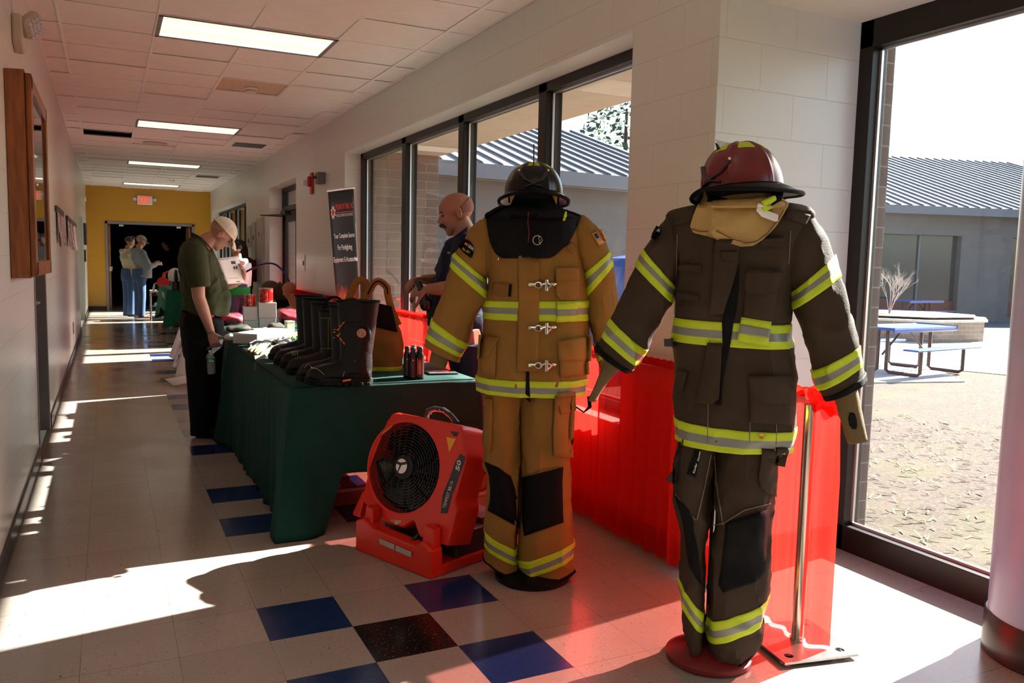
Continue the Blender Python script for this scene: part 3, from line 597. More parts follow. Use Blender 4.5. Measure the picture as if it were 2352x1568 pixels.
# picnic tables
m_blue = mat('blue_coated_metal', (.02, .07, .30), .3, spec=.6); m_leg = mat('bronze_leg', (.06, .03, .025), .5)
def picnic(c, ax, label):
    """c centre on ground, ax long direction"""
    ax = V(ax).normalized(); sd = V((-ax.y, ax.x, 0)); t = thing('picnic_table', label, 'picnic table', c, 'blue metal picnic tables in the courtyard')
    W = Matrix(((ax.x, sd.x, 0, c[0]), (ax.y, sd.y, 0, c[1]), (0, 0, 1, c[2]), (0, 0, 0, 1)))
    g = G(); g.box(-.92, .92, -.37, .37, .72, .755, W); g.box(-.92, .92, -.37, -.34, .68, .755, W); g.box(-.92, .92, .34, .37, .68, .755, W); g.build('table_top', m_blue, t, bevel=.012)
    for s in (-1, 1):
        g = G(); g.box(-.92, .92, s*.66-.13, s*.66+.13, .42, .45, W); g.build('bench', m_blue, t, bevel=.01)
        g = G(); x = s*.62
        g.tube([W @ V((x, -.08, .71)), W @ V((x, -.08, .06)), W @ V((x, -.14, .02)), W @ V((x, -.6, .02)), W @ V((x, -.66, .06)), W @ V((x, -.66, .42))], .03, 8)
        g.tube([W @ V((x, .08, .71)), W @ V((x, .08, .06)), W @ V((x, .14, .02)), W @ V((x, .6, .02)), W @ V((x, .66, .06)), W @ V((x, .66, .42))], .03, 8)
        g.build('leg_frame', m_leg, t)
        g = G(); g.tube([W @ V((x, 0, .30)), W @ V((x*.1, 0, .70))], .018, 6); g.build('brace', m_leg, t)
    return t
pa = on('z', GZ, 2150, 852); 
picnic((pa.x-.68, pa.y+.12, GZ+.021), (1, .12, 0), 'nearest blue picnic table standing on its concrete pad')
pb = on('z', .45, 2105, 691); picnic((pb.x, pb.y, GZ+.025), (1, .1, 0), 'farther blue picnic table beyond the brick planter')
pb = on('z', .72, 2195, 762)
# added rounded blue body for an unclear blue shape in window 1
bx = on('y', 7.6, 1428, 620); M = Matrix.Translation((bx.x+.25, 7.6, GZ)); t = thing('blue_stand_in', 'rounded blue stand-in for an unclear blue shape in the window behind the tan coat', 'blue shape', (bx.x+.25, 7.6, GZ))
G().lathe([(.62, 0), (.66, .1), (.66, 1.15)], M, 32).build('blue_body', mat('blue_plastic', (.02, .05, .22), .35), t)
G().lathe([(.665, 1.15), (.62, 1.5), (.42, 1.78), (.0, 1.86)], M, 32).build('lid', mat('blue_plastic', (.02, .05, .22), .35), t)
# pine beyond the roofs
def pine(px, py, D, r, label, seed):
    d = ray(px, py); d.z = 0; d.normalize(); p = CAMP+d*D; zt = (CAMP+ray(px, py)*(D/sqrt(ray(px, py).x**2+ray(px, py).y**2))).z
    t = thing('pine_tree', label, 'tree', (p.x, p.y, GZ)); g = G(); g.tube([(p.x, p.y, GZ), (p.x, p.y, zt)], [.3, .08], 8); g.build('trunk', m_leg, t)
    rn = random.Random(seed); g = G()
    for k in range(1500):
        a = rn.uniform(0, 2*pi); zz = rn.uniform(-1, 1); rr = r*sqrt(max(0, 1-zz*zz))*rn.uniform(.5, 1); 
        c = V((p.x+cos(a)*rr, p.y+sin(a)*rr, zt-r*.9+zz*r*1.3)); s_ = rn.uniform(.12, .3)
        u1 = V((rn.gauss(0, 1), rn.gauss(0, 1), rn.gauss(0, 1))).normalized()*s_; u2 = u1.orthogonal().normalized()*s_*.5
        g.add([c-u1, c+u2, c+u1, c-u2], [(0, 1, 2, 3)])
    g.build('foliage', mat('pine_green', (.05, .10, .05), .9), t, smooth=0, recalc=False)
pine(1440, 250, 45, 2.6, 'pine tree top rising behind the metal roof', 1)
# ================================================================== TURNOUT SUITS
class Loft:
    def __init__(s, rings, n, nz=.006, fr=5, seed=0, ex=2.3):
        # rings: (A, B, front depth, back depth)
        s.r = rings; s.n = n; s.nz = nz*1.45; s.fr = fr; s.seed = seed; s.ex = ex; s.N = len(rings)-1
    def pt(s, v, th, off=0):
        A = cr([q[0] for q in s.r], v); B = cr([q[1] for q in s.r], v); df = cr([q[2] for q in s.r], v); db = cr([q[3] for q in s.r], v)
        c = (A+B)/2; e = (B-A)/2; el = e.length; e = e/el
        ct, sn = cos(th), sin(th); p = 2/s.ex
        x = abs(ct)**p*(1 if ct > 0 else -1); y = abs(sn)**p*(1 if sn > 0 else -1)
        d = df if sn > 0 else db
        q = c+e*x*el-s.n*y*d
        nr = (e*ct/max(el, .01)*.1-s.n*sn/max(d, .01)*.1).normalized()
        f = (cr([A_ for A_ in s.vd], v) if False else None)
        if s.nz:
            P = V((q.x*s.fr+s.seed, q.y*s.fr, q.z*s.fr*.45)); w_ = noise.noise(P)+.5*noise.noise(P*2.3)+.35*(1-abs(noise.noise(P*1.4+V((7, 3, 1)))))*1
            P2 = V((q.x*s.fr*2.2+s.seed*3, q.y*s.fr*2.2, q.z*s.fr*1.1)); rd = 1-abs(noise.noise(P2))*2; w_ = w_*1.25+.55*max(0, rd-.55)/.45-.12; off += s.nz*(w_-.35)
        return q+nr*off
    def geo(s, nv=40, nu=48, g=None, v0=0, v1=None, off=0, mi=0, mf=None):
        v1 = s.N if v1 is None else v1; g = g or G()
        return g.grid(lambda u, v: s.pt(v0+(v1-v0)*v, 2*pi*u, off), nu, nv, cu=True, mi=mi, mf=mf)
    def stripe(s, name, va, vb, parent, lime, silver, off=.0035):
        g = s.geo(9, 64, v0=va, v1=vb, off=off, mf=lambda i, j: 1 if 3 <= j <= 5 else 0)
        return g.build(name, [lime, silver], parent, solid=.004, soff=-1, recalc=True)
class Skin:
    """raycast patches on top of garments"""
    def __init__(s, fig): s.vs = []; s.fs = []; s.fig = fig
    def add(s, g): k = len(s.vs); s.vs += g.v; s.fs += [tuple(i+k for i in f) for f in g.f]; s.t = None
    def hit(s, px, py, off, fb=.1):
        if s.t is None: s.t = BVHTree.FromPolygons(s.vs, s.fs)
        d = ray(px, py).normalized(); h = s.t.ray_cast(CAMP, d)
        if h[0] is None: p = s.fig.P(px, py, -fb); return p
        return h[0]-d*off
    def rows(s, name, rows, m, parent, off=.004, th=.004, nu=10, nv=None, fb=.1, bevel=0, smooth=50, ease=False, wrap=None):
        nv = nv or max(6, 4*(len(rows)-1)); n = len(rows)-1
        def fn(u, v):
            t = v*n; i = min(int(t), n-1); f = t-i; (ax, ay), (bx, by) = rows[i]; (cx, cy), (dx_, dy_) = rows[i+1]
            lx, ly = ax+(cx-ax)*f, ay+(cy-ay)*f; rx, ry = bx+(dx_-bx)*f, by+(dy_-by)*f
            o = off
            return s.hit(lx+(rx-lx)*u, ly+(ry-ly)*u, o, fb)
        g = G().grid(fn, nu, nv); me = g
        return me.build(name, m, parent, smooth=smooth, recalc=False, solid=th, soff=0, bevel=bevel)
    def seam(s, name, pts, parent, m, r=.0015, off=.002):
        P = []
        for (a, b) in zip(pts[:-1], pts[1:]):
            for k in range(8): P.append(s.hit(a[0]+(b[0]-a[0])*k/8, a[1]+(b[1]-a[1])*k/8, off))
        P.append(s.hit(*pts[-1], off)); return G().tube(P, r, 5).build(name, m, parent)
def fabric(name, col, sc=900, rough=.8):
    return mat(name, col, rough, bump=.25, bs=sc*.25, var=.10, vs=6, spec=.18)
m_tan = fabric('tan_turnout_cloth', (.245, .12, .028)); m_tand = fabric('tan_turnout_cloth_dark', (.19, .09, .025))
m_brn = fabric('brown_turnout_cloth', (.042, .027, .017)); m_brnd = fabric('brown_turnout_dark', (.038, .025, .017))
m_lime = mat('lime_reflective', (.46, .58, .006), .6, bump=.3, bs=300); m_silver = mat('silver_reflective', (.20, .20, .18), .45, metal=.2)
m_blk = fabric('black_knit', (.0025, .0025, .003)); m_blkp = mat('black_patch', (.0025, .0025, .003), .75, bump=.2, bs=200, spec=.15)
m_steel = mat('polished_steel', (.6, .6, .6), .2, metal=1)
m_hoodtan = fabric('tan_knit', (.42, .27, .10)); m_knit = fabric('olive_knit_cuff', (.14, .095, .04))
m_thr_t = mat('tan_thread', (.13, .065, .02), .8); m_thr_b = mat('brown_thread', (.16, .12, .08), .8)
m_black2 = mat('black_helmet', (.002, .002, .0025), .28, spec=.25)
m_cream = mat('ivory_thread', (.62, .60, .52), .7); m_orange = mat('orange_mark', (.75, .16, .02), .5)
def mkc(ox, oy, s): return lambda X, Y: (ox+X*s, oy+Y*s)
def suit(F, tor, slv, legs, cloth, sk, depth, hemm, names, seed):
    pass
# ------------------------------------------------------------------ TAN SUIT
FT = Fig(0, base=(.853, .472, 0)); c = mkc(960, 330, .4017); cl_ = mkc(1060, 850, .3509)
def mann(F, label, topz, basecol, foot_r):
    t = thing('mannequin_stand', label, 'mannequin', F.g); M = Matrix.Translation(F.g)
    G().lathe([(foot_r-.012, 0), (foot_r, .006), (foot_r, .022), (foot_r-.02, .034), (.04, .05), (.02, .06)], M, 48).build('base', basecol, t)
    g = G(); g.cyl(F.g+V((0, 0, .04)), F.g+V((0, 0, topz)), .016); g.build('pole', m_steel, t)
    g = G(); g.tube([F.g+V((0, 0, topz-.38)), F.g+V((0, 0, topz-.30)), F.g+V((0, 0, topz-.12)), F.g+V((0, 0, topz-.06)), F.g+V((0, 0, topz+.16))], [.1, .12, .085, .055, .05], 20, up=F.n)
    g.build('torso_form', m_blk, t); return t
mann(FT, 'black mannequin stand holding the tan fire suit', 1.56, m_black2, .165)
skT = Skin(FT)
def ringsP(F, rows, df, db):
    out = []
    for k, (a, b) in enumerate(rows):
        d1 = df[k] if isinstance(df, list) else df; d2 = db[k] if isinstance(db, list) else db
        out.append((F.P(*a), F.P(*b), d1, d2))
    return out
coat = thing('turnout_coat', 'tan firefighter coat with lime stripes and silver clasps on the black mannequin', 'firefighter coat', FT.g+V((0, 0, .8)))
tor = [(c(560, 392), c(750, 392)), (c(440, 402), c(870, 402)), (c(375, 425), c(940, 425)), (c(360, 520), c(955, 520)), (c(372, 640), c(950, 640)), (c(388, 780), c(958, 780)), (c(385, 890), c(968, 890)), (c(380, 980), c(970, 990)), (c(372, 1080), c(974, 1090)), (c(358, 1220), c(982, 1220)), (c(353, 1325), c(977, 1335)), (c(355, 1410), c(972, 1425))]
LT = Loft(ringsP(FT, tor, [.05, .09, .12, .135, .14, .14, .135, .135, .14, .15, .155, .16], [.05, .08, .1, .11, .12, .12, .12, .12, .13, .135, .14, .145]), FT.n, .010, 6, 1)
g = LT.geo(64, 72); skT.add(g); g.build('body', m_tan, coat, solid=.006)
sl1 = [(c(420, 408), c(440, 700)), (c(345, 445), c(420, 730)), (c(278, 510), c(400, 760)), (c(214, 620), c(388, 768)), (c(188, 705), c(396, 885)), (c(130, 880), c(330, 1005)), (c(85, 1000), c(285, 1140)), (c(48, 1105), c(245, 1218)), (c(36, 1150), c(236, 1250))]
LS1 = Loft(ringsP(FT, sl1, [.07, .085, .09, .09, .088, .085, .08, .078, .078], .08), FT.n, .009, 7, 3)
sl2 = [(c(900, 650), c(880, 402)), (c(912, 690), c(960, 412)), (c(925, 715), c(1048, 490)), (c(942, 745), c(1090, 618)), (c(962, 870), c(1106, 706)), (c(978, 985), c(1138, 880)), (c(1008, 1140), c(1150, 1050)), (c(1022, 1240), c(1140, 1150)), (c(1035, 1285), c(1132, 1190))]
LS2 = Loft(ringsP(FT, sl2, [.07, .08, .085, .085, .085, .08, .078, .075, .075], .08), FT.n, .009, 7, 5)
def sleeve(Ls, sk, cloth, parent, st, hem=None, lining=None):
    g = Ls.geo(56, 40); sk.add(g); o = g.build('sleeve', cloth, parent, solid=.005)
    for a, b in st: Ls.stripe('reflective_stripe', a, b, o, m_lime, m_silver)
    if hem: Ls.geo(4, 48, v0=hem[0], v1=hem[1], off=.004).build('cuff_trim', m_blkp, o, solid=.005)
    if lining: Ls.geo(3, 40, v0=Ls.N-.25, v1=Ls.N, off=-.012).build('lining', lining, o, solid=.003)
    return o
s1 = sleeve(LS1, skT, m_tan, coat, [(3, 4), (6, 7)]); s2 = sleeve(LS2, skT, m_tan, coat, [(3, 4), (6, 7)])
w1 = Loft(ringsP(FT, [(c(90, 1130), c(200, 1180)), (c(78, 1180), c(178, 1240)), (c(62, 1248), c(160, 1292))], .035, .035), FT.n, .003, 8)
w1.geo(8, 24).build('wristlet', m_knit, s1, solid=.003)
LT.stripe('reflective_stripe', 6.03, 7.18, coat, m_lime, m_silver); LT.stripe('reflective_stripe', 9.98, 11.0, coat, m_lime, m_silver)
R = lambda name, rows, m, off=.004, th=.005, par=coat, sk=skT, **k: sk.rows(name, rows, m, par, off, th, **k)
q = lambda *P: [(c(*a), c(*b)) for a, b in P]
R('storm_flap', q(((575, 640), (695, 640)), ((575, 900), (692, 900)), ((570, 1100), (690, 1120)), ((566, 1302), (688, 1300))), m_tan, .007, .007)
fl_ = R('chest_pocket', q(((787, 712), (922, 712)), ((788, 860), (920, 860)), ((815, 893), (895, 893))), m_tan, .007, .008)
R('pocket_flap', q(((786, 708), (924, 708)), ((788, 780), (922, 780))), m_tan, .014, .005, par=fl_)
R('mic_tab', q(((430, 792), (535, 805)), ((420, 860), (520, 876))), m_tand, .008, .006); R('name_tab', q(((522, 802), (536, 805)), ((516, 872), (530, 874))), m_blkp, .011, .004)
for rows in (q(((352, 1092), (462, 1112)), ((345, 1210), (400, 1220)), ((342, 1228), (370, 1226))), q(((800, 1130), (990, 1098)), ((806, 1240), (988, 1242)))):
    R('pocket_flap', rows, m_tan, .018, .008)
R('cargo_pocket', q(((360, 1110), (450, 1120)), ((362, 1310), (440, 1330))), m_tan, .009, .010)
R('cargo_pocket', q(((808, 1150), (975, 1120)), ((812, 1330), (975, 1320))), m_tan, .009, .010)
R('shoulder_tab', q(((845, 590), (880, 560)), ((880, 628), (910, 600))), m_tand, .008, .005)
R('stripe_overlap', q(((793, 912), (912, 908)), ((793, 1022), (915, 1014))), [m_lime][0], .008, .003); R('silver_strip', q(((793, 950), (912, 945)), ((793, 985), (914, 980))), m_silver, .0105, .002)
R('front_opening', q(((618, 1303), (636, 1303)), ((614, 1455), (642, 1478))), m_blkp, .004, .003)
for k, (x, y) in enumerate(((710, 805), (710, 1052), (712, 1265))):
    a = skT.hit(*c(645, y), .018); b = skT.hit(*c(712, y+4), .02); d_ = skT.hit(*c(778, y-2), .018)
    g = G(); e_ = (b-a); u_ = V((0, 0, 1)); nn = -FT.n
    g.tube([a+e_*.3*(1-cos(t_))+u_*.012*sin(t_)+e_*.35 for t_ in [2*pi*i/12 for i in range(12)]], .0035, 6, closed=True)
    g.box(-.012, .012, -.003, .003, -.006, .006, Matrix.Translation(a)); g.tube([a, a.lerp(b, .4)], .006, 6)
    g.tube([b-e_*.2, b+e_*.4+u_*.012, b+e_*.8+u_*.004, d_-e_*.15], [.006, .0045, .0045, .007], 8); g.tube([b+e_*.35-u_*.022, b+e_*.35+u_*.024], .0065, 8)
    g.tube([b+e_*.45-u_*.014, d_+u_*.006], .004, 6); g.ell(d_, (.012, .006, .008), n=10, m=6)
    g.build('clasp_hook', m_steel, coat)
for P_ in ([(575, 640), (572, 900), (566, 1300)], [(566, 1300), (688, 1300)], [(388, 600), (395, 760), (392, 880)], [(440, 1120), (438, 1440)], [(814, 1240), (818, 1470)], [(780, 715), (795, 1020)]):
    skT.seam('seam', [c(*a) for a in P_], coat, m_thr_t)
skT.seam('d_ring', [c(455, 648), c(462, 652), c(458, 664)], coat, m_steel, .003, .012)
# arm badge and flag
bp_ = R('arm_patch', q(((262, 540), (300, 560)), ((245, 560), (318, 585)), ((232, 588), (316, 622)), ((262, 622), (308, 650)), ((290, 645), (304, 652))), m_blkp, .006, .004, par=s1)
def flat_text(s_, txt, p0, p1, p2, m, par, sk, off=.010, **k):
    a, b, d = sk.hit(*p0, off), sk.hit(*p1, off), sk.hit(*p2, off); return text('lettering', txt, a, b-a, d-a, m, par, thick=.0006, **k)
flat_text(skT, 'LION', c(287, 590), c(314, 612), c(291, 571), m_white, bp_, skT, bold=.02)
R('emblem', q(((272, 562), (286, 572)), ((264, 574), (280, 584))), m_orange, .010, .002, par=bp_)
flat_text(skT, 'isodri', c(254, 604), c(292, 628), c(259, 590), mat('yellow_thread', (.8, .6, .05), .6), bp_, skT)
fg = R('flag_patch', q(((995, 515), (1055, 486)), ((1035, 580), (1073, 556))), mat('gold_edge', (.7, .42, .05), .6), .007, .004, par=s2)
m_fr = mat('flag_red', (.5, .02, .03), .6); m_fw = mat('flag_white', (.7, .68, .66), .6); m_fb = mat('flag_blue', (.03, .04, .12), .6)
A0, B0, C0_, D0 = (1002, 518), (1052, 494), (1038, 572), (1068, 552)
def bl(u, v): return (A0[0]*(1-u)*(1-v)+B0[0]*u*(1-v)+C0_[0]*(1-u)*v+D0[0]*u*v, A0[1]*(1-u)*(1-v)+B0[1]*u*(1-v)+C0_[1]*(1-u)*v+D0[1]*u*v)
g = G().grid(lambda u, v: skT.hit(*c(*bl(u, v)), .0105), 8, 13, mf=lambda i, j: 2 if (i < 3 and j < 7) else (0 if j % 2 == 0 else 1)); g.build('flag_field', [m_fr, m_fw, m_fb], fg, smooth=0, solid=.001, recalc=False)
# trousers
tr = thing('turnout_trousers', 'tan firefighter trousers with black knee patches below the tan coat', 'firefighter trousers', FT.g+V((0, 0, .06)))
ql = lambda *P: [(cl_(*a), cl_(*b)) for a, b in P]
L1 = Loft(ringsP(FT, ql(((165, 60), (420, 60)), ((160, 150), (405, 150)), ((158, 300), (388, 300)), ((150, 600), (374, 600)), ((172, 700), (380, 700)), ((164, 900), (381, 940)), ((161, 1045), (383, 1160)), ((160, 1150), (383, 1265)), ((156, 1210), (380, 1320)), ((155, 1235), (378, 1345))), [.11, .11, .11, .1, .095, .09, .085, .085, .085, .085], .1), FT.n, .012, 6, 11)
L2 = Loft(ringsP(FT, ql(((380, 60), (730, 60)), ((385, 150), (728, 150)), ((384, 300), (722, 300)), ((380, 600), (712, 600)), ((388, 700), (710, 690)), ((385, 1000), (708, 990)), ((384, 1222), (706, 1110)), ((384, 1332), (707, 1212)), ((386, 1372), (712, 1270)), ((400, 1400), (722, 1310))), [.12, .12, .12, .11, .105, .1, .095, .095, .095, .095], .1), FT.n, .012, 6, 17)
for Lg in (L1, L2):
    g = Lg.geo(60, 44); skT.add(g); o = g.build('leg', m_tan, tr, solid=.005)
    Lg.stripe('reflective_stripe', 6, 7, o, m_lime, m_silver); Lg.geo(4, 48, v0=8.45, v1=9, off=.004).build('hem_trim', m_blkp, o, solid=.005)
RL = lambda name, rows, m, off=.005, th=.005: skT.rows(name, rows, m, tr, off, th, nu=12)
RL('knee_patch', ql(((150, 598), (245, 640)), ((180, 680), (322, 694)), ((190, 780), (350, 780)), ((188, 850), (368, 860)), ((174, 918), (378, 1030))), m_blkp)
RL('knee_patch', ql(((400, 702), (665, 636)), ((396, 820), (658, 720)), ((400, 1000), (664, 940)), ((412, 1085), (668, 994))), m_blkp)
RL('cargo_pocket', ql(((612, 180), (735, 165)), ((600, 400), (722, 400)), ((602, 560), (718, 572))), m_tan, .014, .02)
RL('pocket_flap', ql(((625, 150), (745, 140)), ((650, 290), (752, 262))), m_tan, .03, .008)
RL('cargo_pocket', ql(((162, 180), (200, 190)), ((165, 400), (195, 420)), ((158, 500), (190, 530))), m_tan, .012, .02)
for P_ in ([(610, 200), (590, 400), (600, 560), (660, 570)], [(385, 290), (378, 500), (385, 700)], [(200, 200), (180, 480), (195, 540)], [(150, 598), (240, 650), (320, 692)], [(395, 700), (530, 650), (665, 630)], [(658, 690), (662, 990)]): skT.seam('seam', [cl_(*a) for a in P_], tr, m_thr_t, .002)
g = G(); g.tube([FT.P(*cl_(735, 230), .02), FT.P(*cl_(800, 275), .0), FT.P(*cl_(840, 240), .02), FT.P(*cl_(835, 170), .04)], .009, 6, flat=.3); g.build('suspender_strap', m_blkp, tr)
g = skT  # pocket tab
# hood bib and neck
ch = mkc(1060, 340, .19133)
hood = thing('protective_hood', 'black knit hood with a small stitched lion badge on the tan coat', 'hood', FT.P(1222, 520, -.1))
HB = [((600, 690), (1235, 745)), ((440, 695), (1270, 742)), ((275, 795), (1445, 810)), ((300, 880), (1405, 900)), ((325, 1050), (1335, 1050)), ((350, 1150), (1280, 1150)), ((400, 1250), (1190, 1225)), ((440, 1290), (1120, 1290)), ((490, 1322), (1050, 1320))]
skT2 = Skin(FT); nk = Loft(ringsP(FT, [(ch(640, 500), ch(1150, 500)), (ch(640, 640), ch(1160, 640)), (ch(560, 700), ch(1230, 740)), (ch(420, 760), ch(1330, 790)), (ch(330, 830), ch(1400, 850))], [.10, .105, .12, .145, .15], [.1, .11, .12, .12, .12]), FT.n, .006, 8, 2)
g = nk.geo(20, 48); g.build('neck_tube', m_blk, hood, solid=.003); skT.add(g)
def frow(rows): return [(ch(*a), ch(*b)) for a, b in rows]
def bibhit(a, b, off): return skT.hit(a, b, off, .1)
n_ = len(HB)-1
def fn(u, v):
    t_ = v*n_; i = min(int(t_), n_-1); f = t_-i; (ax, ay), (bx_, by) = HB[i]; (cx, cy), (dx_, dy_) = HB[i+1]
    dip = 0 if v < .75 else -(22*(v-.75)*4)*max(0, 1-abs(u-.55)*5); x = (ax+(cx-ax)*f)*(1-u)+(bx_+(dx_-bx_)*f)*u; y = (ay+(cy-ay)*f)*(1-u)+(by+(dy_-by)*f)*u+dip
    p_ = skT.hit(*ch(x, y), .014, .1); return p_-FT.n*(.010*sin(u*9+v*2)*v)
G().grid(fn, 40, 26).build('bib', m_blk, hood, solid=.004, soff=0, recalc=False)
skT.seam('red_seam', [ch(805, 770), ch(795, 900), ch(812, 1000), ch(800, 1130)], hood, mat('dark_red_piping', (.12, .004, .008), .7), .0025, .022)
# lion badge: serrated ring and profile
pts = []
for k in range(40):
    a = radians(40)+2*pi*k/40*.78; r_ = 60 if k % 2 else 50; pts.append(ch(912+r_*cos(a), 1105-r_*sin(a)*-1))
g = G()
for a, b in zip(pts[:-1], pts[1:]): g.tube([skT.hit(*a, .022), skT.hit(*b, .022)], .0008, 4)
pr = [ch(*a) for a in ((925, 1062), (950, 1068), (962, 1080), (960, 1092), (975, 1105), (962, 1118), (965, 1130), (945, 1128), (938, 1150), (930, 1125), (945, 1105), (925, 1090), (925, 1062))]
for a, b in zip(pr[:-1], pr[1:]): g.tube([skT.hit(*a, .022), skT.hit(*b, .022)], .0008, 4)
g.build('badge', m_cream, hood)
skT.rows('lime_tag', [(ch(1245, 760), ch(1262, 760)), (ch(1225, 820), ch(1262, 815)), (ch(1215, 870), ch(1240, 872))], m_lime, hood, .03, .004)
# ------------------------------------------------------------------ HELMETS
def helmet(C_, yaw, tilt, roll, shell, label, s=1.0, brim_under=None, h=.15, bracket=True):
    """local: x right, y front, z up, brim plane at z=0"""
    t = thing('fire_helmet', label, 'fire helmet', C_)
    M = Matrix.Translation(C_) @ Matrix.Rotation(yaw, 4, 'Z') @ Matrix.Rotation(roll, 4, 'Y') @ Matrix.Rotation(tilt, 4, 'X') @ Matrix.Scale(s, 4)
    a, b = .120, .150
    def dome(u, v):
        th = 2*pi*u; ph = v*pi/2; rr = cos(ph)**.8; rib = 0
        for k in range(6):
            dth = abs((th-(k*pi/3)+pi) % (2*pi)-pi); rib = max(rib, math.exp(-(dth*cos(ph)/.045)**2))
        sc_ = 1+.030*rib*(cos(ph)**.3)
        return M @ V((a*rr*cos(th)*sc_, b*rr*sin(th)*sc_, h*sin(ph)*(1+.03*rib)))
    G().grid(dome, 96, 24, cu=True).build('shell', shell, t, smooth=60)
    def brim(u, v):
        th = 2*pi*u; w_ = .032+.050*max(0, -sin(th))**1.5+.010*max(0, sin(th))
        drop = -.010*v-.022*v*v*abs(cos(th))-.012*v*max(0, -sin(th))
        return M @ V(((a-.004+w_*v*.95)*cos(th), (b-.004+w_*v)*sin(th), drop))
    br_ = G().grid(brim, 72, 8, cu=True).build('brim', shell if not brim_under else brim_under, t, smooth=60, solid=.004)
    pts = [brim(k/72, 1.0) for k in range(72)]
    G().tube(pts, .0075, 8, closed=True, flat=1).build('brim_edge', m_blkp, br_)
    # crest bracket at the front top
    if bracket: g = G(); g.prism([M @ V((0-.003, b*.45, h*.80)), M @ V((-.003, b*.80, h*.62)), M @ V((-.003, b*.92, h*1.42)), M @ V((-.003, b*.70, h*1.42))], (M.to_3x3() @ V((.006, 0, 0)))); g.build('shield_bracket', m_black, t, smooth=0, bevel=.001)
    # reflective trapezoids between ribs
    for k in range(6):
        t0 = (k+.5)*pi/3
        def tz(u, v, t0=t0):
            ph = radians(52)+radians(19)*v; th = t0+(u-.5)*(.62-.06*v); p_ = dome((th % (2*pi))/(2*pi), ph/(pi/2)); o = M @ V((0, 0, 0)); return p_+(p_-o).normalized()*.0012
        G().grid(tz, 8, 5).build('reflective_trapezoid', m_lime, t, solid=.001, recalc=False)
    # inner lining, headband, strap
    g = G(); g.lathe([(a-.010, .02), (a-.012, -.035), (a-.018, -.035), (a-.018, .02)], M @ Matrix.Scale(b/a, 4, V((0, 1, 0))), 40); g.build('headband', m_blkp, t)
    # shield frame with two screws on the front
    def dp(th, z, o_=.004): 
        ph = math.asin(max(-1, min(1, z/h))); p_ = dome(((th) % (2*pi))/(2*pi), ph/(pi/2)); return p_+(p_-(M @ V((0, 0, z)))).normalized()*o_
    g = G(); g.tube([dp(pi/2-.55, .075), dp(pi/2-.3, .04), dp(pi/2, .025), dp(pi/2+.3, .04), dp(pi/2+.55, .075)], .008, 8, flat=.5); g.tube([dp(pi/2-.3, .008), dp(pi/2, .018), dp(pi/2+.3, .008)], .01, 8, flat=.5); g.build('visor_bracket', m_black, t)
    for s_ in (-1, 1): g = G(); g.ell(dp(pi/2+s_*.55, .077, .012), (.0055,)*3, n=10, m=6); g.build('screw', m_steel, t)
    return t, M, dome
Ch = FT.P(1226, 445, 0)
# direction facing the camera = -n ; yaw turns local +y there
def yawto(v): return math.atan2(-v.x, v.y)
h1, M1, _ = helmet(Ch, yawto(-FT.n), radians(3), radians(1), m_black2, 'black fire helmet with lime markings on top of the tan suit', 1.0, None, .128)
g = G(); g.tube([M1 @ V((-.1, -.03, -.03)), M1 @ V((-.12, -.01, -.07)), M1 @ V((-.085, .03, -.10))], .008, 8, flat=.4); g.build('chin_strap', m_blkp, h1)
for s_ in (-1, 1):
    g = G(); g.prism([M1 @ V((s_*.07, .1, -.005)), M1 @ V((s_*.10, .08, -.008)), M1 @ V((s_*.095, .085, -.055))], (M1.to_3x3() @ V((0, .004, 0)))); g.build('ear_flap', mat('amber_fabric', (.6, .30, .03), .7), h1, smooth=0)
# ------------------------------------------------------------------ BROWN SUIT
FB = Fig(0, base=(1.085, -.438, 0)); c = mkc(1350, 300, .4782); cl_ = mkc(1500, 980, .3749); skB = Skin(FB)
m_redbase = mat('dark_red_base', (.16, .008, .012), .35)
mann(FB, 'dark red round mannequin stand holding the brown fire suit', 1.50, m_redbase, .150)
g = G(); g.lathe([(.150, 0), (.157, .004), (.157, .02), (.150, .024)], Matrix.Translation(FB.g), 48); 
coat = thing('turnout_coat', 'dark brown firefighter coat with lime stripes hanging open at the front', 'firefighter coat', FB.g+V((0, 0, .8)))
q = lambda *P: [(c(*a), c(*b)) for a, b in P]
tor = q(((640, 350), (860, 350)), ((500, 365), (1000, 350)), ((405, 395), (1085, 395)), ((400, 480), (1060, 480)), ((425, 620), (1000, 620)), ((415, 760), (975, 800)), ((410, 890), (980, 925)), ((409, 1005), (990, 1042)), ((428, 1130), (1003, 1150)), ((430, 1280), (1000, 1300)), ((433, 1372), (996, 1420)), ((433, 1480), (975, 1520)))
LB = Loft(ringsP(FB, tor, [.05, .09, .12, .14, .145, .145, .145, .145, .15, .155, .16, .16], [.05, .08, .1, .11, .12, .12, .12, .12, .13, .13, .135, .14]), FB.n, .010, 6, 21)
g = LB.geo(64, 72); skB.add(g); g.build('body', m_brn, coat, solid=.006)
sl1 = q(((430, 385), (440, 690)), ((372, 425), (432, 710)), ((330, 480), (428, 725)), ((268, 565), (422, 742)), ((232, 650), (409, 828)), ((160, 790), (345, 940)), ((115, 898), (285, 1050)), ((75, 985), (240, 1125)), ((42, 1048), (198, 1160)))
sl2 = q(((900, 680), (930, 365)), ((945, 705), (1035, 372)), ((962, 735), (1120, 460)), ((978, 772), (1182, 600)), ((980, 860), (1213, 700)), ((1035, 1000), (1275, 885)), ((1082, 1145), (1300, 1028)), ((1118, 1240), (1318, 1120)), ((1150, 1288), (1335, 1208)))
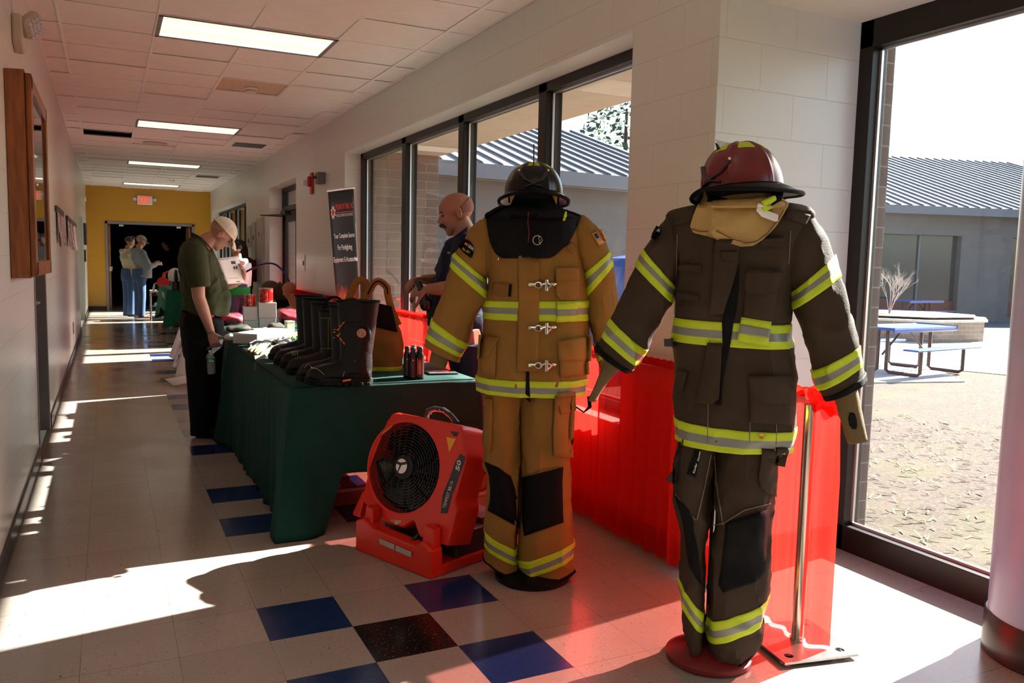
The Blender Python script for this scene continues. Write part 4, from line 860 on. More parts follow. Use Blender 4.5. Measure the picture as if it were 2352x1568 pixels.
BS1 = Loft(ringsP(FB, sl1, [.07, .08, .085, .085, .085, .08, .075, .072, .07], .075), FB.n, .009, 7, 23); BS2 = Loft(ringsP(FB, sl2, [.075, .085, .09, .09, .09, .085, .08, .076, .075], .08), FB.n, .009, 7, 29)
m_fleece = mat('grey_fleece', (.55, .55, .55), .9, bump=1, bs=120)
s1 = sleeve(BS1, skB, m_brn, coat, [(3, 4), (6, 7)], (7.5, 8), m_fleece); s2 = sleeve(BS2, skB, m_brn, coat, [(3, 4), (6, 7)], (7.5, 8), m_fleece)
w1 = Loft(ringsP(FB, q(((80, 1085), (165, 1150)), ((60, 1140), (130, 1175)), ((25, 1235), (75, 1245)), ((0, 1292), (42, 1300))), .03, .03), FB.n, .003, 8); w1.geo(12, 24).build('wristlet', m_knit, s1, solid=.003)
w2 = Loft(ringsP(FB, q(((1180, 1260), (1285, 1225)), ((1192, 1300), (1295, 1255)), ((1222, 1400), (1322, 1380)), ((1248, 1500), (1346, 1482))), .035, .035), FB.n, .003, 8); g = w2.geo(16, 24); skB.add(g); w_ = g.build('wristlet', m_knit, s2, solid=.003)
skB.rows('thumb_hole', q(((1258, 1355), (1282, 1357)), ((1250, 1380), (1292, 1388)), ((1256, 1415), (1294, 1420)), ((1270, 1432), (1288, 1434))), m_blkp, w_, .003, .002)
LB.stripe('reflective_stripe', 6.02, 6.98, coat, m_lime, m_silver); LB.stripe('reflective_stripe', 10.0, 11.0, coat, m_lime, m_silver)
R = lambda name, rows, m, off=.004, th=.005, par=coat, **k: skB.rows(name, rows, m, par, off, th, **k)
R('front_opening', q(((722, 640), (728, 640)), ((700, 740), (726, 750)), ((665, 850), (715, 860)), ((645, 920), (702, 910)), ((648, 1050), (686, 1020)), ((640, 1150), (665, 1120)), ((635, 1280), (650, 1200)), ((610, 1318), (640, 1318))), m_blkp, .0065, .003)
R('storm_flap', q(((610, 520), (728, 520)), ((605, 620), (725, 620)), ((598, 740), (690, 745)), ((585, 880), (650, 880))), m_brn, .009, .006); R('storm_flap', q(((575, 1018), (645, 1020)), ((560, 1130), (640, 1140)), ((525, 1280), (630, 1290)), ((515, 1305), (590, 1312))), m_brn, .009, .006)
R('collar_tab', q(((638, 580), (720, 580)), ((642, 618), (718, 622))), m_brnd, .016, .005)
for rows in (q(((435, 640), (545, 646)), ((432, 670), (543, 678))), q(((422, 775), (532, 788)), ((422, 808), (528, 820))), q(((830, 520), (945, 512)), ((828, 550), (945, 550)))): R('strap_loop', rows, m_brnd, .012, .007)
p_ = R('radio_pocket', q(((765, 668), (932, 675)), ((758, 780), (905, 780)), ((748, 895), (880, 915))), m_brn, .010, .010)
R('pocket_flap', q(((762, 672), (935, 680)), ((754, 740), (920, 725)), ((760, 775), (900, 765)), ((790, 784), (850, 782))), m_brn, .022, .005, par=p_)
R('stripe_overlap', q(((738, 895), (882, 918)), ((718, 1010), (866, 1034))), m_lime, .014, .004); R('silver_strip', q(((732, 930), (878, 955)), ((725, 972), (872, 996))), m_silver, .018, .002)
R('cargo_pocket', q(((775, 1180), (975, 1180)), ((780, 1400), (985, 1415))), m_brn, .007, .006); R('pocket_flap', q(((772, 1180), (978, 1178)), ((778, 1240), (985, 1240)), ((800, 1290), (985, 1300)), ((850, 1308), (985, 1312))), m_brn, .015, .006)
R('cargo_pocket', q(((432, 1150), (480, 1160)), ((430, 1250), (455, 1250))), m_brn, .010, .008)
R('shoulder_yoke', q(((410, 400), (515, 370)), ((410, 455), (500, 430))), m_brn, .006, .005); R('shoulder_yoke', q(((960, 375), (1070, 405)), ((950, 415), (1045, 455))), m_brn, .006, .005)
R('side_buckle', q(((366, 1000), (412, 998)), ((368, 1036), (412, 1036))), m_black, .006, .010)
bp_ = R('arm_patch', q(((330, 455), (352, 470)), ((310, 490), (345, 500)), ((303, 515), (325, 525))), m_blkp, .008, .005, par=s1)
flat_text(skB, 'ON', c(322, 480), c(342, 488), c(328, 464), m_white, bp_, skB, off=.014)
g = G(); hp_ = skB.hit(*c(836, 1466), .009); Mx = Matrix.Translation(hp_) @ FB.n.to_track_quat('Z', 'Y').to_matrix().to_4x4(); g.lathe([(.004, -.002), (.009, -.003), (.009, .001), (.004, .001)], Mx, 16); g.build('grommet', mat('brass', (.45, .25, .06), .3, metal=.8), coat)
for P_ in ([(618, 510), (605, 700), (585, 880)], [(585, 1010), (575, 1500)], [(780, 1390), (778, 1500)], [(430, 500), (425, 700), (415, 880)], [(975, 480), (965, 640)], [(910, 1330), (905, 1510)], [(720, 520), (722, 640), (690, 745), (648, 880)]): skB.seam('seam', [c(*a) for a in P_], coat, m_thr_b, .0015, .004)
tr = thing('turnout_trousers', 'dark brown firefighter trousers with black knee patches below the brown coat', 'firefighter trousers', FB.g+V((0, 0, .06)))
ql = lambda *P: [(cl_(*a), cl_(*b)) for a, b in P]
L1 = Loft(ringsP(FB, ql(((170, 40), (410, 40)), ((165, 110), (395, 110)), ((148, 220), (372, 220)), ((128, 385), (350, 390)), ((158, 520), (345, 545)), ((180, 640), (330, 650)), ((170, 830), (326, 860)), ((162, 915), (320, 1100)), ((162, 1045), (318, 1232)), ((170, 1210), (322, 1310)), ((200, 1320), (322, 1375)), ((228, 1365), (318, 1398))), [.11, .11, .11, .11, .1, .095, .09, .09, .085, .085, .085, .08], .09), FB.n, .012, 6, 31)
L2 = Loft(ringsP(FB, ql(((385, 40), (775, 40)), ((380, 110), (770, 110)), ((368, 300), (750, 290)), ((358, 480), (735, 430)), ((362, 590), (735, 520)), ((342, 700), (718, 680)), ((330, 900), (702, 900)), ((327, 1140), (692, 1040)), ((329, 1272), (668, 1182)), ((330, 1340), (685, 1240)), ((350, 1400), (660, 1330)), ((385, 1440), (600, 1395))), [.12, .12, .12, .12, .12, .11, .105, .1, .1, .1, .1, .09], .10), FB.n, .013, 6, 37)
for Lg in (L1, L2):
    g = Lg.geo(64, 44); skB.add(g); o = g.build('leg', m_brn, tr, solid=.005)
    Lg.stripe('reflective_stripe', 7, 8, o, m_lime, m_silver); Lg.geo(4, 48, v0=10.45, v1=11, off=.004).build('hem_trim', m_blkp, o, solid=.005)
RL = lambda name, rows, m, off=.005, th=.005: skB.rows(name, rows, m, tr, off, th, nu=12)
RL('knee_patch', ql(((125, 400), (150, 430)), ((150, 470), (240, 545)), ((185, 600), (248, 640)), ((205, 750), (272, 740)), ((222, 850), (285, 870)), ((270, 940), (292, 965))), m_blkp)
RL('knee_patch', ql(((445, 590), (705, 505)), ((438, 680), (700, 650)), ((420, 850), (690, 800)), ((400, 965), (685, 885)), ((430, 1015), (640, 945))), m_blkp, .007)
RL('cargo_pocket', ql(((670, 140), (750, 150)), ((645, 300), (748, 300)), ((655, 370), (742, 425))), m_brn, .012, .02); RL('pocket_flap', ql(((755, 130), (832, 130)), ((755, 235), (808, 245))), m_brnd, .010, .010)
RL('pocket_flap', ql(((150, 90), (175, 95)), ((128, 250), (150, 260)), ((80, 322), (130, 350))), m_brnd, .006, .008)
ht = RL('hang_tag', ql(((258, 140), (296, 140)), ((205, 290), (262, 310))), m_blkp, .016, .003)
flat_text(skB, 'Kevlar', cl_(255, 285), cl_(272, 225), cl_(242, 278), m_white, ht, skB, off=.022); flat_text(skB, 'Nomex', cl_(280, 210), cl_(292, 150), cl_(270, 206), m_white, ht, skB, off=.022)
RL('yellow_label', ql(((790, 180), (808, 160)), ((812, 212), (826, 192))), m_lime, .022, .003)
for P_ in ([(355, 170), (320, 350), (270, 570)], [(375, 180), (395, 400), (430, 600)], [(365, 600), (430, 592), (560, 510), (720, 470)], [(135, 410), (200, 500), (260, 570)]): skB.seam('seam', [cl_(*a) for a in P_], tr, m_thr_b, .0022, .004)
ch = mkc(1560, 300, .19133)
hood = thing('protective_hood', 'tan knit hood draped over the collar of the brown coat', 'hood', FB.P(1690, 500, -.1))
nk = Loft(ringsP(FB, [(ch(330, 700), ch(1130, 640)), (ch(290, 830), ch(1180, 800)), (ch(250, 890), ch(1290, 860)), (ch(210, 960), ch(1300, 930))], [.10, .11, .13, .15], [.1, .11, .12, .12]), FB.n, .006, 8, 2)
g = nk.geo(16, 48); skB.add(g); g.build('neck_tube', m_hoodtan, hood, solid=.003)
HB2 = [((290, 850), (1200, 790)), ((230, 880), (1320, 880)), ((170, 1010), (1255, 1000)), ((130, 1150), (1160, 1150)), ((170, 1225), (1075, 1240)), ((330, 1262), (1010, 1300)), ((560, 1335), (950, 1345)), ((740, 1392), (880, 1378))]
n_ = len(HB2)-1
def fn(u, v, A_=None):
    t_ = v*n_; i = min(int(t_), n_-1); f = t_-i; (ax, ay), (bx_, by) = HB2[i]; (cx, cy), (dx_, dy_) = HB2[i+1]
    x = (ax+(cx-ax)*f)*(1-u)+(bx_+(dx_-bx_)*f)*u; y = (ay+(cy-ay)*f)*(1-u)+(by+(dy_-by)*f)*u
    fold = .022*math.exp(-((x-400)/45)**2)*min(1, v*2)+.012*sin(x/210+v*3)*v
    return skB.hit(*ch(x, y), .016, .1)-FB.n*fold
G().grid(fn, 48, 30).build('bib', m_hoodtan, hood, solid=.005, soff=0, recalc=False)
skB.seam('hem_seam', [ch(*a) for a in ((150, 1180), (240, 1210), (360, 1210))], hood, m_thr_t, .002, .026); skB.seam('hem_seam', [ch(*a) for a in ((440, 1200), (640, 1300), (800, 1345), (930, 1330), (1060, 1235), (1180, 1080), (1250, 960))], hood, m_thr_t, .002, .024)
lbt = skB.rows('care_label', [(ch(945, 870), ch(985, 880)), (ch(925, 960), ch(1060, 960)), (ch(990, 1030), ch(1190, 1010)), (ch(1150, 1090), ch(1185, 1085))], m_paper, hood, .03, .002)
Cb = FB.P(1706, 432, 0)
m_redh = mat('dark_red_helmet', (.13, .0015, .003), .26, coat=.0, bump=.02, bs=40)
hd_ = (Matrix.Rotation(radians(38), 3, 'Z') @ (-FB.n))
hd_ = (Matrix.Rotation(radians(-42), 3, 'Z') @ (-FB.n))
h2, M2, _ = helmet(Cb, yawto(hd_), radians(-2), radians(7), m_redh, 'dark red fire helmet tilted on top of the brown suit', 1.0, m_black2, .150, False)
g = G(); g.prism([FB.P(*q_, -.06) for q_ in ((1642, 327), (1648, 330), (1668, 362), (1662, 380), (1655, 372))], FB.n*.006); g.build('shield_bracket', m_black, h2, smooth=0); g = G(); g.prism([FB.P(1643, 320, -.06), FB.P(1687, 331, -.01), FB.P(1676, 346, -.02), FB.P(1662, 358, -.055), FB.P(1652, 342, -.06)], FB.n*.003); g.build('front_shield_plate', mat('scratched_metal', (.7, .7, .7), .25, metal=.9, bump=.3, bs=60), h2, smooth=0)
g = G(); b_ = skB
kp = FB.P(*ch(1080, 875), -.13); g.box(-.03, .03, -.008, .008, -.018, .018, Matrix.Translation(kp) @ Matrix.Rotation(-.4, 4, 'Y')); g.build('chin_buckle', m_lime, h2, bevel=.006)
g = G(); g.tube([FB.P(*ch(1190, 730), -.05), FB.P(*ch(1160, 830), -.11), FB.P(*ch(1080, 880), -.125), FB.P(*ch(940, 870), -.125), FB.P(*ch(700, 850), -.12), FB.P(*ch(350, 820), -.10)], .018, 8, flat=.35); g.build('chin_strap', m_blkp, h2)
# ================================================================== TABLES AND CLOTHS
m_green = fabric('dark_green_cloth', (.004, .034, .028)); m_green2 = fabric('bright_green_cloth', (.01, .13, .065))
def clothmat(name, col, tr=.35):
    m = bpy.data.materials.new(name); m.use_nodes = True; t = m.node_tree; t.nodes.clear(); L = t.links.new; N = t.nodes.new
    o = N('ShaderNodeOutputMaterial'); d = N('ShaderNodeBsdfDiffuse'); q_ = N('ShaderNodeBsdfTranslucent'); p = N('ShaderNodeBsdfTransparent')
    d.inputs[0].default_value = (*col, 1); q_.inputs[0].default_value = (min(1, col[0]*1.3), col[1]*1.2, col[2]*1.2, 1); p.inputs[0].default_value = (1, .35, .32, 1)
    m1 = N('ShaderNodeMixShader'); m1.inputs[0].default_value = .5; L(d.outputs[0], m1.inputs[1]); L(q_.outputs[0], m1.inputs[2])
    tc = N('ShaderNodeTexCoord'); nz = N('ShaderNodeTexNoise'); nz.inputs['Scale'].default_value = 250; L(tc.outputs['Object'], nz.inputs[0])
    r = N('ShaderNodeMapRange'); r.inputs[3].default_value = tr*.6; r.inputs[4].default_value = tr*1.4; L(nz.outputs[0], r.inputs[0])
    m2 = N('ShaderNodeMixShader'); L(r.outputs[0], m2.inputs[0]); L(m1.outputs[0], m2.inputs[1]); L(p.outputs[0], m2.inputs[2]); L(m2.outputs[0], o.inputs[0]); MT[name] = m; return m
m_drape = clothmat('red_voile_drape', (.66, .016, .011), .26)
m_wood = mat('folding_table_top', (.30, .17, .09), .5)
def table(x0, x1, y0, y1, z, label, group):
    t = thing('folding_table', label, 'table', ((x0+x1)/2, (y0+y1)/2, 0), group)
    g = G(); g.box(x0+.01, x1-.01, y0+.01, y1-.01, z-.03, z-.004); g.build('table_top', m_wood, t, bevel=.004)
    for yy in (y0+.28, y1-.28):
        for xx in (x0+.1, x1-.1):
            g = G(); g.cyl((xx, yy, 0), (xx, yy, z-.03), .014, n=10); g.build('leg', m_steelp, t)
    for yy in (y0+.28, y1-.28): g = G(); g.tube([(x0+.1, yy, .12), (x1-.1, yy, .12)], .01, 8); g.build('crossbar', m_steelp, t)
    g = G(); g.tube([(x0+.3, y0+.28, .14), ((x0+x1)/2, y0+.9, z-.05)], .01, 8); g.build('brace', m_steelp, t); return t
def cloth(x0, x1, y0, y1, z, hem, label, m, cat='tablecloth', seed=0, corner=None, pleat=.02, n=260, cname='tablecloth'):
    """hem(side, s) -> z of hem; perimeter from far-left down the left side, front, right side, back"""
    P = [(x0, y1), (x0, y0), (x1, y0), (x1, y1), (x0, y1)]; Ls = [y1-y0, x1-x0, y1-y0, x1-x0]; tot = sum(Ls); nrm = [(-1, 0), (0, -1), (1, 0), (0, 1)]; rc = .025
    def per(u):
        s = u*tot
        for k in range(4):
            if s <= Ls[k] or k == 3: f = min(1, s/Ls[k]); break
            s -= Ls[k]
        a, b = P[k], P[k+1]; x, y = a[0]+(b[0]-a[0])*f, a[1]+(b[1]-a[1])*f; n_ = V((*nrm[k], 0)); w_ = .10
        d0, d1 = s, Ls[k]-s
        if d0 < w_: n_ = (n_+V((*nrm[(k-1) % 4], 0))*(1-d0/w_)).normalized()
        if d1 < w_: n_ = (n_+V((*nrm[(k+1) % 4], 0))*(1-d1/w_)).normalized()
        cd_ = min(d0, d1); return x, y, n_, k, f, cd_
    def fn(u, v):
        x, y, n_, k, f, cd_ = per(u % 1.0 if u < 1 else 0)
        zb = hem(k, f); cor = max(0, 1-cd_/.28)
        if corner: zb = corner(k, f, cd_, zb)
        h_ = z-zb; zz = z-.004-h_*v; vv = (v*h_/.75)
        s = u*tot; fold = noise.noise(V((s*7+seed, .3*v, seed)))+.6*noise.noise(V((s*16+seed, .5*v, 2)))+.3*sin(s*38+2*noise.noise(V((s*3, 0, 1))))
        out = .006+.02*vv+pleat*fold*vv*1.1+cor*cor*.13*vv
        return V((x, y, max(zz, .004)))+n_*max(.003, out)
    g = G().grid(fn, n, 26, cu=True)
    nx, ny = 8, 16
    g.grid(lambda u, v: V((x0-.004+(x1-x0+.008)*u, y0-.004+(y1-y0+.008)*v, z+.001+.0015*noise.noise(V((u*6, v*12, seed))))), nx, ny)
    o = g.build(cname, m, None, smooth=70, solid=.0015); return tag(o, label, cat)
TZ = .75
table(.0, .97, 1.43, 3.70, TZ-.008, 'folding table under the front half of the dark green cloth', 'folding tables under dark green cloths')
table(.06, .97, 3.74, 6.0, TZ-.008, 'folding table under the far half of the dark green cloth', 'folding tables under dark green cloths')
def hem1(k, f): return {0: .0, 1: .30, 2: .30, 3: .3}[k]
def cor1(k, f, cd_, zb):
    if k == 1 and f < .5: return .30*min(1, max(0, (cd_-.15)/.10))
    return zb
cloth(-.005, .975, 1.425, 3.71, TZ, hem1, 'dark green tablecloth on the near table, one corner trailing on the floor', m_green, seed=1, corner=cor1)
cloth(.055, .972, 3.72, 6.01, TZ-.001, lambda k, f: .02 if k == 0 else .3, 'dark green tablecloth on the far half of the long table', m_green, seed=8)
# ------------------------------------------------------------------ RED DRAPE LINE
m_pipe = mat('brushed_pipe', (.52, .50, .44), .22, metal=.95)
def drape(y0, y1, label, zb=.02, px_=1.5, zt=.915):
    L_ = y1-y0; n = int(L_*90)
    def fn(u, v):
        y = y0+L_*u; s = y*1.0
        fold = noise.noise(V((s*5.2, .2*v, 3)))+.7*noise.noise(V((s*12, .4*v, 5)))+.35*sin(s*60+4*noise.noise(V((s*2, 0, 8))))
        amp = .008+.035*min(1, v*3)
        z = zt+.035-(zt+.035-zb)*v
        if v < .075: return V((px_-.025-.006*sin(s*150)*1-.004*noise.noise(V((s*40, v*9, 1))), y, zt+.035-.05*(v/.075)+.004*sin(s*120)))
        return V((px_-.022+amp*fold, y+.006*fold, z))
    g = G().grid(fn, n, 30)
    g.grid(lambda u, v: V((px_+.024*cos(pi*(1-v))*1.0, y0+L_*u, zt+.012+.024*sin(pi*v)+.003*sin((y0+L_*u)*130))), n, 5)
    o = g.build('drape', m_drape, None, smooth=80, recalc=False); return tag(o, label, 'drape', 'red drapes along the window wall')
drape(-.60, 2.3, 'red drape panel at the near end beside the steel post', .03)
drape(2.33, 5.2, 'red drape panel behind the table and the man in navy', .02)
drape(5.23, 8.05, 'red drape panel below the switch plate, left of the black banner', .02)
drape(8.12, 11.2, 'farthest red drape panel beside the practice mannequin', .02)
def post(y, label, x=1.5, zt=.93):
    t = thing('drape_post', label, 'post', (x, y, 0), 'steel posts holding the drapes'); g = G()
    A_, B_ = V((1.336, -.454, 0)), V((1.61, -.508, 0))
    M = Matrix.Translation((x+.0, y, 0)) @ Matrix.Rotation(radians(-11), 4, 'Z'); hw = .15
    def sq(z): return [M @ V((a*hw, b*hw, z)) for a, b in ((-1, -1), (1, -1), (1, 1), (-1, 1))]
    # plate with three round holes: grid cells with holes cut by ring patches
    g = G(); holes = [(-.105, -.105), (.105, -.105), (-.105, .105), (.105, .105)]; hr = .016; cell = .045
    xs = [-.15, -.15, .15, .15]
    def plate(z, fl_):
        gg = G(); cs = [-.15, -.105-cell/1.0+.0, -.105+cell, .105-cell, .105+cell, .15]
        for i in range(5):
            for j in range(5):
                if cs[i+1]-cs[i] < 1e-6 or cs[j+1]-cs[j] < 1e-6: continue
                cxm, cym = (cs[i]+cs[i+1])/2, (cs[j]+cs[j+1])/2
                hh = [h_ for h_ in holes if abs(h_[0]-cxm) < .02 and abs(h_[1]-cym) < .02]
                if not hh: gg.add([M @ V((cs[i], cs[j], z)), M @ V((cs[i+1], cs[j], z)), M @ V((cs[i+1], cs[j+1], z)), M @ V((cs[i], cs[j+1], z))], [(0, 1, 2, 3)])
                else:
                    hx, hy = hh[0]; N_ = 24; pv = []
                    for k in range(N_):
                        a = 2*pi*k/N_+pi/4; dx_, dy_ = cos(a), sin(a); tx = ((cs[i+1] if dx_ > 0 else cs[i])-hx)/dx_ if abs(dx_) > 1e-6 else 9; ty = ((cs[j+1] if dy_ > 0 else cs[j])-hy)/dy_ if abs(dy_) > 1e-6 else 9; tt = min(tx, ty)
                        pv += [M @ V((hx+dx_*tt, hy+dy_*tt, z)), M @ V((hx+dx_*hr, hy+dy_*hr, z))]
                    gg.add(pv, [(2*k, (2*k+2) % (2*N_), (2*k+3) % (2*N_), 2*k+1) for k in range(N_)])
        return gg
    plate(.012, 1).build('base_plate', mat('worn_steel_plate', (.42, .40, .40), .3, metal=.9, var=.3), t, smooth=0, solid=.008, soff=1, recalc=True)
    g = G(); g.cyl((x, y, .012), (x, y, zt), .022, n=24); g.cyl((x, y, .012), (x, y, .03), .026, n=24); g.build('pole', m_pipe, t)
    return t
post(-.49, 'brushed steel post on a square plate at the near end of the red drapes', 1.485-.03, .90)
post(2.315, 'steel post between red drape panels behind the tan suit', 1.5); post(8.08, 'steel post between the two farthest red drape panels', 1.5)
g = G(); g.cyl((1.5, -.6, .925), (1.5, 11.2, .925), .014, n=12); tag(g.build('crossbar', m_pipe), 'long horizontal pipe threaded through the tops of the red drapes', 'pipe')
# bunched drape end over the post
g = G(); rn = random.Random(2)
g.grid(lambda u, v: V((1.475+.05*cos(2*pi*u)*(1+.25*sin(9*u*2+v*8)), -.50-.13*v+.0, .925+.045*sin(2*pi*u)*(1+.3*sin(u*20+v*11)))), 30, 12, cu=True)
tag(g.build('drape_gather', m_drape, smooth=80, recalc=False), 'bunched end of the red drape wrapped over the top of the near post', 'drape')
# ------------------------------------------------------------------ ROLL UP BANNER
t = thing('rollup_banner', 'tall black roll-up banner with red heading and flames beside the window', 'banner', (1.33, 5.6, 0))
a0, a1 = V((1.18, 5.62, 0)), V((1.46, 5.60, 0))
p00, p10 = on('y', 5.6, 753, 440), on('y', 5.6, 812, 432); q00, q10 = on('y', 5.6, 778, 760), on('y', 5.6, 832, 760)
def bn(u, v, off=0): 
    p_ = (p00*(1-u)+p10*u)*(1-v)+(q00*(1-u)+q10*u)*v; return p_+V((0, -off+.012*sin(pi*u)*1, 0))
Ed = q00.z; 
m = bpy.data.materials.new('banner_print'); m.use_nodes = True; tt = m.node_tree; b = tt.nodes['Principled BSDF']; L = tt.links.new; N = tt.nodes.new; b.inputs['Roughness'].default_value = .45
gp = N('ShaderNodeNewGeometry'); sx = N('ShaderNodeSeparateXYZ'); L(gp.outputs['Position'], sx.inputs[0]); mp = N('ShaderNodeMapping'); mp.inputs['Scale'].default_value = (9, 9, 2.6); L(gp.outputs['Position'], mp.inputs[0])
nz = N('ShaderNodeTexNoise'); nz.inputs['Scale'].default_value = 1.3; nz.inputs['Detail'].default_value = 6; nz.inputs['Distortion'].default_value = 1.2; L(mp.outputs[0], nz.inputs[0])
rg = N('ShaderNodeMapRange'); rg.inputs[1].default_value = 1.35; rg.inputs[2].default_value = .75; L(sx.outputs[2], rg.inputs[0]); mu = N('ShaderNodeMath'); mu.operation = 'MULTIPLY'; L(rg.outputs[0], mu.inputs[0]); L(nz.outputs[0], mu.inputs[1])
rp = N('ShaderNodeValToRGB'); L(mu.outputs[0], rp.inputs[0]); e = rp.color_ramp.elements; e[0].position = .18; e[0].color = (.022, .020, .021, 1); e[1].position = .5; e[1].color = (.75, .28, .05, 1); x_ = e.new(.28); x_.color = (.25, .05, .015, 1); L(rp.outputs[0], b.inputs['Base Color'])
bb3 = G().grid(lambda u, v: bn(u, v*1.9), 10, 20).build('panel', m, t, solid=.002)
g = G(); g.tube([bn(-.04, -.005, .0), bn(1.04, -.005, .0)], .014, 10); g.build('top_rail', m_alu, t); g = G(); pz = bn(.5, 1.9)
g.box(1.2, 1.6, 5.52, 5.7, 0, .07); g.build('base_housing', m_alu, t, bevel=.01); g = G(); g.cyl((1.36, 5.66, .05), (1.33, 5.64, 2.06), .01, n=8); g.build('support_pole', m_alu, t)
m_wt = mat('banner_white', (.75, .73, .72), .5); m_rd = mat('banner_red', (.55, .04, .02), .5)
def bt(s, u0, u1, v0, v1, m, **k): p_ = bn(u0, v0, .004); text('lettering', s, p_, bn(u1, v0, .004)-p_, bn(u0, v1, .004)-p_, m, bb3, **k)
bt('PIEDMONT FIRE, INC.', .24, .95, .14, .095, m_rd, bold=.03); bt('PROUDLY SERVING THE SOUTHEAST', .26, .92, .185, .165, m_wt)
bt('Your Complete Source', .10, .92, .345, .30, m_wt, bold=.025); bt('For Firefighting', .22, .80, .43, .38, m_wt, bold=.025); bt('Equipment & Accessories', .02, .97, .515, .465, m_wt, bold=.025)
g = G(); g.box(0, 1, 0, 1, 0, 1)
g = G(); p_ = [bn(.26, .158, .004), bn(.96, .158, .004), bn(.96, .152, .004), bn(.26, .152, .004)]; g.add(p_, [(0, 1, 2, 3)]); g.build('red_rule', m_rd, bb3, smooth=0, solid=.001)
g = G(); cc = bn(.14, .15, .004); g.add([cc]+[cc+V((cos(a)*.028*(1 if k % 2 else .6), 0, sin(a)*.075*(1 if k % 2 else .6))) for k, a in enumerate([2*pi*i/16 for i in range(16)])], [(0, i+1, (i+1) % 16+1) for i in range(16)]); g.build('maltese_badge', m_wt, bb3, smooth=0, solid=.001)
g = G(); cc = bn(.14, .15, .006); g.add([cc]+[cc+V((cos(a)*.013, 0, sin(a)*.035)) for a in [2*pi*i/16 for i in range(16)]], [(0, i+1, (i+1) % 16+1) for i in range(16)]); g.build('badge_centre', m_rd, bb3, smooth=0, solid=.001)
# ------------------------------------------------------------------ FAN
A_ = V((.231, 1.107, 0)); u_ = V((.3753, -.9269, 0)).normalized(); p_ = V((.9269, .3753, 0)).normalized(); Z_ = V((0, 0, 1))
fan = thing('blower_fan', 'red electric blower fan with a round black grille in front of the green table', 'fan', A_+u_*.27+p_*.2)
m_fred = mat('orange_red_plastic', (.62, .016, .005), .42, bump=.05, bs=300); m_blade = mat('glossy_black_blade', (.006, .005, .005), .22, spec=.3)
FM = Matrix(((u_.x, p_.x, 0, A_.x), (u_.y, p_.y, 0, A_.y), (0, 0, 1, 0), (0, 0, 0, 1)))   # local: x across, y back, z up
tl = radians(14); O_ = A_+p_*.05+Z_*.06; W_ = (Z_*cos(tl)+p_*sin(tl)); Nf = u_.cross(W_).normalized()
if Nf.dot(CAMP-O_) < 0: Nf = -Nf
cf = mkc(480, 880, .2849)
def fp(X, Y):
    d = ray(*cf(X, Y)); tt_ = (O_-CAMP).dot(Nf)/d.dot(Nf); q_ = CAMP+d*tt_-O_; return (q_.dot(u_), q_.dot(W_))
def F3(s, t_, o_=0): return O_+u_*s+W_*t_+Nf*o_
cx_, ct_ = fp(1578, 682); l_ = fp(1285, 690); r_ = fp(1868, 690); tp = fp(1590, 308); bm = fp(1560, 1058)
ra, rb_ = (r_[0]-l_[0])/2, (tp[1]-bm[1])/2; cx_ = (l_[0]+r_[0])/2; ct_ = (tp[1]+bm[1])/2
outl = [fp(*a) for a in ((1515, 232), (1470, 245), (1430, 300), (1300, 640), (1240, 880), (1240, 965), (1330, 1040), (1430, 1130), (1560, 1165), (1640, 1120), (1700, 1120), (1700, 1245), (1915, 1312), (1990, 1010), (1975, 930), (2068, 600), (2042, 430), (2035, 350), (1980, 325), (1665, 262))]
def outr(a):
    dx_, dy_ = cos(a), sin(a); best = 0
    for i in range(len(outl)):
        x1, y1 = outl[i][0]-cx_, outl[i][1]-ct_; x2, y2 = outl[(i+1) % len(outl)][0]-cx_, outl[(i+1) % len(outl)][1]-ct_
        den = dx_*(y2-y1)-dy_*(x2-x1)
        if abs(den) < 1e-9: continue
        tt_ = (x1*(y2-y1)-y1*(x2-x1))/den; s_ = (x1*dy_-y1*dx_)/den
        if -1e-6 <= s_ <= 1+1e-6 and tt_ > best: best = tt_
    return best
def fr(u, v):
    a = 2*pi*u; ro = outr(a); ri = (cos(a)**2/ra**2+sin(a)**2/rb_**2)**-.5
    if v < .001: r = ri*.97; o_ = -.05
    elif v < .2: r = ri; o_ = .004
    elif v < .45: r = ri+.010; o_ = .006
    elif v < .6: r = max(ri+.014, min(ro-.012, ri+.03)); o_ = 0
    elif v < .9: r = ro-.008; o_ = -.001
    else: r = ro; o_ = -.010
    return F3(cx_+r*cos(a), ct_+r*sin(a), o_)
g = G().grid(fr, 144, 6, cu=True)
g.grid(lambda u, v: F3(cx_+outr(2*pi*u)*cos(2*pi*u)*(1-.02*v), ct_+outr(2*pi*u)*sin(2*pi*u)*(1-.02*v), -.010-.15*v), 144, 4, cu=True)
g.add([F3(cx_, ct_, -.16)]+[F3(cx_+outr(2*pi*k/144)*.98*cos(2*pi*k/144), ct_+outr(2*pi*k/144)*.98*sin(2*pi*k/144), -.16) for k in range(144)], [(0, k+1, (k+1) % 144+1) for k in range(144)])
body = g.build('housing', m_fred, fan, smooth=40)
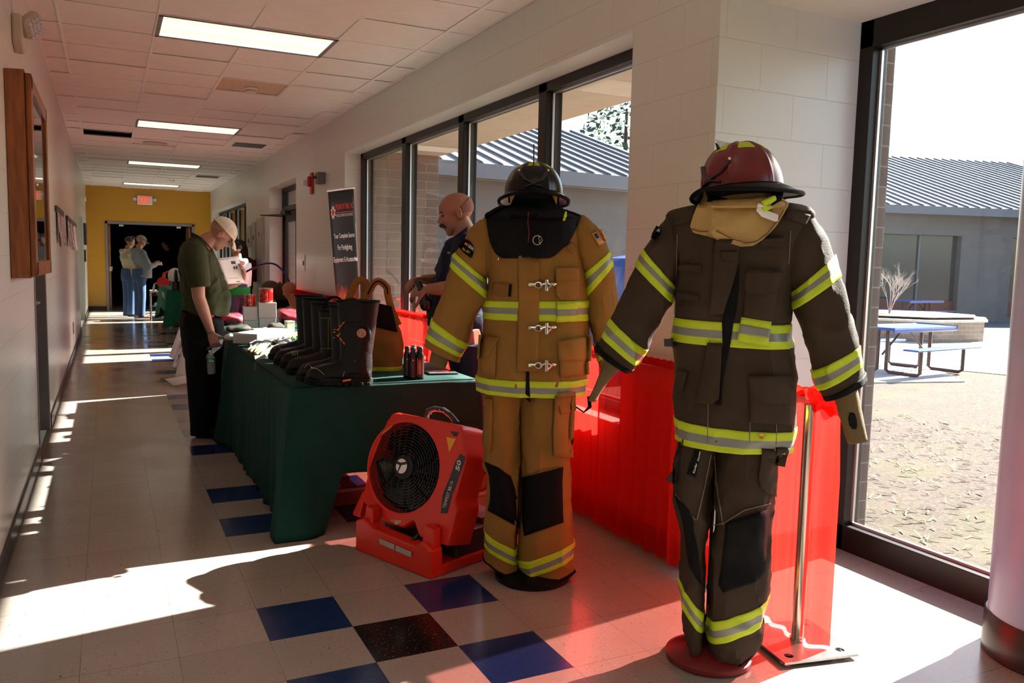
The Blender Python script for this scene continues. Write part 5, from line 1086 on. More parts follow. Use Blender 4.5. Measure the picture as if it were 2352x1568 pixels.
# grille: concentric rings and short spokes
g = G()
for k in range(1, 12):
    f = .28+.72*k/11; g.tube([F3(cx_+ra*f*cos(a)*.985, ct_+rb_*f*sin(a)*.985, -.004) for a in [2*pi*i/64 for i in range(64)]], .0016, 5, closed=True)
    f0 = .28+.72*(k-1)/11
    for s in range(10+k*2):
        a = 2*pi*(s+.5*(k % 2))/(10+k*2); g.tube([F3(cx_+ra*q_*cos(a)*.985, ct_+rb_*q_*sin(a)*.985, -.004) for q_ in (f0, f)], .0015, 4)
gr = g.build('grille', m_black, fan)
g = G(); g.add([F3(cx_, ct_, .006)]+[F3(cx_+ra*.27*cos(a), ct_+rb_*.27*sin(a), .001) for a in [2*pi*i/48 for i in range(48)]], [(0, k+1, (k+1) % 48+1) for k in range(48)]); g.build('hub_cap', mat('charcoal_plastic', (.02, .019, .019), .6, spec=.2), gr, smooth=0)
g = G(); lr = .155; lx, lt = fp(1563, 668)
g.add([F3(lx, lt, .0085)]+[F3(lx+ra*lr*cos(a), lt+rb_*lr*1.05*sin(a), .0085) for a in [2*pi*i/40 for i in range(40)]], [(0, k+1, (k+1) % 40+1) for k in range(40)]); g.build('logo_disc', m_wt, gr, smooth=0, solid=.0006)
g = G(); g.add([F3(*fp(*a), .0098) for a in ((1522, 625), (1560, 640), (1605, 632), (1612, 640), (1600, 656), (1565, 660), (1530, 735), (1518, 745), (1548, 660), (1520, 650))], [tuple(range(10))]); g.build('logo_letter', m_black, gr, smooth=0, solid=.0006)
g = G()
for k in range(7):
    a0_ = 2*pi*k/7
    g.grid(lambda u, v, a0_=a0_: F3(cx_+(ra*.95)*(.2+.8*v)*cos(a0_+u*.6+v*.5), ct_+(rb_*.95)*(.2+.8*v)*sin(a0_+u*.6+v*.5), -.03-.05*u), 8, 10)
g.build('blade', m_blade, fan, solid=.003); g = G(); g.add([F3(cx_, ct_, -.13)]+[F3(cx_+ra*.99*cos(a), ct_+rb_*.99*sin(a), -.13) for a in [2*pi*i/48 for i in range(48)]], [(0, k+1, (k+1) % 48+1) for k in range(48)])
g.build('back_plate', m_black, fan, smooth=0, solid=.003)
for tri in (((1450, 322), (1482, 345), (1392, 418)), ((1915, 432), (1993, 448), (1940, 556))):
    g = G(); g.add([F3(*fp(*a), .0015 if tri[0][0] < 1500 else .002) for a in tri], [(0, 1, 2)]); g.build('warning_triangle', mat('amber_sticker', (.75, .32, .02), .4), body, smooth=0, solid=.001)
g = G(); g.add([F3(*fp(*a), .002) for a in ((1945, 385), (2014, 395), (2000, 428), (1975, 425))], [(0, 1, 2, 3)]); g.build('hand_slot', m_black, body, smooth=0, solid=.001)
m_lab = mat('dark_label', (.035, .022, .028), .5); m_letter = mat('pale_letter', (.6, .57, .55), .5)
g = G(); g.add([F3(*fp(*a), .002) for a in ((2028, 566), (2070, 595), (2010, 775), (1942, 760), (1985, 640))], [(0, 1, 2, 3, 4)]); g.build('speed_label', m_lab, body, smooth=0, solid=.001)
g = G(); g.add([F3(*fp(*a), .002) for a in ((1942, 760), (2010, 775), (1960, 900), (1922, 1046), (1870, 1048), (1885, 900))], [(0, 1, 2, 3, 4, 5)]); g.build('name_label', m_black, body, smooth=0, solid=.001)
def ft(s, a, b, c_, **k): A2, B2, C2 = (F3(*fp(*q_), .0032) for q_ in (a, b, c_)); text('lettering', s, A2, B2-A2, C2-A2, m_letter, body, **k)
ft('50', (2022, 712), (2040, 628), (1990, 696), bold=.03); ft('TEMPEST BB-16', (1912, 1008), (1975, 792), (1888, 1000))
# side body on the right of the disc, rear handle
g = G(); g.prism([F3(*fp(*a), -.012) for a in ((2035, 350), (2042, 430), (2068, 600), (2100, 560), (2120, 420), (2100, 372))], Nf*-.16); 
# base
g = G(); W0 = .53
def loc(x, y, z): return FM @ V((x, y, z))
g.prism([loc(0, 0, 0), loc(W0, 0, 0), loc(W0, 0, .13), loc(W0-.06, 0, .155), loc(W0-.11, 0, .125), loc(.12, 0, .135), loc(.05, 0, .165), loc(0, 0, .145)], p_*.07)
g.prism([loc(0, .07, 0), loc(W0, .07, 0), loc(W0, .07, .05), loc(0, .07, .05)], p_*.46)
g.build('base', m_fred, fan, smooth=0, bevel=.008)
for x0_, x1_ in ((.03, .10), (.44, .52)):
    g = G(); g.prism([loc(x0_, .02, .1), loc(x1_, .02, .1), loc(x1_-.01, .03, .21), loc(x0_+.01, .03, .22)], p_*.05); g.build('pivot_bracket', m_fred, fan, smooth=0, bevel=.006)
g = G(); g.prism([F3(*fp(*a), -.01) for a in ((1225, 868), (1250, 875), (1200, 1082), (1145, 1062), (1145, 1040))], Nf*-.05); g.build('side_arm', m_fred, fan, smooth=0, bevel=.006)
g = G(); g.prism([loc(.02, .16, .05), loc(W0-.01, .16, .05), loc(W0-.01, .16, .16), loc(.02, .16, .16)], p_*.37); g.build('battery_box', mat('dark_plum_plastic', (.03, .018, .024), .45, bump=.4, bs=40), fan, smooth=0, bevel=.008)
g = G()
for s_ in (0, 1):
    a, b = loc(.19+.115*s_, -.003, .092-.004*s_), loc(.295+.115*s_, -.003, .088-.004*s_); g.prism([a-Z_*.012, b-Z_*.012, b+Z_*.012, a+Z_*.012], p_*-.008)
g.build('led_strip', mat('led_cover', (.35, .33, .30), .25), fan, smooth=0, bevel=.002)
for k in range(2):
    g = G(); s0 = (1355, 1080) if k == 0 else (1690, 1215); s1_ = (1320, 1160) if k == 0 else (1665, 1290)
    g.tube([F3(*fp(*s0), .0), F3(*fp(*s1_), .03)], [.006, .012], 10); g.build('knob', m_black, fan)
g = G(); g.tube([F3(*fp(*a), -.04) for a in ((1705, 268), (1715, 215), (1770, 196), (1840, 205), (1900, 250), (1955, 318))], .013, 10); hdl = g.build('carry_handle', m_black, fan)
g = G()
for k in range(7):
    f = k/6; a = (1725+200*f, 200+18*(2*f-1)**2*4+10); 
    pp = F3(*fp(a[0], a[1]-4+60*max(0, f-.5)), -.027); g.ell(pp, (.003,)*3, n=8, m=5)
g.build('handle_rivet', m_steel, hdl)
g = G(); g.cyl(loc(W0-.13, .33, .14), loc(W0-.1, .27, .36), .017, n=14); g.build('support_strut', mat('copper_red_tube', (.35, .06, .03), .35, metal=.5), fan)
g = G(); g.prism([loc(W0-.22, .36, .16), loc(W0-.05, .36, .16), loc(W0-.05, .36, .185), loc(W0-.22, .36, .20)], p_*.13); g.build('latch_arm', m_black, fan, smooth=0, bevel=.004)
g = G(); g.ell(F3(*fp(1812, 1238), .002), (.011,)*3, n=12, m=8); g.build('bolt', mat('brass', (.45, .25, .06), .3, metal=.8), fan)
g = G(); g.add([F3(*fp(*a), .003) for a in ((1462, 1098), (1550, 1105), (1552, 1128), (1510, 1138))], [(0, 1, 2, 3)]); g.build('safety_sticker', mat('sticker_mix', (.6, .2, .25), .4, var=.9, vs=60, col2=(.7, .65, .4)), body, smooth=0, solid=.001)
# ------------------------------------------------------------------ BOOTS
m_boot = mat('black_boot_leather', (.003, .0026, .0026), .5, bump=.25, bs=35, var=.2, spec=.22); m_sole = mat('boot_rubber', (.005, .0045, .0045), .65, bump=.5, bs=25, spec=.2)
def boot_geo(h=.42, sw=.098, flare=1.0):
    g = G()
    def sh(u, v):   # shaft, local: toe -x
        z = .06+(h-.06)*v; rx = (.068+.030*v**1.1+.012*math.exp(-((v-.28)/.1)**2)*0)*flare; ry = .058+.012*v
        if v < .25: rx += .012*(1-v/.25)
        cxx = .045+.012*v; r_ = 1+.02*noise.noise(V((cos(2*pi*u)*2, sin(2*pi*u)*2, z*22)))*(1 if v < .5 else .4)
        return V((cxx+rx*cos(2*pi*u)*r_, ry*sin(2*pi*u)*r_, z))
    g.grid(sh, 32, 28, cu=True); k = len(g.v)
    g.f.append(tuple(range(k-32, k))); g.mi.append(0); g.f.append(tuple(reversed(range(0, 32)))); g.mi.append(0)
    st_ = [(.125, .020, .010, .05), (.115, .038, .045, .05), (.07, .045, .08, .05), (.02, .044, .085, .05), (-.03, .046, .075, .048), (-.08, .052, .062, .044), (-.13, .054, .055, .042), (-.17, .046, .046, .038), (-.195, .026, .028, .032), (-.203, .008, .01, .03)]
    def ft_(u, v):
        q_ = [cr([V((s[0], s[1], s[2])) for s in st_], v*(len(st_)-1))][0]; zc = cr([V((s[3], 0, 0)) for s in st_], v*(len(st_)-1)).x
        a = 2*pi*u; z = zc+(q_.z*sin(a) if sin(a) > 0 else zc*.72*sin(a)); return V((q_.x, q_.y*cos(a), z))
    k0 = len(g.v); g.grid(ft_, 28, 30, cu=True); k = len(g.v); g.f.append(tuple(range(k-28, k))); g.mi.append(0); g.f.append(tuple(reversed(range(k0, k0+28)))); g.mi.append(0)
    return g
def sole_geo():
    g = G(); pr = []
    def o_(u): 
        a = 2*pi*u; x = -.04+.17*cos(a); w_ = .055*(1-.22*math.exp(-((x-.02)/.05)**2)) ; return x, w_*abs(sin(a))**.75*(1 if sin(a) > 0 else -1)
    g.grid(lambda u, v: V((o_(u)[0]*(1+.0*v), o_(u)[1], [0, 0, .028, .034][int(v*3+.01)] if not (o_(u)[0] > -.02 and o_(u)[0] < .03 and v < .5) else .008)), 60, 3, cu=True)
    k = len(g.v); g.f.append(tuple(range(k-60, k))); g.mi.append(0); g.f.append(tuple(reversed(range(0, 60)))); g.mi.append(0)
    for k in range(9):
        x = -.18+.036*k; 
        for s_ in (-1, 1): g.box(x, x+.018, s_*.045 if s_ > 0 else -.060, .060 if s_ > 0 else -.045, .0, .016)
    return g
def boot(M, label, style, first=None):
    t = thing('fire_boot', label, 'boot', M.translation, 'black fire boots on the green table')
    hs = {0: .42, 1: .40, 2: .36, 3: .385, 4: .405, 5: .41}[style]
    g = boot_geo(hs, flare=1.08 if style == 0 else (.86 if style in (2, 3) else .95)).xf(M); up = flesh('boot_upper', g, m_boot, t, .006, 3)
    sole_geo().xf(M).build('sole', m_sole, t, smooth=40, bevel=.002)
    def surf(x, z, o_=.0): # front (camera side, -y local)
        return M @ V((x, -.062-o_, z))
    g = G(); g.tube([M @ V((.045+.012+(.098*1.0)*cos(a)*(1.08 if style == 0 else .95 if style not in (2, 3) else .86), .070*sin(a), hs)) for a in [2*pi*k/32 for k in range(32)]], .006, 8, closed=True); g.build('top_binding', m_blkp, t)
    gi = G(); gi.add([M @ V((.057, 0, hs-.002))]+[M @ V((.057+.09*cos(2*pi*k/24)*.95, .062*sin(2*pi*k/24), hs+.003)) for k in range(24)], [(0, k+1, (k+1) % 24+1) for k in range(24)]); gi.build('opening', m_blkp, t, smooth=0)
    return t, hs
def ang(p0, p1): d = p1-p0; return math.atan2(d.y, d.x)
toes = [(703, 872), (683, 864), (659, 850), (645, 836), (631, 828), (619, 817)]
names_b = ['frontmost black fire boot with an orange round badge and orange dashes', 'second black fire boot, partly hidden behind the boot with the orange badge', 'black fire boot with lime stitching and a loop on top', 'black fire boot with three lime toe dashes behind the lime stitched boot', 'black fire boot second farthest along the table edge', 'farthest black fire boot, next to the cream gloves']
for k, tp_ in enumerate(toes):
    tw = on('z', TZ+.02, *tp_); dirn = V((.93, -.30-.03*k, 0)).normalized() if k else V((.915, -.40, 0)).normalized()
    sc_ = 1.0 if k == 0 else .97
    org = V((tw.x, tw.y, TZ+.003))+dirn*.203*sc_
    M = Matrix.Translation(org) @ Matrix.Rotation(math.atan2(dirn.y, dirn.x), 4, 'Z') @ Matrix.Scale(sc_, 4)
    style = [0, 1, 2, 3, 4, 5][k]; bt_, hs = boot(M, names_b[k], style)
    def q3(x, y, z): return M @ V((x, y, z))
    sid = lambda x, z, o_=0: q3(x, -(.058+.012*max(0, (z-.06)/(hs-.06)))*sqrt(max(.02, 1-((x-.05)/.10)**2))-.003-o_, z) if z > .12 else q3(x, -(.047 if x > -.1 else .05)*sqrt(max(.05, 1-((z-.045)/.075)**2))-.004-o_, z)
    if style == 0:
        g = G()
        for (x, z, l, r_) in ((-.005, .315, .018, .7), (-.022, .298, .018, .7), (-.035, .28, .02, .6), (-.06, .262, .012, 0), (-.04, .245, .012, -.5), (-.03, .255, .012, .8), (-.062, .235, .008, 1), (-.02, .228, .02, -.9), (-.005, .212, .014, -.9), (-.058, .275, .008, -.8)):
            g.tube([sid(x-l*.5*cos(r_), z-l*.5*sin(r_)), sid(x+l*.5*cos(r_), z+l*.5*sin(r_))], [.0035, .0018], 6)
        g.build('orange_dash', m_orange, bt_)
        cb = sid(.083, .265, .004); Mb = Matrix.Translation(cb) @ (-FT.n).to_track_quat('Z', 'Y').to_matrix().to_4x4(); Mb = Matrix.Translation(cb) @ M.to_3x3().to_4x4() @ Matrix.Rotation(radians(90), 4, 'X')
        G().lathe([(.0, .003), (.016, .003), (.017, .0)], Mb, 24).build('badge', mat('badge_grey', (.25, .22, .20), .4, var=.5, vs=80), bt_)
        G().lathe([(.017, .0), (.017, .0055), (.022, .0055), (.0225, 0)], Mb, 28).build('badge_ring', m_orange, bt_)
        g = G(); g.ell(sid(.085, .255, -.012), (.045, .018, .05), M=M.to_3x3().to_4x4()); g.build('ankle_guard', m_boot, bt_)
        g = G(); g.tube([sid(*a) for a in ((-.17, .085), (-.14, .082), (-.11, .06), (-.095, .04))], .0012, 4); g.tube([sid(*a) for a in ((-.01, .045), (.0, .08), (.02, .115), (.05, .125), (.09, .12))], .0012, 4); g.build('reflective_piping', mat('grey_piping', (.4, .4, .4), .5), bt_)
        g = G(); g.tube([sid(-.01, .022, .006), sid(.03, .03, .006)], .005, 6); g.build('sole_mark', m_orange, bt_)
        g = G(); g.grid(lambda u, v: q3(-.02+.115*u, -.074-.004*sin(pi*u), hs-.10+.12*v-.03*(2*u-1)**2*v), 14, 10); g.build('pull_flap', m_boot, bt_, solid=.008)
    if style == 2:
        g = G(); ly = mat('lime_stitch', (.25, .30, .02), .7)
        for z in (.15, hs-.04): g.tube([sid(-.01+.12*k2/10, z) for k2 in range(11)], .0012, 4)
        g.tube([sid(.035, z) for z in (.15, .2, .26, hs-.04)], .0012, 4); g.build('lime_stitching', ly, bt_)
        g = G(); g.tube([q3(.06+.06*cos(a), 0, hs+.075*sin(a)) for a in [pi*i/12 for i in range(13)]], .007, 8, flat=.5); g.build('pull_loop', m_blkp, bt_)
    if style == 3:
        g = G(); ly = mat('lime_stitch', (.25, .30, .02), .7)
        for d_ in range(3): g.tube([q3(-.13+.014*d_, -.03, .098), q3(-.122+.014*d_, -.048, .075)], .0025, 5)
        g.build('lime_dash', ly, bt_)
    if style in (1, 5):
        g = G(); g.tube([sid(*a) for a in ((-.16, .07), (-.14, .09), (-.10, .06))], .0012, 4); g.build('reflective_piping', mat('grey_piping', (.4, .4, .4), .5), bt_)
# ------------------------------------------------------------------ TAN TOTE MADE OF TURNOUT CLOTH
fb_ = Fig(0, base=(.60, 1.93, TZ)); cg = mkc(500, 600, .22957)
tote = thing('gear_tote', 'tan turnout-cloth tote bag with two loop handles and a lime stripe behind the boots', 'bag', fb_.g)
LG = Loft(ringsP(fb_, [(cg(*a), cg(*b)) for a, b in (((1300, 500), (1790, 620)), ((1310, 640), (1830, 680)), ((1330, 800), (1845, 760)), ((1350, 950), (1850, 950)), ((1360, 1080), (1840, 1080)), ((1370, 1135), (1770, 1150)))], .085, .09), fb_.n, .008, 9, 3)
g = LG.geo(30, 40); k = len(g.v); g.f.append(tuple(range(k-40, k))); g.mi.append(0); bd = g.build('bag_body', m_tan, tote, solid=.004)
LG.stripe('reflective_stripe', 3.65, 4.7, bd, m_lime, m_silver)
for pts_ in (((1270, 470), (1330, 330), (1380, 220), (1440, 185), (1490, 230), (1480, 330), (1400, 480)), ((1400, 500), (1500, 330), (1560, 225), (1620, 200), (1690, 260), (1700, 330), (1740, 480), (1810, 640))):
    g = G(); off_ = .02 if pts_[0][0] < 1300 else -.05; P_ = [fb_.P(*cg(*a), off_) for a in pts_]; P2 = [cr(P_, i/4) for i in range(4*(len(P_)-1)+1)]
    g.tube(P2, .020, 10, flat=.35, up=fb_.n); g.build('handle', m_tan, tote)
g = G(); P_ = [fb_.P(*cg(*a), -.062) for a in ((1500, 330), (1560, 225), (1620, 200), (1690, 260), (1700, 330))]; g.tube([cr(P_, i/4) for i in range(17)], .004, 6); g.build('piping', m_blkp, tote)
g = G(); g.grid(lambda u, v: fb_.P(*cg(1490+250*u+60*v, 390+60*u+260*v), -.088+.0*v), 6, 6); g.build('bag_inside_shade', m_blkp, tote, solid=.003)  # black sheet stands in for the shaded inside of the bag
# ------------------------------------------------------------------ BOTTLES
m_bot = mat('brown_black_bottle', (.012, .008, .006), .15); m_cap = mat('matt_black_cap', (.01, .01, .01), .5); m_lb = mat('bottle_label_orange', (.22, .05, .012), .4)
bpos = [(958, 878, 1), (942, 876, 0), (936, 868, 0), (964, 866, 0), (956, 860, 0)]
lbls = ['front right black bottle with an orange oval label', 'front left black bottle turned to its small print', 'black bottle at the left rear of the cluster', 'black bottle just behind the one with the orange label', 'rearmost black bottle of the cluster by the tote']
r0 = .0185
bps = [on('z', TZ, 965, 871), on('z', TZ, 948, 871)]
bps += [bps[1]+V((-.015, .05, 0)), bps[0]+V((.01, .047, 0)), bps[0]+V((-.005, .095, 0))]
for k, bp0 in enumerate(bps):
    M = Matrix.Translation(V((bp0.x, bp0.y, TZ+.002))); t = thing('bottle', lbls[k], 'bottle', M.translation, 'black bottles on the near corner of the table')
    G().lathe([(.0, 0), (r0, .0), (r0+.001, .004), (r0+.001, .125), (r0-.002, .138), (.012, .148), (.011, .152)], M, 28).build('bottle_body', m_bot, t); G().lathe([(.0125, .149), (.0135, .151), (.0135, .17), (.0125, .172), (0, .172)], M, 24).build('cap', m_cap, t)
    lb_ = G().lathe([(r0+.0016, .012), (r0+.0018, .115)], M, 28).build('label', mat('dark_label2', (.018, .012, .010), .35), t, smooth=40)
    d_ = V((CAMP.x-bp0.x, CAMP.y-bp0.y, 0)).normalized(); sd_ = V((-d_.y, d_.x, 0)); ctr = M.translation+d_*(r0+.0028)
    if k == 0:
        g = G(); c1 = ctr+Z_*.066-sd_*.004*-1; N_ = 32
        def bend(a_, z_, o_=0): an = a_/r0; return M.translation+(d_*cos(an)+sd_*sin(an))*(r0+.0024+o_)+Z_*z_
        g.add([bend(-.001, .066)]+[bend(-.001+.010*cos(a), .066+.042*sin(a)) for a in [2*pi*i/N_ for i in range(N_)]], [(0, i+1, (i+1) % N_+1) for i in range(N_)]); ov = g.build('orange_oval', m_lb, lb_, smooth=0, solid=.0004)
        o_ = bend(.004, .102, .0012); text('lettering', 'CITROSQUEEZE', o_, bend(.004, .030, .0012)-o_, bend(-.006, .102, .0012)*-1+o_ if False else -(bend(-.006, .102, .0012)-o_)*-1, m_letter, ov, bold=.02)
        g = G().grid(lambda u, v: bend(-.0165+.004*u, .02+.095*v), 3, 3); g.build('side_band', m_orange, lb_, smooth=0, solid=.0003)
    else:
        g = G(); g.prism([ctr+sd_*.004+Z_*.100, ctr-sd_*.002+Z_*.100, ctr-sd_*.002+Z_*.106, ctr+sd_*.004+Z_*.106], d_*.0006); g.build('small_mark', m_letter, lb_, smooth=0)
# tablet on the table corner
c0_ = on('z', TZ, 1003, 857); g = G(); Mt = Matrix.Translation((.875, 1.66, TZ+.003)) @ Matrix.Rotation(radians(-6), 4, 'Z')
t = thing('tablet', 'thin dark tablet lying on the near right corner of the table', 'tablet', Mt.translation); g.box(-.085, .085, -.06, .06, 0, .008, Mt); tb = g.build('case', m_black, t, bevel=.003); g = G(); g.box(-.08, .08, -.055, .055, .008, .009, Mt); g.build('screen', mat('grey_screen', (.12, .12, .13), .1), tb, smooth=0)
# ------------------------------------------------------------------ SMALL GOODS
m_card = mat('white_card', (.52, .51, .49), .6); m_cream2 = mat('cream_leather', (.42, .30, .13), .6, bump=.2, bs=60, var=.12); m_bgl = mat('black_glove_fabric', (.02, .02, .022), .6, bump=.4, bs=80)
def cardbox(cx0_, cy0_, z0, w_, d, h, rot, label, group=None):
    M = Matrix.Translation((cx0_, cy0_, z0)) @ Matrix.Rotation(rot, 4, 'Z'); t = thing('cardboard_box', label, 'box', M.translation, group)
    g = G(); g.box(-w_/2, w_/2, -d/2, d/2, .001, h*.985, M); g.build('box_body', m_card, t, smooth=0, bevel=.002)
    g = G(); g.box(-w_/2-.001, w_/2+.001, -d/2-.001, d/2+.001, h*.90, h, M); g.build('lid', m_card, t, smooth=0, bevel=.0015); return t
ra_ = radians(-4); s1p = on('z', TZ, 577, 757); s2p = on('z', TZ, 616, 757)
w1_, h1_ = .118, .125; w2_, h2_ = .150, .125
Z1 = TZ+.001; gs = 'white boxes stacked under the red mugs'
hA = [.105, .125]; zt1 = .0
def zat(px, py, pt): D = sqrt((pt.x-CAMP.x)**2+(pt.y-CAMP.y)**2); d = ray(px, py); return CAMP.z+d.z*D/sqrt(d.x**2+d.y**2)
zt1 = zat(577, 704, s1p); zt2 = zat(616, 695, s2p); za = zat(577, 735.5, s1p); zb_ = zat(616, 730, s2p)
cardbox(s1p.x, s1p.y+.05, Z1, w1_, .11, za-Z1-.001, ra_, 'lower white box of the left stack under the smaller red mug', gs); cardbox(s1p.x, s1p.y+.05, za, w1_, .11, zt1-za, ra_, 'upper white box of the left stack, directly under the smaller red mug', gs)
cardbox(s2p.x, s2p.y+.06, Z1, w2_-.01, .12, zb_-Z1-.001, ra_, 'lower white box of the right stack under the taller red mug', gs); cardbox(s2p.x, s2p.y+.06, zb_, w2_, .125, zt2-zb_, ra_, 'upper white box of the right stack, directly under the taller red mug', gs)
m_en = mat('red_enamel', (.42, .008, .006), .12, coat=.6); m_gold = mat('gold_trim', (.55, .25, .04), .35)
def mug(pt, z, r, h, label, side):
    M = Matrix.Translation((pt.x, pt.y, z)); t = thing('enamel_mug', label, 'mug', M.translation, 'red enamel mugs')
    b_ = G().lathe([(0, .001), (r*.96, .001), (r, .006), (r, h), (r-.003, h), (r-.004, .006), (0, .006)], M, 36).build('mug_body', m_en, t)
    G().lathe([(r+.001, h-.004), (r+.003, h), (r-.001, h+.004), (r-.004, h)], M, 36).build('steel_rim', m_steel, t)
    for zz in (.12, .88): G().lathe([(r+.0006, h*zz), (r+.0006, h*zz+.0015)], M, 36).build('gold_line', m_gold, b_)
    d_ = V((CAMP.x-pt.x, CAMP.y-pt.y, 0)).normalized(); s_ = V((-d_.y, d_.x, 0)); dd = (d_+s_*side*.25).normalized()
    g = G(); g.tube([M.translation+dd*(r+.026*sin(pi*i/10))+Z_*(h*.15+h*.62*i/10) for i in range(11)], .006, 8, flat=.5); g.build('handle', m_en, t)
    e_ = (s_*-side*-1).normalized()
    g = G()
    for rr in (.3, .42): g.tube([M.translation+(d_*cos(a0)+s_*sin(a0)*-1*-1)*(r+.001)+Z_*(h*.5+r*rr*1.4*sin(b2)) for a0, b2 in [(-.8+rr*1.2*cos(2*pi*i/24)*-1, 2*pi*i/24) for i in range(24)]], .0008, 4, closed=True)
    g.build('gold_emblem', m_gold, b_)
mug(V((s1p.x-.002, s1p.y+.05, 0)), zt1+.001, .046, zat(574, 677.5, s1p)-zt1, 'smaller red enamel mug on the left white box', -1)
mug(V((s2p.x-.004, s2p.y+.06, 0)), zt2+.001, .058, zat(616, 663, s2p)-zt2, 'taller red enamel mug with a gold emblem on the right white box', .2)
# flat white box
fa, fb2 = on('z', TZ, 561, 793), on('z', TZ, 648, 779); 
Mx = Matrix.Translation(((fa+fb2)/2).xy.to_3d()+V((.02, .10, TZ))) @ Matrix.Rotation(ang(fa, fb2), 4, 'Z'); wd = (fb2-fa).length
t = thing('cardboard_box', 'long flat white box lying behind the black gloves', 'box', Mx.translation); g = G(); g.box(-wd/2, wd/2, -.10, .10, .001, .075, Mx); g.build('box_body', m_card, t, smooth=0, bevel=.002); g = G(); g.box(-wd/2-.001, wd/2+.001, -.101, .101, .066, .077, Mx); g.build('lid', mat('white_card2', (.7, .69, .67), .6), t, smooth=0, bevel=.002)
pt = on('z', TZ, 664, 768); cardbox(pt.x+.01, pt.y+.03, TZ+.001, .065, .06, .11, .2, 'small upright grey-white box beside the green gloves')
def packet(px, py, w_, d, h, col, name, label, seed, group):
    pt = on('z', TZ, px, py); t = thing(name, label, 'packet', (pt.x, pt.y, TZ), group)
    def bl_(s, o_): 
        def f(u, v):
            a = 2*pi*u; b = pi*(v-.5); ca, sa = cos(a), sin(a); x = w_*s*.5*abs(ca)**.6*(1 if ca > 0 else -1)*cos(b)**.5; y = d*s*.5*abs(sa)**.6*(1 if sa > 0 else -1)*cos(b)**.5; z = h*.5*s*sin(b)+h*.5
            n_ = noise.noise(V((x*18+seed, y*18, z*25+o_)))*.014+noise.noise(V((x*50+seed, y*50, z*50+o_)))*.006
            return V((pt.x+x, pt.y+y, TZ+.003+max(0, z*(1+.25*noise.noise(V((x*9+seed, y*9, 3))))))) +V((n_, n_, max(0, n_)))
        return f
    G().grid(bl_(.88, 0), 32, 16, cu=True).build('folded_cloth', col, t, smooth=60); G().grid(bl_(1.0, 5), 40, 20, cu=True).build('plastic_film', m_film, t, smooth=25)
m_film = glassmat('clear_film', (.96, .96, .97), rough=.06); m_rs = mat('red_shirt', (.45, .02, .04), .7, var=.5, vs=14); m_ys = mat('yellow_black_gloves', (.55, .45, .12), .7, var=.9, vs=22, col2=(.04, .04, .05)); m_wb = mat('white_cloth', (.72, .72, .72), .7)
packet(530, 745, .25, .36, .10, m_rs, 'shirt_packet', 'bagged red shirts left of the white boxes, beside the man in olive', 1, 'bagged red shirts'); packet(662, 742, .24, .5, .13, m_rs, 'shirt_packet', 'bagged red shirts right of the white boxes, above the boots', 2, 'bagged red shirts')
packet(548, 764, .22, .14, .06, m_ys, 'glove_packet', 'bagged yellow and black gloves in front of the left box stack', 3, 'bagged gloves'); packet(636, 762, .17, .14, .07, m_ys, 'glove_packet', 'bagged yellow and black gloves in front of the right box stack', 4, 'bagged gloves')
packet(537, 782, .16, .13, .045, m_wb, 'crumpled_bag', 'crumpled white plastic bag left of the long flat box', 6, 'crumpled bags'); packet(600, 768, .2, .08, .05, m_wb, 'crumpled_bag', 'crumpled white plastic bag behind the long flat box', 7, 'crumpled bags')
def glove(w0, tips, label, m, z=TZ, r=.014, cuff=None, pr=.034):
    """w0 wrist px, tips finger tip px (thumb last), lying on the table"""
    W = on('z', z+.02, *w0); Tm = sum((on('z', z+.015, *q_) for q_ in tips[:4]), V())/4; d = (Tm-W); K = W.lerp(Tm, .52)
    t = thing('work_glove', label, 'glove', (W.x, W.y, z)); s_ = V((-d.y, d.x, 0)).normalized(); g = G()
    g.tube([W-d*.12, W, W.lerp(K, .5), K], [pr*.8, pr*.85, pr*1.05, pr], 12, flat=.5, up=(0, 0, 1))
    for i, tp_ in enumerate(tips):
        T_ = on('z', z+.012, *tp_); b0 = (K if i < 4 else W.lerp(K, .4)); side = (T_-W).dot(s_); b0 = b0+s_*max(-pr*.8, min(pr*.8, side*.8)); mid = b0.lerp(T_, .5)+V((0, 0, .014)); g.tube([b0, mid, T_], [r, r*.95, r*.75], 8)
    flesh('glove_shell', g, m, t, .005, 2)
    if cuff: g = G(); g.tube([W-d*.30, W-d*.02], [pr*1.0, pr*.92], 14, flat=.55, up=(0, 0, 1)); g.build('cuff', cuff, t)
    return t
glove((608, 792), ((569, 806), (576, 809), (585, 811), (592, 812), (596, 800)), 'cream leather glove with fingers pointing left at the table edge', m_cream2, cuff=m_bgl)
glove((640, 795), ((588, 814), (598, 817), (608, 817), (618, 812), (622, 802)), 'second cream leather glove nearer the boots with a dark knuckle band', m_cream2, cuff=m_bgl)
glove((655, 784), ((628, 785), (634, 790), (641, 793), (648, 796), (640, 780)), 'cream and grey glove farther back next to the boots', mat('cream_grey_leather', (.5, .38, .2), .6, var=.8, vs=20, col2=(.12, .12, .13)), cuff=m_bgl, z=TZ)
glove((640, 776), ((570, 790), (573, 795), (580, 797), (590, 797), (600, 786)), 'black glove with a yellow patch lying in front of the flat box', m_bgl, z=TZ+.0, r=.013, cuff=m_blk)
glove((678, 768), ((652, 762), (655, 770), (664, 777), (676, 778), (668, 758)), 'lime green glove beside the small upright box', mat('lime_glove', (.22, .50, .03), .5), z=TZ, cuff=m_wb)
g = G(); pt = on('z', TZ, 598, 826); M = Matrix.Translation((pt.x, pt.y, TZ)) @ Matrix.Rotation(.3, 4, 'Z') @ Matrix.Rotation(-.5, 4, 'X'); g.box(-.033, .033, -.001, .001, .004, .030, M); tag(g.build('price_tag', m_card, bevel=.001), 'small white tag lying at the table edge by the cream gloves', 'tag')
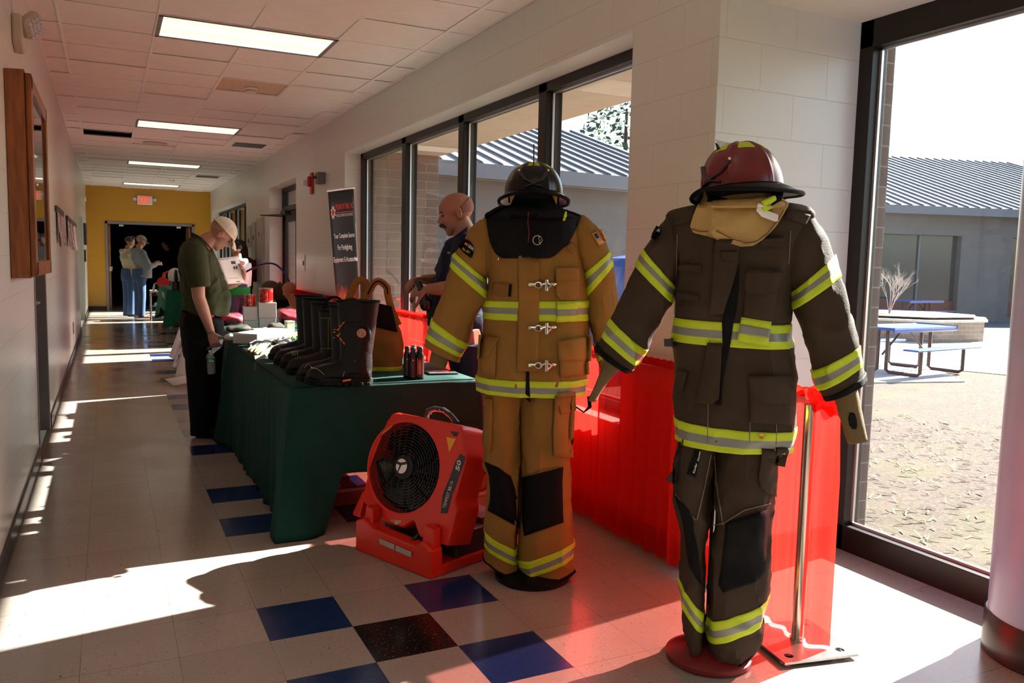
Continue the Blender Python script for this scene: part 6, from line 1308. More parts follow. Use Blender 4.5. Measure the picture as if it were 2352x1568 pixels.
a_, b_ = on('x', -.045, 588, 833), on('x', -.045, 598, 858); g = G(); g.add([V((-.047, a_.y-.03, a_.z)), V((-.047, a_.y+.03, a_.z)), V((-.052, a_.y+.03, b_.z)), V((-.052, a_.y-.03, b_.z))], [(0, 1, 2, 3)]); tag(g.build('paper_tag', mat('brown_paper', (.09, .035, .02), .7), smooth=0, solid=.001), 'brown paper tag hanging over the green cloth edge', 'tag')
# ================================================================== PEOPLE
m_skin = mat('skin_fair', (.42, .20, .135), .5, bump=.05, bs=200, var=.10, vs=12); m_skin2 = mat('skin_tanned', (.33, .145, .095), .5, bump=.05, bs=200, var=.10, vs=12)
m_olive = fabric('olive_polo_cloth', (.040, .047, .020)); m_navy = fabric('navy_polo_cloth', (.010, .014, .038)); m_blkt = fabric('black_trouser_cloth', (.004, .004, .0045)); m_jean = fabric('blue_denim', (.045, .085, .17)); m_jeand = fabric('dark_denim', (.012, .018, .04))
m_shoe = mat('black_shoe', (.005, .005, .005), .5, spec=.2); m_capc = mat('cream_cap', (.62, .56, .45), .8, bump=.3, bs=300); m_hairb = mat('dark_brown_hair', (.03, .014, .008), .5, bump=.8, bs=60, stretch=(8, 8, 1)); m_hairk = mat('black_hair', (.008, .007, .008), .4, bump=.6, bs=60); m_stub = mat('cropped_hair', (.25, .12, .085), .8, bump=.4, bs=400)
m_eye = mat('dark_eye', (.02, .015, .012), .2); m_must = mat('moustache_hair', (.06, .03, .018), .8, bump=.8, bs=200)
def basis(c, f, u):
    f = f.normalized(); l = u.cross(f).normalized(); u = f.cross(l)
    return Matrix(((f.x, l.x, u.x, c.x), (f.y, l.y, u.y, c.y), (f.z, l.z, u.z, c.z), (0, 0, 0, 1)))
def head_geo(g, M, h, neck=True):
    S = M @ Matrix.Scale(h, 4); R3 = S.to_3x3()
    def E(c, r): g.ell(S @ V(c), r, M=R3.to_4x4(), n=20, m=14)
    E((-.06, 0, .14), (.43, .335, .36)); E((.12, 0, -.08), (.25, .265, .34)); E((.08, 0, -.26), (.27, .23, .20)); E((.24, 0, -.40), (.10, .11, .085)); E((.30, 0, .09), (.08, .2, .05))
    E((.22, .13, -.10), (.13, .11, .14)); E((.22, -.13, -.10), (.13, .11, .14)); E((.335, 0, -.235), (.05, .095, .035)); E((.325, 0, -.295), (.05, .085, .035))
    g.tube([S @ V((.34, 0, .05)), S @ V((.43, 0, -.09)), S @ V((.37, 0, -.13))], [.035*h, .052*h, .05*h], 10); E((.37, .045, -.12), (.045, .035, .035)); E((.37, -.045, -.12), (.045, .035, .035))
    for s in (-1, 1):
        pts = [S @ V((-.055+.055*cos(a), s*(.335+.02*sin(a)), -.03+.115*sin(a))) for a in [2*pi*k/12 for k in range(12)]]; g.tube(pts, .022*h, 6, closed=True); E((-.06, s*.325, -.03), (.05, .02, .09))
    if neck: g.tube([S @ V((-.14, 0, -.15)), S @ V((-.20, 0, -.45)), S @ V((-.26, 0, -.80))], [.24*h, .235*h, .28*h], 16)
def eyes(M, h, parent):
    S = M @ Matrix.Scale(h, 4)
    for s in (-1, 1): g = G(); g.ell(S @ V((.305, s*.13, .02)), (.042*h,)*3, n=10, m=8); g.build('eye', m_eye, parent)
def hand(g, w, d, nrm, s=1.0, curl=.5, thumb=1, spread=.1, tc=.4):
    d = d.normalized(); nrm = (nrm-d*nrm.dot(d)).normalized(); sd = d.cross(nrm).normalized()
    g.tube([w-d*.02*s, w+d*.02*s, w+d*.055*s, w+d*.092*s], [.026*s, .034*s, .040*s, .036*s], 12, flat=.42, up=nrm)
    for k, (o, L_) in enumerate(((-.031, .066), (-.0105, .076), (.0105, .080), (.031, .072))):
        p = w+d*.085*s+sd*o*s; dd = (d+sd*o*spread*20*.3).normalized(); pts = [p, ]; a = 0
        for f in (.45, .32, .23): a += curl*(1 if f < .45 else .7); q_ = dd*cos(a)+nrm*sin(a); p = p+q_*L_*s*f; pts.append(p)
        g.tube(pts, [.0098*s, .0092*s, .0085*s, .0068*s], 8)
    p = w+d*.028*s-sd*.028*s*thumb*-1*-1; t0 = (d*.75-sd*.65*thumb+nrm*tc).normalized(); g.tube([p, p+t0*.035*s, p+t0*.06*s+d*.008*s+nrm*.01*s*tc, p+t0*.075*s+d*.022*s+nrm*.016*s], [.014*s, .0115*s, .010*s, .0075*s], 8)
def shoe(g, heel, toe, w_=.05, h_=.07):
    d = toe-heel; g.tube([heel-d.normalized()*.01, heel+d*.2, heel+d*.5, heel+d*.8, toe], [w_*.55, w_*.85, w_*.9, w_*1.0, w_*.55], 14, flat=.75, up=(0, 0, 1)); g.tube([heel+d*.12+V((0, 0, .0)), heel+d*.15+V((0, 0, h_+.02))], [w_*.8, w_*.75], 12)
def sole(name, heel, toe, m, parent, w_=.052, z=.0):
    d = (toe-heel); dn = d.normalized(); sd = V((-dn.y, dn.x, 0)); N_ = 28; L_ = d.length
    def o_(k):
        a = 2*pi*k/N_; x = L_*.5+(L_*.5+.018)*cos(a); return heel.xy.to_3d()+dn*x+sd*(w_*(1-.18*math.exp(-((x/L_-.4)/.18)**2))*abs(sin(a))**.7*(1 if sin(a) > 0 else -1))+V((0, 0, z+.001))
    g = G(); g.prism([o_(k) for k in range(N_)], (0, 0, .022)); return g.build(name, m, parent, bevel=.003)
def capped(L_, nv=30, nu=32):
    g = L_.geo(nv, nu); n = len(g.v); g.f.append(tuple(range(n-nu, n))); g.mi.append(0); g.f.append(tuple(reversed(range(nu)))); g.mi.append(0); return g
def merge(a, b): return a.add(b.v, b.f)
# ------------------------------------------------------------------ man in the olive polo
FG = Fig(0, base=(-.13, 4.05, 0)); cm = mkc(360, 460, .3825); P = lambda X, Y, o=0: FG.P(*cm(X, Y), o)
man = thing('person', 'person in olive polo and cream cap reading a sheet, holding a water bottle', 'person', FG.g)
sd, Zv, nn = FG.side, V((0, 0, 1)), FG.n
pit = radians(48); fw = (sd*cos(pit)-Zv*sin(pit)+nn*.12); up = (sd*sin(pit)+Zv*cos(pit)); hh = .235
HM = basis(P(386, 205), fw, up)
b = G(); head_geo(b, HM, hh, neck=False)
b.tube([P(345, 225), P(310, 240), P(275, 262), P(255, 300)], [.058, .062, .068, .08], 16)
b.tube([P(250, 300), P(250, 380), P(270, 500), P(275, 600), P(270, 700)], [.07, .11, .12, .11, .09], 16)
b.tube([P(270, 690, -.06), P(270, 1000, -.09), P(268, 1330, -.09)], [.08, .065, .045], 12); b.tube([P(275, 690, .07), P(310, 1000, .11), P(330, 1300, .12)], [.08, .065, .045], 12)
# near arm hangs, hand holds the bottle neck
sh, el, wr = P(232, 335, -.22), P(252, 580, -.25), P(325, 790, -.24)
b.tube([sh, sh.lerp(el, .5), el, el.lerp(wr, .35), wr], [.062, .056, .046, .045, .029], 14)
hand(b, wr, (P(350, 870, -.24)-wr), (sd*.5-Zv*.4+nn*.8), 1.0, .75, -1, tc=.7)
# far arm forward holding the paper
sh2, el2, wr2 = P(270, 335, .22), P(385, 520, .24), P(520, 475, .20)
b.tube([sh2, sh2.lerp(el2, .5), el2, el2.lerp(wr2, .4), wr2], [.062, .055, .045, .043, .028], 14)
hand(b, wr2, (P(525, 395, .13)-wr2), (-sd+nn*-.3), 1.0, .45, 1)
flesh('body', b, m_skin, man, .0055, 3)
eyes(HM, hh, man)
c_ = Loft(ringsP(FG, [(cm(*a), cm(*b_)) for a, b_ in (((212, 198), (300, 262)), ((175, 235), (320, 300)), ((145, 285), (345, 325)), ((134, 360), (368, 380)), ((134, 450), (408, 460)), ((142, 540), (432, 545)), ((150, 610), (440, 620)), ((152, 655), (432, 690)))], [.07, .16, .22, .21, .20, .20, .20, .195], [.07, .16, .22, .21, .20, .20, .20, .195]), FG.n, .014, 8, 5, ex=2.2)
g = capped(c_, 40, 40)
g.tube([P(225, 290, -.17), P(225, 340, -.21), P(245, 430, -.245), P(258, 520, -.25)], [.085, .092, .085, .078], 18); g.tube([P(265, 300, .17), P(290, 360, .22), P(345, 450, .235)], [.09, .09, .075], 16)
flesh('polo_shirt', g, m_olive, man, .007, 3)
g = G(); g.grid(lambda u, v: P(205+125*u+8*v, 190+105*u+22*v-20*sin(pi*u), -.08-.02*sin(pi*u)+.16*(0)), 14, 4); g.build('collar', m_olive, man, solid=.006)
g = G(); g.tube([P(150, 665, -.19), P(270, 690, -.21), P(385, 705, -.15)], .014, 8, flat=.4, up=nn); 
g = G(); g.grid(lambda u, v: (P(146, 662)+(P(392, 706)-P(146, 662))*(.5-.5*cos(2*pi*u)))+nn*(-.20*sin(2*pi*u))-Zv*.035*v, 40, 2, cu=True); g.build('belt', m_blkp, man, solid=.006)
g = G(); rw = [((142, 668), (400, 712)), ((136, 740), (402, 760)), ((145, 840), (402, 840)), ((165, 940), (385, 930))]
lg = Loft(ringsP(FG, [(cm(*a), cm(*b_)) for a, b_ in rw], .20, .20), FG.n, .008, 8, 9, ex=2.3); g = capped(lg, 14, 36)
g.tube([P(270, 850, -.09), P(268, 1000, -.10), P(262, 1180, -.10), P(268, 1340, -.10), P(272, 1405, -.10)], [.125, .115, .09, .082, .085], 18); g.tube([P(310, 850, .1), P(312, 1000, .12), P(315, 1180, .13), P(330, 1300, .14), P(338, 1340, .14)], [.12, .1, .085, .078, .08], 18)
flesh('trousers', g, m_blkt, man, .008, 4)
h1_, t1_ = on('z', .045, 452, 1000), on('z', .045, 520, 997); 
for hl, te in ((P(250, 1405, -.10), P(395, 1430, -.16)), (P(345, 1335, .14), P(475, 1375, .08))):
    hl.z = te.z = .045; g = G(); shoe(g, hl, te); o = flesh('shoe', g, m_shoe, man, .006, 3); sole('shoe_sole', hl, te, m_blkp, o)
# cap
S = HM @ Matrix.Scale(hh, 4)
def capd(u, v, e=1.0): a = 2*pi*u; ph = v*pi/2; return S @ V((-.06+.475*e*cos(a)*cos(ph), .375*e*sin(a)*cos(ph), .16+.40*e*sin(ph)))
g = G(); m_white_mesh = mat('cap_mesh', (.55, .52, .46), .8, bump=.8, bs=500)
def cf2(u, v):
    a = 2*pi*u; back = math.exp(-((abs(u-.5))/.06)**2); v0 = .0+.36*back*1.0; return capd(u, v0+(1-v0)*v)
G().grid(cf2, 64, 16, cu=True).build('cap_crown', m_capc, man, solid=.004)
G().grid(lambda u, v: capd(u, .0+.12*v, 1.012), 64, 3, cu=True).build('cap_band', mat('cap_band_cloth', (.66, .58, .40), .7), man, solid=.003)
g = G(); 
for k in range(6): g.tube([capd(k/6+.08, v_, 1.012) for v_ in [i/10 for i in range(11)]], .0018, 5)
g.build('cap_seam', mat('cap_seam_tape', (.70, .66, .58), .6), man)
G().grid(lambda u, v: S @ V((.30+.36*v*cos((u-.5)*2.2)+.05, .36*sin((u-.5)*2.2)*(1-.12*v), .12-.20*v*v*.9+.05*(1-abs(2*u-1)**2))), 20, 8).build('cap_bill', m_capc, man, solid=.006)
# bottle of water in the hand
bt0 = P(330, 960, -.235); t = thing('water_bottle', 'small clear water bottle with a green label in the hand of the man in olive', 'bottle', P(330, 1040, -.235)); BM = Matrix.Translation(P(330, 1042, -.235)) @ Matrix.Rotation(radians(-2), 4, 'Y')
r_ = .0305; G().lathe([(0, 0), (r_*.8, .0), (r_, .008), (r_*.97, .03), (r_, .05), (r_, .10), (r_*.9, .125), (.014, .155), (.0125, .175)], BM, 28).build('bottle_body', glassmat('bottle_plastic', (.82, .88, .88), rough=.04, haze=.22), t)
G().lathe([(0, .004), (r_*.9, .004), (r_*.93, .08)], BM, 24).build('water', glassmat('water_fill', (.86, .92, .95)), t)
lb = G().lathe([(r_+.0008, .085), (r_+.0008, .118), (r_*.93, .124)], BM, 28).build('label', mat('green_label', (.02, .28, .10), .4), t)
G().lathe([(.0145, .165), (.0145, .18), (0, .181)], BM, 20).build('cap', m_white, t)
dd = V((CAMP.x-bt0.x, CAMP.y-bt0.y, 0)).normalized(); ss = V((-dd.y, dd.x, 0)); o_ = BM.translation+dd*(r_+.003)-ss*.018+Zv*.092; text('lettering', 'life', o_, ss*.034, Zv*.02, m_white, lb, bold=.03)
# paper
t = thing('price_sheet', 'white printed sheet held up by the man in the olive shirt', 'paper', P(440, 420, .1)); ps = [P(362, 348, .05), P(488, 335, .16), P(528, 495, .17), P(425, 503, .06)]
def pp(u, v, o=0): q_ = (ps[0]*(1-u)+ps[1]*u)*(1-v)+(ps[3]*(1-u)+ps[2]*u)*v; return q_+nn*(.012*sin(pi*v)*-1+.0-o)
sh_ = G().grid(lambda u, v: pp(u, v), 8, 10).build('sheet', m_paper, t, solid=.0008, recalc=False)
m_ink = mat('print_black', (.04, .04, .045), .7); m_inkg = mat('print_grey', (.35, .35, .36), .7)
for (u0, v0, u1, v1, mm) in ((.58, .16, .80, .27, m_ink), (.62, .36, .70, .46, m_ink), (.74, .36, .82, .46, m_ink), (.1, .06, .3, .085, m_inkg), (.36, .06, .52, .085, m_inkg), (.15, .78, .75, .80, m_inkg), (.55, .92, .75, .95, m_ink)):
    g = G(); g.add([pp(u0, v0, .002), pp(u1, v0, .002), pp(u1, v1, .002), pp(u0, v1, .002)], [(0, 1, 2, 3)]); g.build('print_mark', mm, sh_, smooth=0, solid=.0004)
# ------------------------------------------------------------------ man with moustache in navy
FM_ = Fig(0, base=(1.17, 1.85, 0)); cn = mkc(930, 420, .2169); P = lambda X, Y, o=0: FM_.P(*cn(X, Y), o); sd, nn = FM_.side, FM_.n
man = thing('person', 'person with a shaved head and moustache in a navy polo behind the green table', 'person', FM_.g)
pit = radians(16); fw = (-sd*cos(pit)-Zv*sin(pit)-nn*.12); up = (-sd*sin(pit)+Zv*cos(pit)); hh = .243; HM = basis(P(533, 330), fw, up)
b = G(); head_geo(b, HM, hh, neck=False)
b.tube([P(575, 400), P(620, 500), P(660, 600), P(680, 700)], [.062, .066, .075, .1], 16)
b.tube([P(660, 640), P(640, 800), P(600, 1100), P(600, 1400), P(640, 1600)], [.1, .13, .14, .14, .13], 16)
fo = FM_.P(1094, 1120, -.09); fo2 = FM_.P(1130, 1110, .10)
b.tube([P(640, 1550, -.08), FM_.P(1090, 930, -.09), FM_.P(1096, 1090, -.09)], [.11, .075, .05], 12); b.tube([P(660, 1550, .09), FM_.P(1110, 930, .1), FM_.P(1120, 1090, .1)], [.11, .075, .05], 12)
sh, el, wr = P(650, 700, -.22), P(560, 1110, -.24), P(250, 1125, -.16); b.tube([sh, sh.lerp(el, .5), el, el.lerp(wr, .4), wr], [.062, .055, .046, .044, .030], 14)
hand(b, wr, (P(120, 1150, -.12)-wr), (nn*.7-Zv*.7), 1.05, .62, -1, tc=.6)
sh2, el2, wr2 = P(600, 700, .2), P(430, 1040, .22), P(190, 1020, .08); b.tube([sh2, sh2.lerp(el2, .5), el2, el2.lerp(wr2, .4), wr2], [.06, .055, .045, .042, .029], 14)
hand(b, wr2, (P(60, 1040, .02)-wr2), (-nn*.5-Zv*.8), 1.0, .7, 1, tc=.6)
flesh('body', b, m_skin2, man, .005, 3); eyes(HM, hh, man)
S = HM @ Matrix.Scale(hh, 4)
def hc(u, v): a = pi*(.56+.88*u); ph = radians(-30+62*v*(.45+.55*sin(pi*u))); return S @ V((-.06+.434*cos(a)*cos(ph), .340*sin(a)*cos(ph), .14+.364*sin(ph)))
G().grid(hc, 30, 10).build('cropped_hair', m_stub, man, solid=.002)
g = G(); g.tube([S @ V((.30, -.13, -.27)), S @ V((.375, -.07, -.205)), S @ V((.405, 0, -.185)), S @ V((.375, .07, -.205)), S @ V((.30, .13, -.27))], [.02*hh, .045*hh, .05*hh, .045*hh, .02*hh], 8); g.build('moustache', m_must, man)
g = G()
for s in (-1, 1): g.tube([S @ V((.345, s*.06, .115)), S @ V((.355, s*.13, .125)), S @ V((.30, s*.2, .10))], .011*hh*1.6, 6)
g.build('eyebrow', m_must, man)
c_ = Loft(ringsP(FM_, [(cn(*a), cn(*b_)) for a, b_ in (((520, 570), (720, 520)), ((445, 620), (800, 570)), ((425, 690), (860, 640)), ((372, 800), (880, 760)), ((320, 930), (880, 920)), ((275, 1080), (870, 1080)), ((235, 1250), (860, 1250)), ((225, 1360), (850, 1380)), ((240, 1500), (840, 1500)))], [.07, .16, .21, .21, .2, .2, .2, .2, .2], [.07, .16, .21, .21, .2, .2, .2, .2, .2]), FM_.n, .014, 8, 6, ex=2.2)
g = capped(c_, 40, 40); g.tube([P(660, 640, -.17), P(650, 760, -.22), P(610, 920, -.24), P(580, 1030, -.24)], [.085, .092, .085, .08], 18); g.tube([P(600, 660, .17), P(520, 800, .22), P(440, 960, .22), P(400, 1000, .21)], [.085, .09, .08, .075], 18)
flesh('polo_shirt', g, m_navy, man, .007, 3)
g = G(); g.grid(lambda u, v: P(430+230*u, 640-180*u+ (60-20*u)*v, -.075-.02*sin(pi*u)), 10, 4); g.build('collar', m_navy, man, solid=.006)
o_ = P(450, 752, -.215); text('chest_lettering', 'Piedmont Fire', o_, P(520, 745, -.215)-o_, Zv*.014, m_white, man)
g = G(); g.tube([P(600, 1420), P(620, 1500), P(640, 1620)], [.19, .19, .18], 24, flat=.95); g.tube([FM_.P(1070, 790, -.09), FM_.P(1088, 930, -.09), FM_.P(1094, 1085, -.09)], [.125, .09, .075], 18); g.tube([FM_.P(1075, 790, .1), FM_.P(1108, 930, .1), FM_.P(1120, 1085, .1)], [.125, .09, .075], 18)
flesh('jeans', g, m_jeand, man, .009, 4)
m_suede = mat('tan_suede_shoe', (.32, .16, .11), .8)
for px0, px1, o in (((1112, 0), (1060, 0), -.09), ((1140, 0), (1090, 0), .10)):
    hl, te = FM_.P(px0[0], 1110, o), FM_.P(px1[0], 1120, o-.04); hl.z = te.z = .05; g = G(); shoe(g, hl, te); o2 = flesh('shoe', g, m_suede, man, .006, 3); sole('shoe_sole', hl, te, m_card, o2)
g = G(); g.ell(P(205, 1265, -.15), (.028, .03, .05)); g.ell(P(240, 1290, -.15), (.026, .03, .04)); g.tube([P(100, 1040, -.12), P(140, 1060, -.12), P(200, 1200, -.15)], [.014, .02, .025], 10); 
o = g.build('packaged_item', mat('glossy_black_film', (.012, .010, .010), .15, bump=1, bs=30), None); tag(o, 'glossy black wrapped item in the hands of the man with the moustache', 'packet')
# ------------------------------------------------------------------ people farther off
def person(base, h, yaw, skin, top, bot, label, hair=None, cap=None, arms=((.18, .24, 1.02), (.36, .10, 1.10)), long=False, hood=None, extra=None, vox=.014, shoes=None, sit=0, headpitch=20, belly=.12, longtop=.92):
    """local x forward, y left, z up, 1.75 m tall reference"""
    k = h/1.75; M = Matrix.Translation(V(base)) @ Matrix.Rotation(yaw, 4, 'Z') @ Matrix.Scale(k, 4); L = lambda x, y, z: M @ V((x, y, z)); s3 = lambda r: r*k
    t = thing('person', label, 'person', base); b = G(); pr = radians(headpitch)
    f_ = M.to_3x3() @ V((cos(pr), 0, -sin(pr))); u_2 = M.to_3x3() @ V((sin(pr), 0, cos(pr))); HM = basis(L(.06, 0, 1.625), f_, u_2); hh = .235*k; head_geo(b, HM, hh, neck=False)
    b.tube([L(.02, 0, 1.56), L(0, 0, 1.42)], [s3(.06), s3(.07)], 12); b.tube([L(0, 0, 1.42), L(0, 0, 1.2), L(0, 0, .9)], [s3(.09), s3(.09), s3(.07)], 12)
    for s in (-1, 1):
        b.tube([L(0, s*.09, .92), L(.01, s*.1, .5), L(-.02, s*.1, .08)], [s3(.09), s3(.06), s3(.045)], 10)
        (ex, ey, ez), (hx, hy, hz) = arms; sh = L(0, s*.2, 1.40); el = L(ex-.12, s*(ey+.02), ez+.02); wr = L(hx-.06, s*hy, hz); b.tube([sh, el, wr], [s3(.052), s3(.042), s3(.028)], 10); hand(b, wr, (L(hx+.1, s*hy*.6, hz+.02)-wr), M.to_3x3() @ V((0, -s, -.3)), k, .6, s)
    flesh('body', b, skin, t, vox*.7, 2)
    g = G(); g.tube([L(0, 0, 1.475), L(0, 0, 1.42), L(0, 0, 1.30), L(belly*.2, 0, 1.12), L(belly*.2, 0, longtop-.06)], [s3(.075), s3(.19), s3(.215), s3(.21), s3(.205)], 20, flat=.72, up=(M.to_3x3() @ V((1, 0, 0))))
    for s in (-1, 1):
        (ex, ey, ez), (hx, hy, hz) = arms; sh = L(0, s*.17, 1.39); el = L(ex-.12, s*(ey+.02), ez+.02); wr = L(hx-.06, s*hy, hz); g.tube([sh, sh.lerp(el, .5), el]+([el.lerp(wr, .85)] if hood is not None or long else []), [s3(.085), s3(.075), s3(.065)]+([s3(.048)] if hood is not None or long else []), 12)
    if hood: g.tube([L(-.10, -.09, 1.44), L(-.13, 0, 1.42), L(-.10, .09, 1.44)], [s3(.045), s3(.06), s3(.045)], 10)
    flesh('top', g, top, t, vox*.8, 3)
    g = G(); g.tube([L(0, 0, 1.05), L(0, 0, .86), L(0, 0, .80)], [s3(.165), s3(.18), s3(.17)], 18, flat=.8, up=(M.to_3x3() @ V((1, 0, 0))))
    for s in (-1, 1): g.tube([L(0, s*.085, .86), L(.01, s*.1, .5), L(-.01, s*.1, .06)], [s3(.10), s3(.08), s3(.07)], 14)
    flesh('trousers', g, bot, t, vox*.8, 3)
    for s in (-1, 1):
        g = G(); hl, te = L(-.07, s*.1, .045), L(.19, s*.12, .045); shoe(g, hl, te, .048*k, .06*k); flesh('shoe', g, shoes or m_shoe, t, vox*.7, 2)
    S = HM @ Matrix.Scale(hh, 4)
    if hair:
        g = G().grid(lambda u, v: S @ V((-.09+.46*cos(2*pi*u)*sin(pi*(.02+.62*v))*(.85 if cos(2*pi*u) > 0 else 1.03), .375*sin(2*pi*u)*sin(pi*(.02+.62*v)), .12+(.40 if True else 0)*cos(pi*(.02+.62*v)*(1.0 if cos(2*pi*u) < .3 else .62))+(.12 if cos(2*pi*u) > .3 else 0))), 28, 14, cu=True)
        if long: g.tube([S @ V((-.2, 0, .2)), S @ V((-.38, 0, -.3)), S @ V((-.42, 0, -.9)), S @ V((-.38, 0, -1.5))], [.36*hh, .40*hh, .36*hh, .2*hh], 16)
        g.build('hair', hair, t)
    if cap:
        G().grid(lambda u, v: S @ V((-.06+.47*cos(2*pi*u)*cos(v*pi/2), .37*sin(2*pi*u)*cos(v*pi/2), .14+.40*sin(v*pi/2))), 28, 10, cu=True).build('cap_crown', cap, t, solid=.004)
        G().grid(lambda u, v: S @ V((.33+.34*v*cos((u-.5)*2.2), .33*sin((u-.5)*2.2)*(1-.1*v), .16-.12*v)), 14, 5).build('cap_bill', cap, t, solid=.005)
    return t
m_greyh = fabric('grey_hoodie_cloth', (.19, .20, .22)); m_creams = fabric('cream_sweater', (.45, .40, .27)); m_whiteh = fabric('white_hoodie_cloth', (.75, .74, .70)); m_maroon = fabric('maroon_cloth', (.10, .02, .03)); m_plaid = mat('dark_plaid', (.03, .02, .02), .8, var=.8, vs=30)
pg = on('z', 0, 322, 732); person((pg.x, pg.y, 0), 1.78, radians(18), m_skin, m_greyh, m_jean, 'person in grey hoodie, grey cap and blue jeans near the yellow end wall', cap=mat('grey_cap', (.22, .20, .17), .8), hood=True, shoes=mat('brown_boot', (.16, .08, .035), .6), belly=.5, arms=((.22, .24, 1.06), (.40, .10, 1.16)))
pg = on('z', 0, 297, 728); person((pg.x, pg.y, 0), 1.76, radians(25), m_skin, m_creams, m_jean, 'person in cream sweater and jeans behind the one in the grey hoodie', hair=m_hairb, hood=True, belly=.3)
pg = V((1.05, 10.9, 0)); pw_ = person((pg.x, pg.y, 0), 1.60, radians(120), m_skin2, m_whiteh, m_jean, 'person in white hoodie with black hair seen from behind beyond the red mugs', hair=m_hairk, hood=True, headpitch=12)
g = G(); Lw = Matrix.Translation(pw_.location) @ Matrix.Rotation(radians(120), 4, 'Z'); g.tube([Lw @ V((0, 0, .90)), Lw @ V((0, 0, .78))], [.19, .20], 20, flat=.78, up=(Lw.to_3x3() @ V((1, 0, 0)))); g.build('green_shirt_hem', fabric('bright_green_shirt', (.01, .30, .06)), pw_)
pg = V((1.30, 12.3, 0)); person((pg.x, pg.y, 0), 1.66, radians(100), m_skin2, m_maroon, m_jeand, 'person with long dark brown hair in maroon beside the white hoodie', hair=m_hairb, long=True)
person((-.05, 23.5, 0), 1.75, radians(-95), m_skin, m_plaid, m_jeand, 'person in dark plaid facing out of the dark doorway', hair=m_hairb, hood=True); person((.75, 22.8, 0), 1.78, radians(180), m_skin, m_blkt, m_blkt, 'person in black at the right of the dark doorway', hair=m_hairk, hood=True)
# seated person with brown hair
FS = Fig(0, base=(1.05, 8.3, 0)); P = lambda px, py, o=0: FS.P(px, py, o)
t = thing('person', 'person with long brown hair in black, bent over a seat behind the red mugs', 'person', FS.g)
b = G(); HM = basis(P(622, 668), (FS.side*-.5-Zv*.5+FS.n*.7), (FS.side*-.3+Zv*.9)); head_geo(b, HM, .23, neck=False); b.tube([P(628, 685), P(650, 712)], [.06, .07], 12); b.tube([P(645, 705), P(655, 745), P(655, 790)], [.12, .15, .15], 14)
b.tube([P(655, 790), P(630, 800, -.1), P(625, 850, -.1)], [.11, .08, .05], 12); b.tube([P(655, 790), P(640, 800, .1), P(635, 850, .1)], [.11, .08, .05], 12)
flesh('body', b, m_skin, t, .009, 3)
g = G(); g.tube([P(634, 690), P(652, 705), P(668, 740), P(668, 800)], [.09, .17, .20, .19], 18); g.tube([P(650, 705, -.1), P(622, 730, -.2), P(608, 745, -.2)], [.08, .06, .05], 12); flesh('top', g, m_blkt, t, .009, 3)
g = G(); g.tube([P(660, 792), P(630, 800, -.1), P(622, 845, -.1)], [.15, .10, .07], 14); g.tube([P(660, 792), P(640, 800, .1), P(634, 845, .1)], [.15, .10, .07], 14); flesh('trousers', g, m_jeand, t, .009, 3)
g = G(); g.ell(P(622, 667), (.135, .135, .13)); g.tube([P(628, 662), P(640, 672), P(652, 690), P(658, 702)], [.125, .12, .09, .05], 18); flesh('hair', g, mat('brown_hair', (.07, .03, .012), .5, bump=.8, bs=60), t, .008, 3)
t = thing('stool', 'low black stool under the bent person in black', 'stool', FS.g); pz = P(655, 800); g = G(); g.cyl((pz.x, pz.y, pz.z-.20), (pz.x, pz.y, pz.z-.16), .17, n=24); g.build('seat', m_black, t)
for a in range(3): g = G(); g.cyl((pz.x+.05*cos(a*2.1), pz.y+.05*sin(a*2.1), pz.z-.2), (pz.x+.18*cos(a*2.1), pz.y+.18*sin(a*2.1), 0), .012, n=8); g.build('leg', m_steelp, t)
# practice mannequin head and torso, hoop
FC = Fig(0, base=(1.36, 7.6, 0)); P = lambda px, py, o=0: FC.P(px, py, o)
t = thing('training_mannequin', 'tan bald practice mannequin head and shoulders against the red drape', 'mannequin', FC.g); b = G(); HM = basis(P(664, 667), (-FC.side*.85-Zv*.35-FC.n*.2), (Zv-FC.side*.2)); head_geo(b, HM, .20, neck=False); b.tube([P(668, 678), P(676, 700)], [.05, .055], 14); b.tube([P(676, 697), P(680, 705), P(682, 780)], [.08, .14, .15], 16)
flesh('head_and_neck', b, mat('tan_vinyl', (.42, .19, .09), .45), t, .007, 2); g = G(); g.tube([P(677, 704), P(681, 712), P(683, 790)], [.09, .165, .165], 18); flesh('red_vest', g, m_redp, t, .008, 2)
g = G(); g.cyl((FC.g.x+.06, FC.g.y, 0), (FC.g.x+.06, FC.g.y, .55), .05, n=12); g.build('support', m_black, t)
g = G(); hc_ = P(627, 668, -.2)
P_ = [FS.P(*a, .3) for a in ((541, 652), (560, 628), (588, 613), (612, 605), (632, 607), (650, 622), (662, 642), (668, 662), (668, 690), (662, 730))]; P_.append(V((P_[-1].x, P_[-1].y, .013)))
g.tube([cr(P_, i/4) for i in range(4*(len(P_)-1)+1)], .013, 8); tag(g.build('hoop', m_blue2 if 'm_blue2' in globals() else mat('blue_tube', (.02, .05, .28), .3)), 'blue plastic tube hoop standing behind the red mugs', 'hoop')
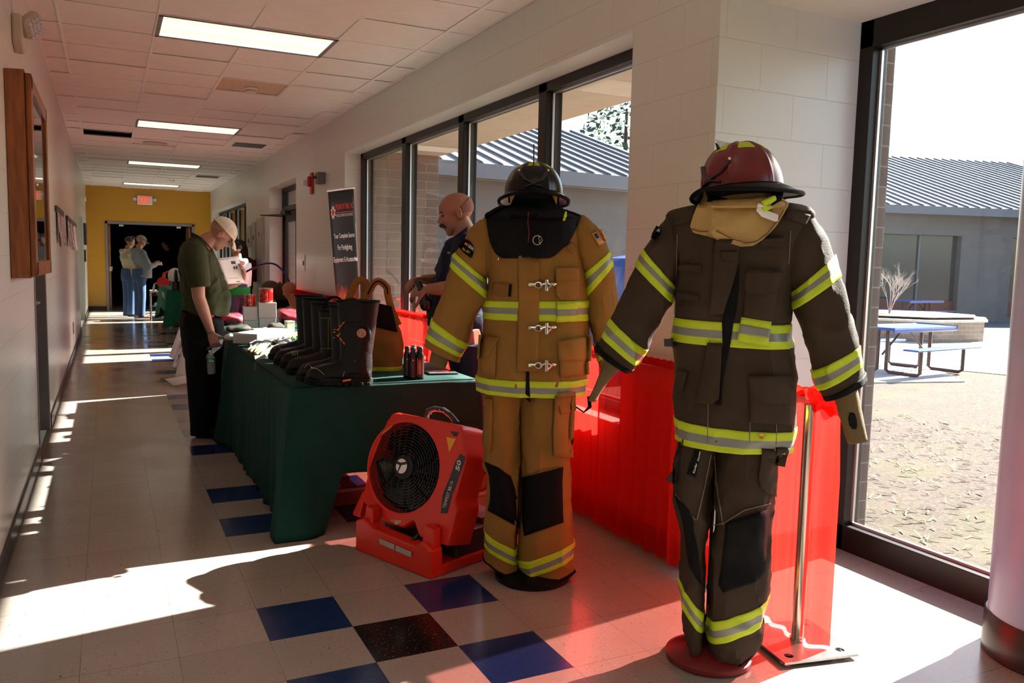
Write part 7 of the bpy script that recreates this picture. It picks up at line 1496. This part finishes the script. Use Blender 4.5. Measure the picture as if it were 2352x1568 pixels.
# ------------------------------------------------------------------ far tables and goods
table(.14, .88, 12.92, 15.3, TZ, 'far folding table under the bright green cloth', 'far folding tables')
def hem2(k, f): return .33
def cor2(k, f, cd_, zb): return max(.10, .36-.26*max(0, 1-cd_/.45))
cloth(.13, .89, 12.91, 15.31, TZ+.008, hem2, 'bright green tablecloth with white letters on the far table', m_green2, seed=4, corner=cor2, n=160)
for k, ch_ in enumerate('HIED'): pass
text('tablecloth_lettering', 'FIRE', V((.105, 14.0, .60)), V((0, -.8, 0)), V((-.004, 0, .10)), m_white, None).select_set(False)
_l = bpy.data.objects['tablecloth_lettering']; tag(_l, 'white letters on the side of the far green cloth', 'lettering')
def onT(px, py, y): q_ = on('y', y, px, py); return q_
t = thing('saw', 'red rescue saw standing on top of the black cart', 'saw', (.3, 16.1, .632)); g = G(); g.tube([onT(372, 662, 16.1), onT(377, 628, 16.1), onT(388, 622, 16.1), onT(392, 640, 16.1)], .03, 8); g.build('frame_bar', m_redp, t)
g = G(); c9 = onT(381, 648, 16.1); g.box(c9.x-.09, c9.x+.14, 16.0, 16.2, .632, .86); g.build('engine', m_black, t, bevel=.02); g = G(); g.lathe([(.0, -.01), (.12, -.01), (.12, .01), (0, .01)], Matrix.Translation((c9.x-.06, 15.98, .80)) @ Matrix.Rotation(radians(90), 4, 'X'), 24); g.build('blade_guard', m_redp, t)
c9 = onT(402, 632, 13.1); t = thing('white_helmet', 'white helmet with a dark band on the far green table', 'helmet', (c9.x, 13.1, TZ)); g = G(); g.ell((c9.x, 13.1, c9.z), (.12, .14, .13)); g.build('shell', m_white, t); g = G(); g.ell((c9.x+.01, 13.05, c9.z-.01), (.05, .13, .12)); g.build('visor_band', m_black, t); g = G(); g.cyl((c9.x, 13.1, TZ+.012), (c9.x, 13.1, c9.z-.05), .07, n=16); g.build('display_block', m_black, t)
g = G(); c9 = onT(397, 672, 13.1); g.box(c9.x+.12, c9.x+.37, 12.95, 13.2, TZ+.012, TZ+.18); tag(g.build('carton', mat('brown_carton', (.30, .19, .09), .8), bevel=.004), 'small brown carton at the near end of the far table', 'box')
# black tool cart
yc_ = 16.2; t = thing('tool_cart', 'black wire tool cart stacked with gear beside the person in grey', 'cart', (.18, yc_, 0)); x0_, x1_ = on('y', yc_, 345, 700).x, on('y', yc_, 388, 700).x
for z in (.05, .28, .52): g = G(); g.box(x0_, x1_, yc_-.25, yc_+.25, z, z+.02); g.build('shelf', m_black, t)
for xx in (x0_+.01, x1_-.01):
    for yy in (yc_-.24, yc_+.24): g = G(); g.cyl((xx, yy, 0), (xx, yy, .62), .012, n=8); g.build('upright', m_alu if yy < yc_ and xx < .1 else m_black, t)
g = G(); g.box(x0_, x1_, yc_-.25, yc_+.25, .60, .63); g.build('top_tray', m_card, t, bevel=.004)
rr = random.Random(9)
for k, (px, py, mm, lb) in enumerate(((352, 690, m_redp, 'red case on the upper cart shelf'), (362, 684, m_lime, 'yellow tool on the upper cart shelf'), (370, 690, m_redp, 'second red case on the upper cart shelf'), (358, 708, m_alu, 'silver tool on the middle cart shelf'), (366, 722, m_redp, 'red tool on the low cart shelf'))):
    c9 = on('y', yc_, px, py); zs = .54 if py < 700 else (.30 if py < 715 else .07); g = G(); g.box(c9.x-.035, c9.x+.035, yc_-.2, yc_-.05, zs+.002, zs+.05+.01*(k % 3)); g.tube([(c9.x-.02, yc_-.12, zs+.05), (c9.x-.02, yc_-.12, zs+.075), (c9.x+.02, yc_-.12, zs+.075), (c9.x+.02, yc_-.12, zs+.05)], .005, 6); tag(g.build('tool_case', mm, bevel=.008), lb, 'tool')
for k, (px, w_) in enumerate(((352, .05), (362, .04), (374, .06))):
    c9 = on('y', yc_, px, 660); g = G(); g.cyl((c9.x, yc_-.1, .632), (c9.x+.02, yc_-.1, .632+.14), w_*.5, w_*.3, n=10); g.tube([(c9.x, yc_-.1, .75), (c9.x+.08, yc_-.1, .80+.02*k)], .012, 6); tag(g.build('hand_tool', [m_steel, m_black, m_black][k]), ['silver hand tool standing on the cart top', 'black hand tool in the middle of the cart top', 'black hand tool at the right of the cart top'][k], 'tool')
# white vinyl sheets hanging at the side of the walkway
FV = Fig(0, base=(-.02, 6.85, 0)); cv = mkc(360, 600, .1912); Pv = lambda X, Y, o=0: FV.P(*cv(X, Y), o)
t = thing('vinyl_banner', 'loosely folded white vinyl banner with black script standing behind the man in olive', 'banner', FV.g)
def sheet(name, quad, o0, o1, curl=.02):
    a, b_, c9, d = quad; g = G().grid(lambda u, v: ((Pv(*a, o0)*(1-u)+Pv(*b_, o0)*u)*(1-v)+(Pv(*d, o1)*(1-u)+Pv(*c9, o1)*u)*v)+FV.n*(-curl*sin(pi*u)), 10, 12); return g.build(name, m_paper, t, solid=.002)
sheet('left_fold', ((272, 785), (340, 900), (240, 1182), (148, 1148)), .0, -.05); q9 = sheet('lettered_fold', ((318, 925), (350, 940), (245, 1290), (183, 1262)), -.03, -.08); sheet('right_fold', ((335, 930), (470, 1150), (400, 1355), (214, 1400)), -.05, -.12); sheet('floor_curl', ((90, 1412), (430, 1345), (430, 1440), (200, 1492)), -.10, -.22, .05)
o_ = Pv(222, 1215, -.125); text('lettering', 'y', o_, Pv(275, 1205, -.125)-o_, Pv(245, 1115, -.115)-o_, m_black, q9, shear=.3); o_ = Pv(275, 1045, -.11); text('lettering', 'n', o_, Pv(318, 1040, -.11)-o_, Pv(290, 985, -.10)-o_, m_black, q9, shear=.3)
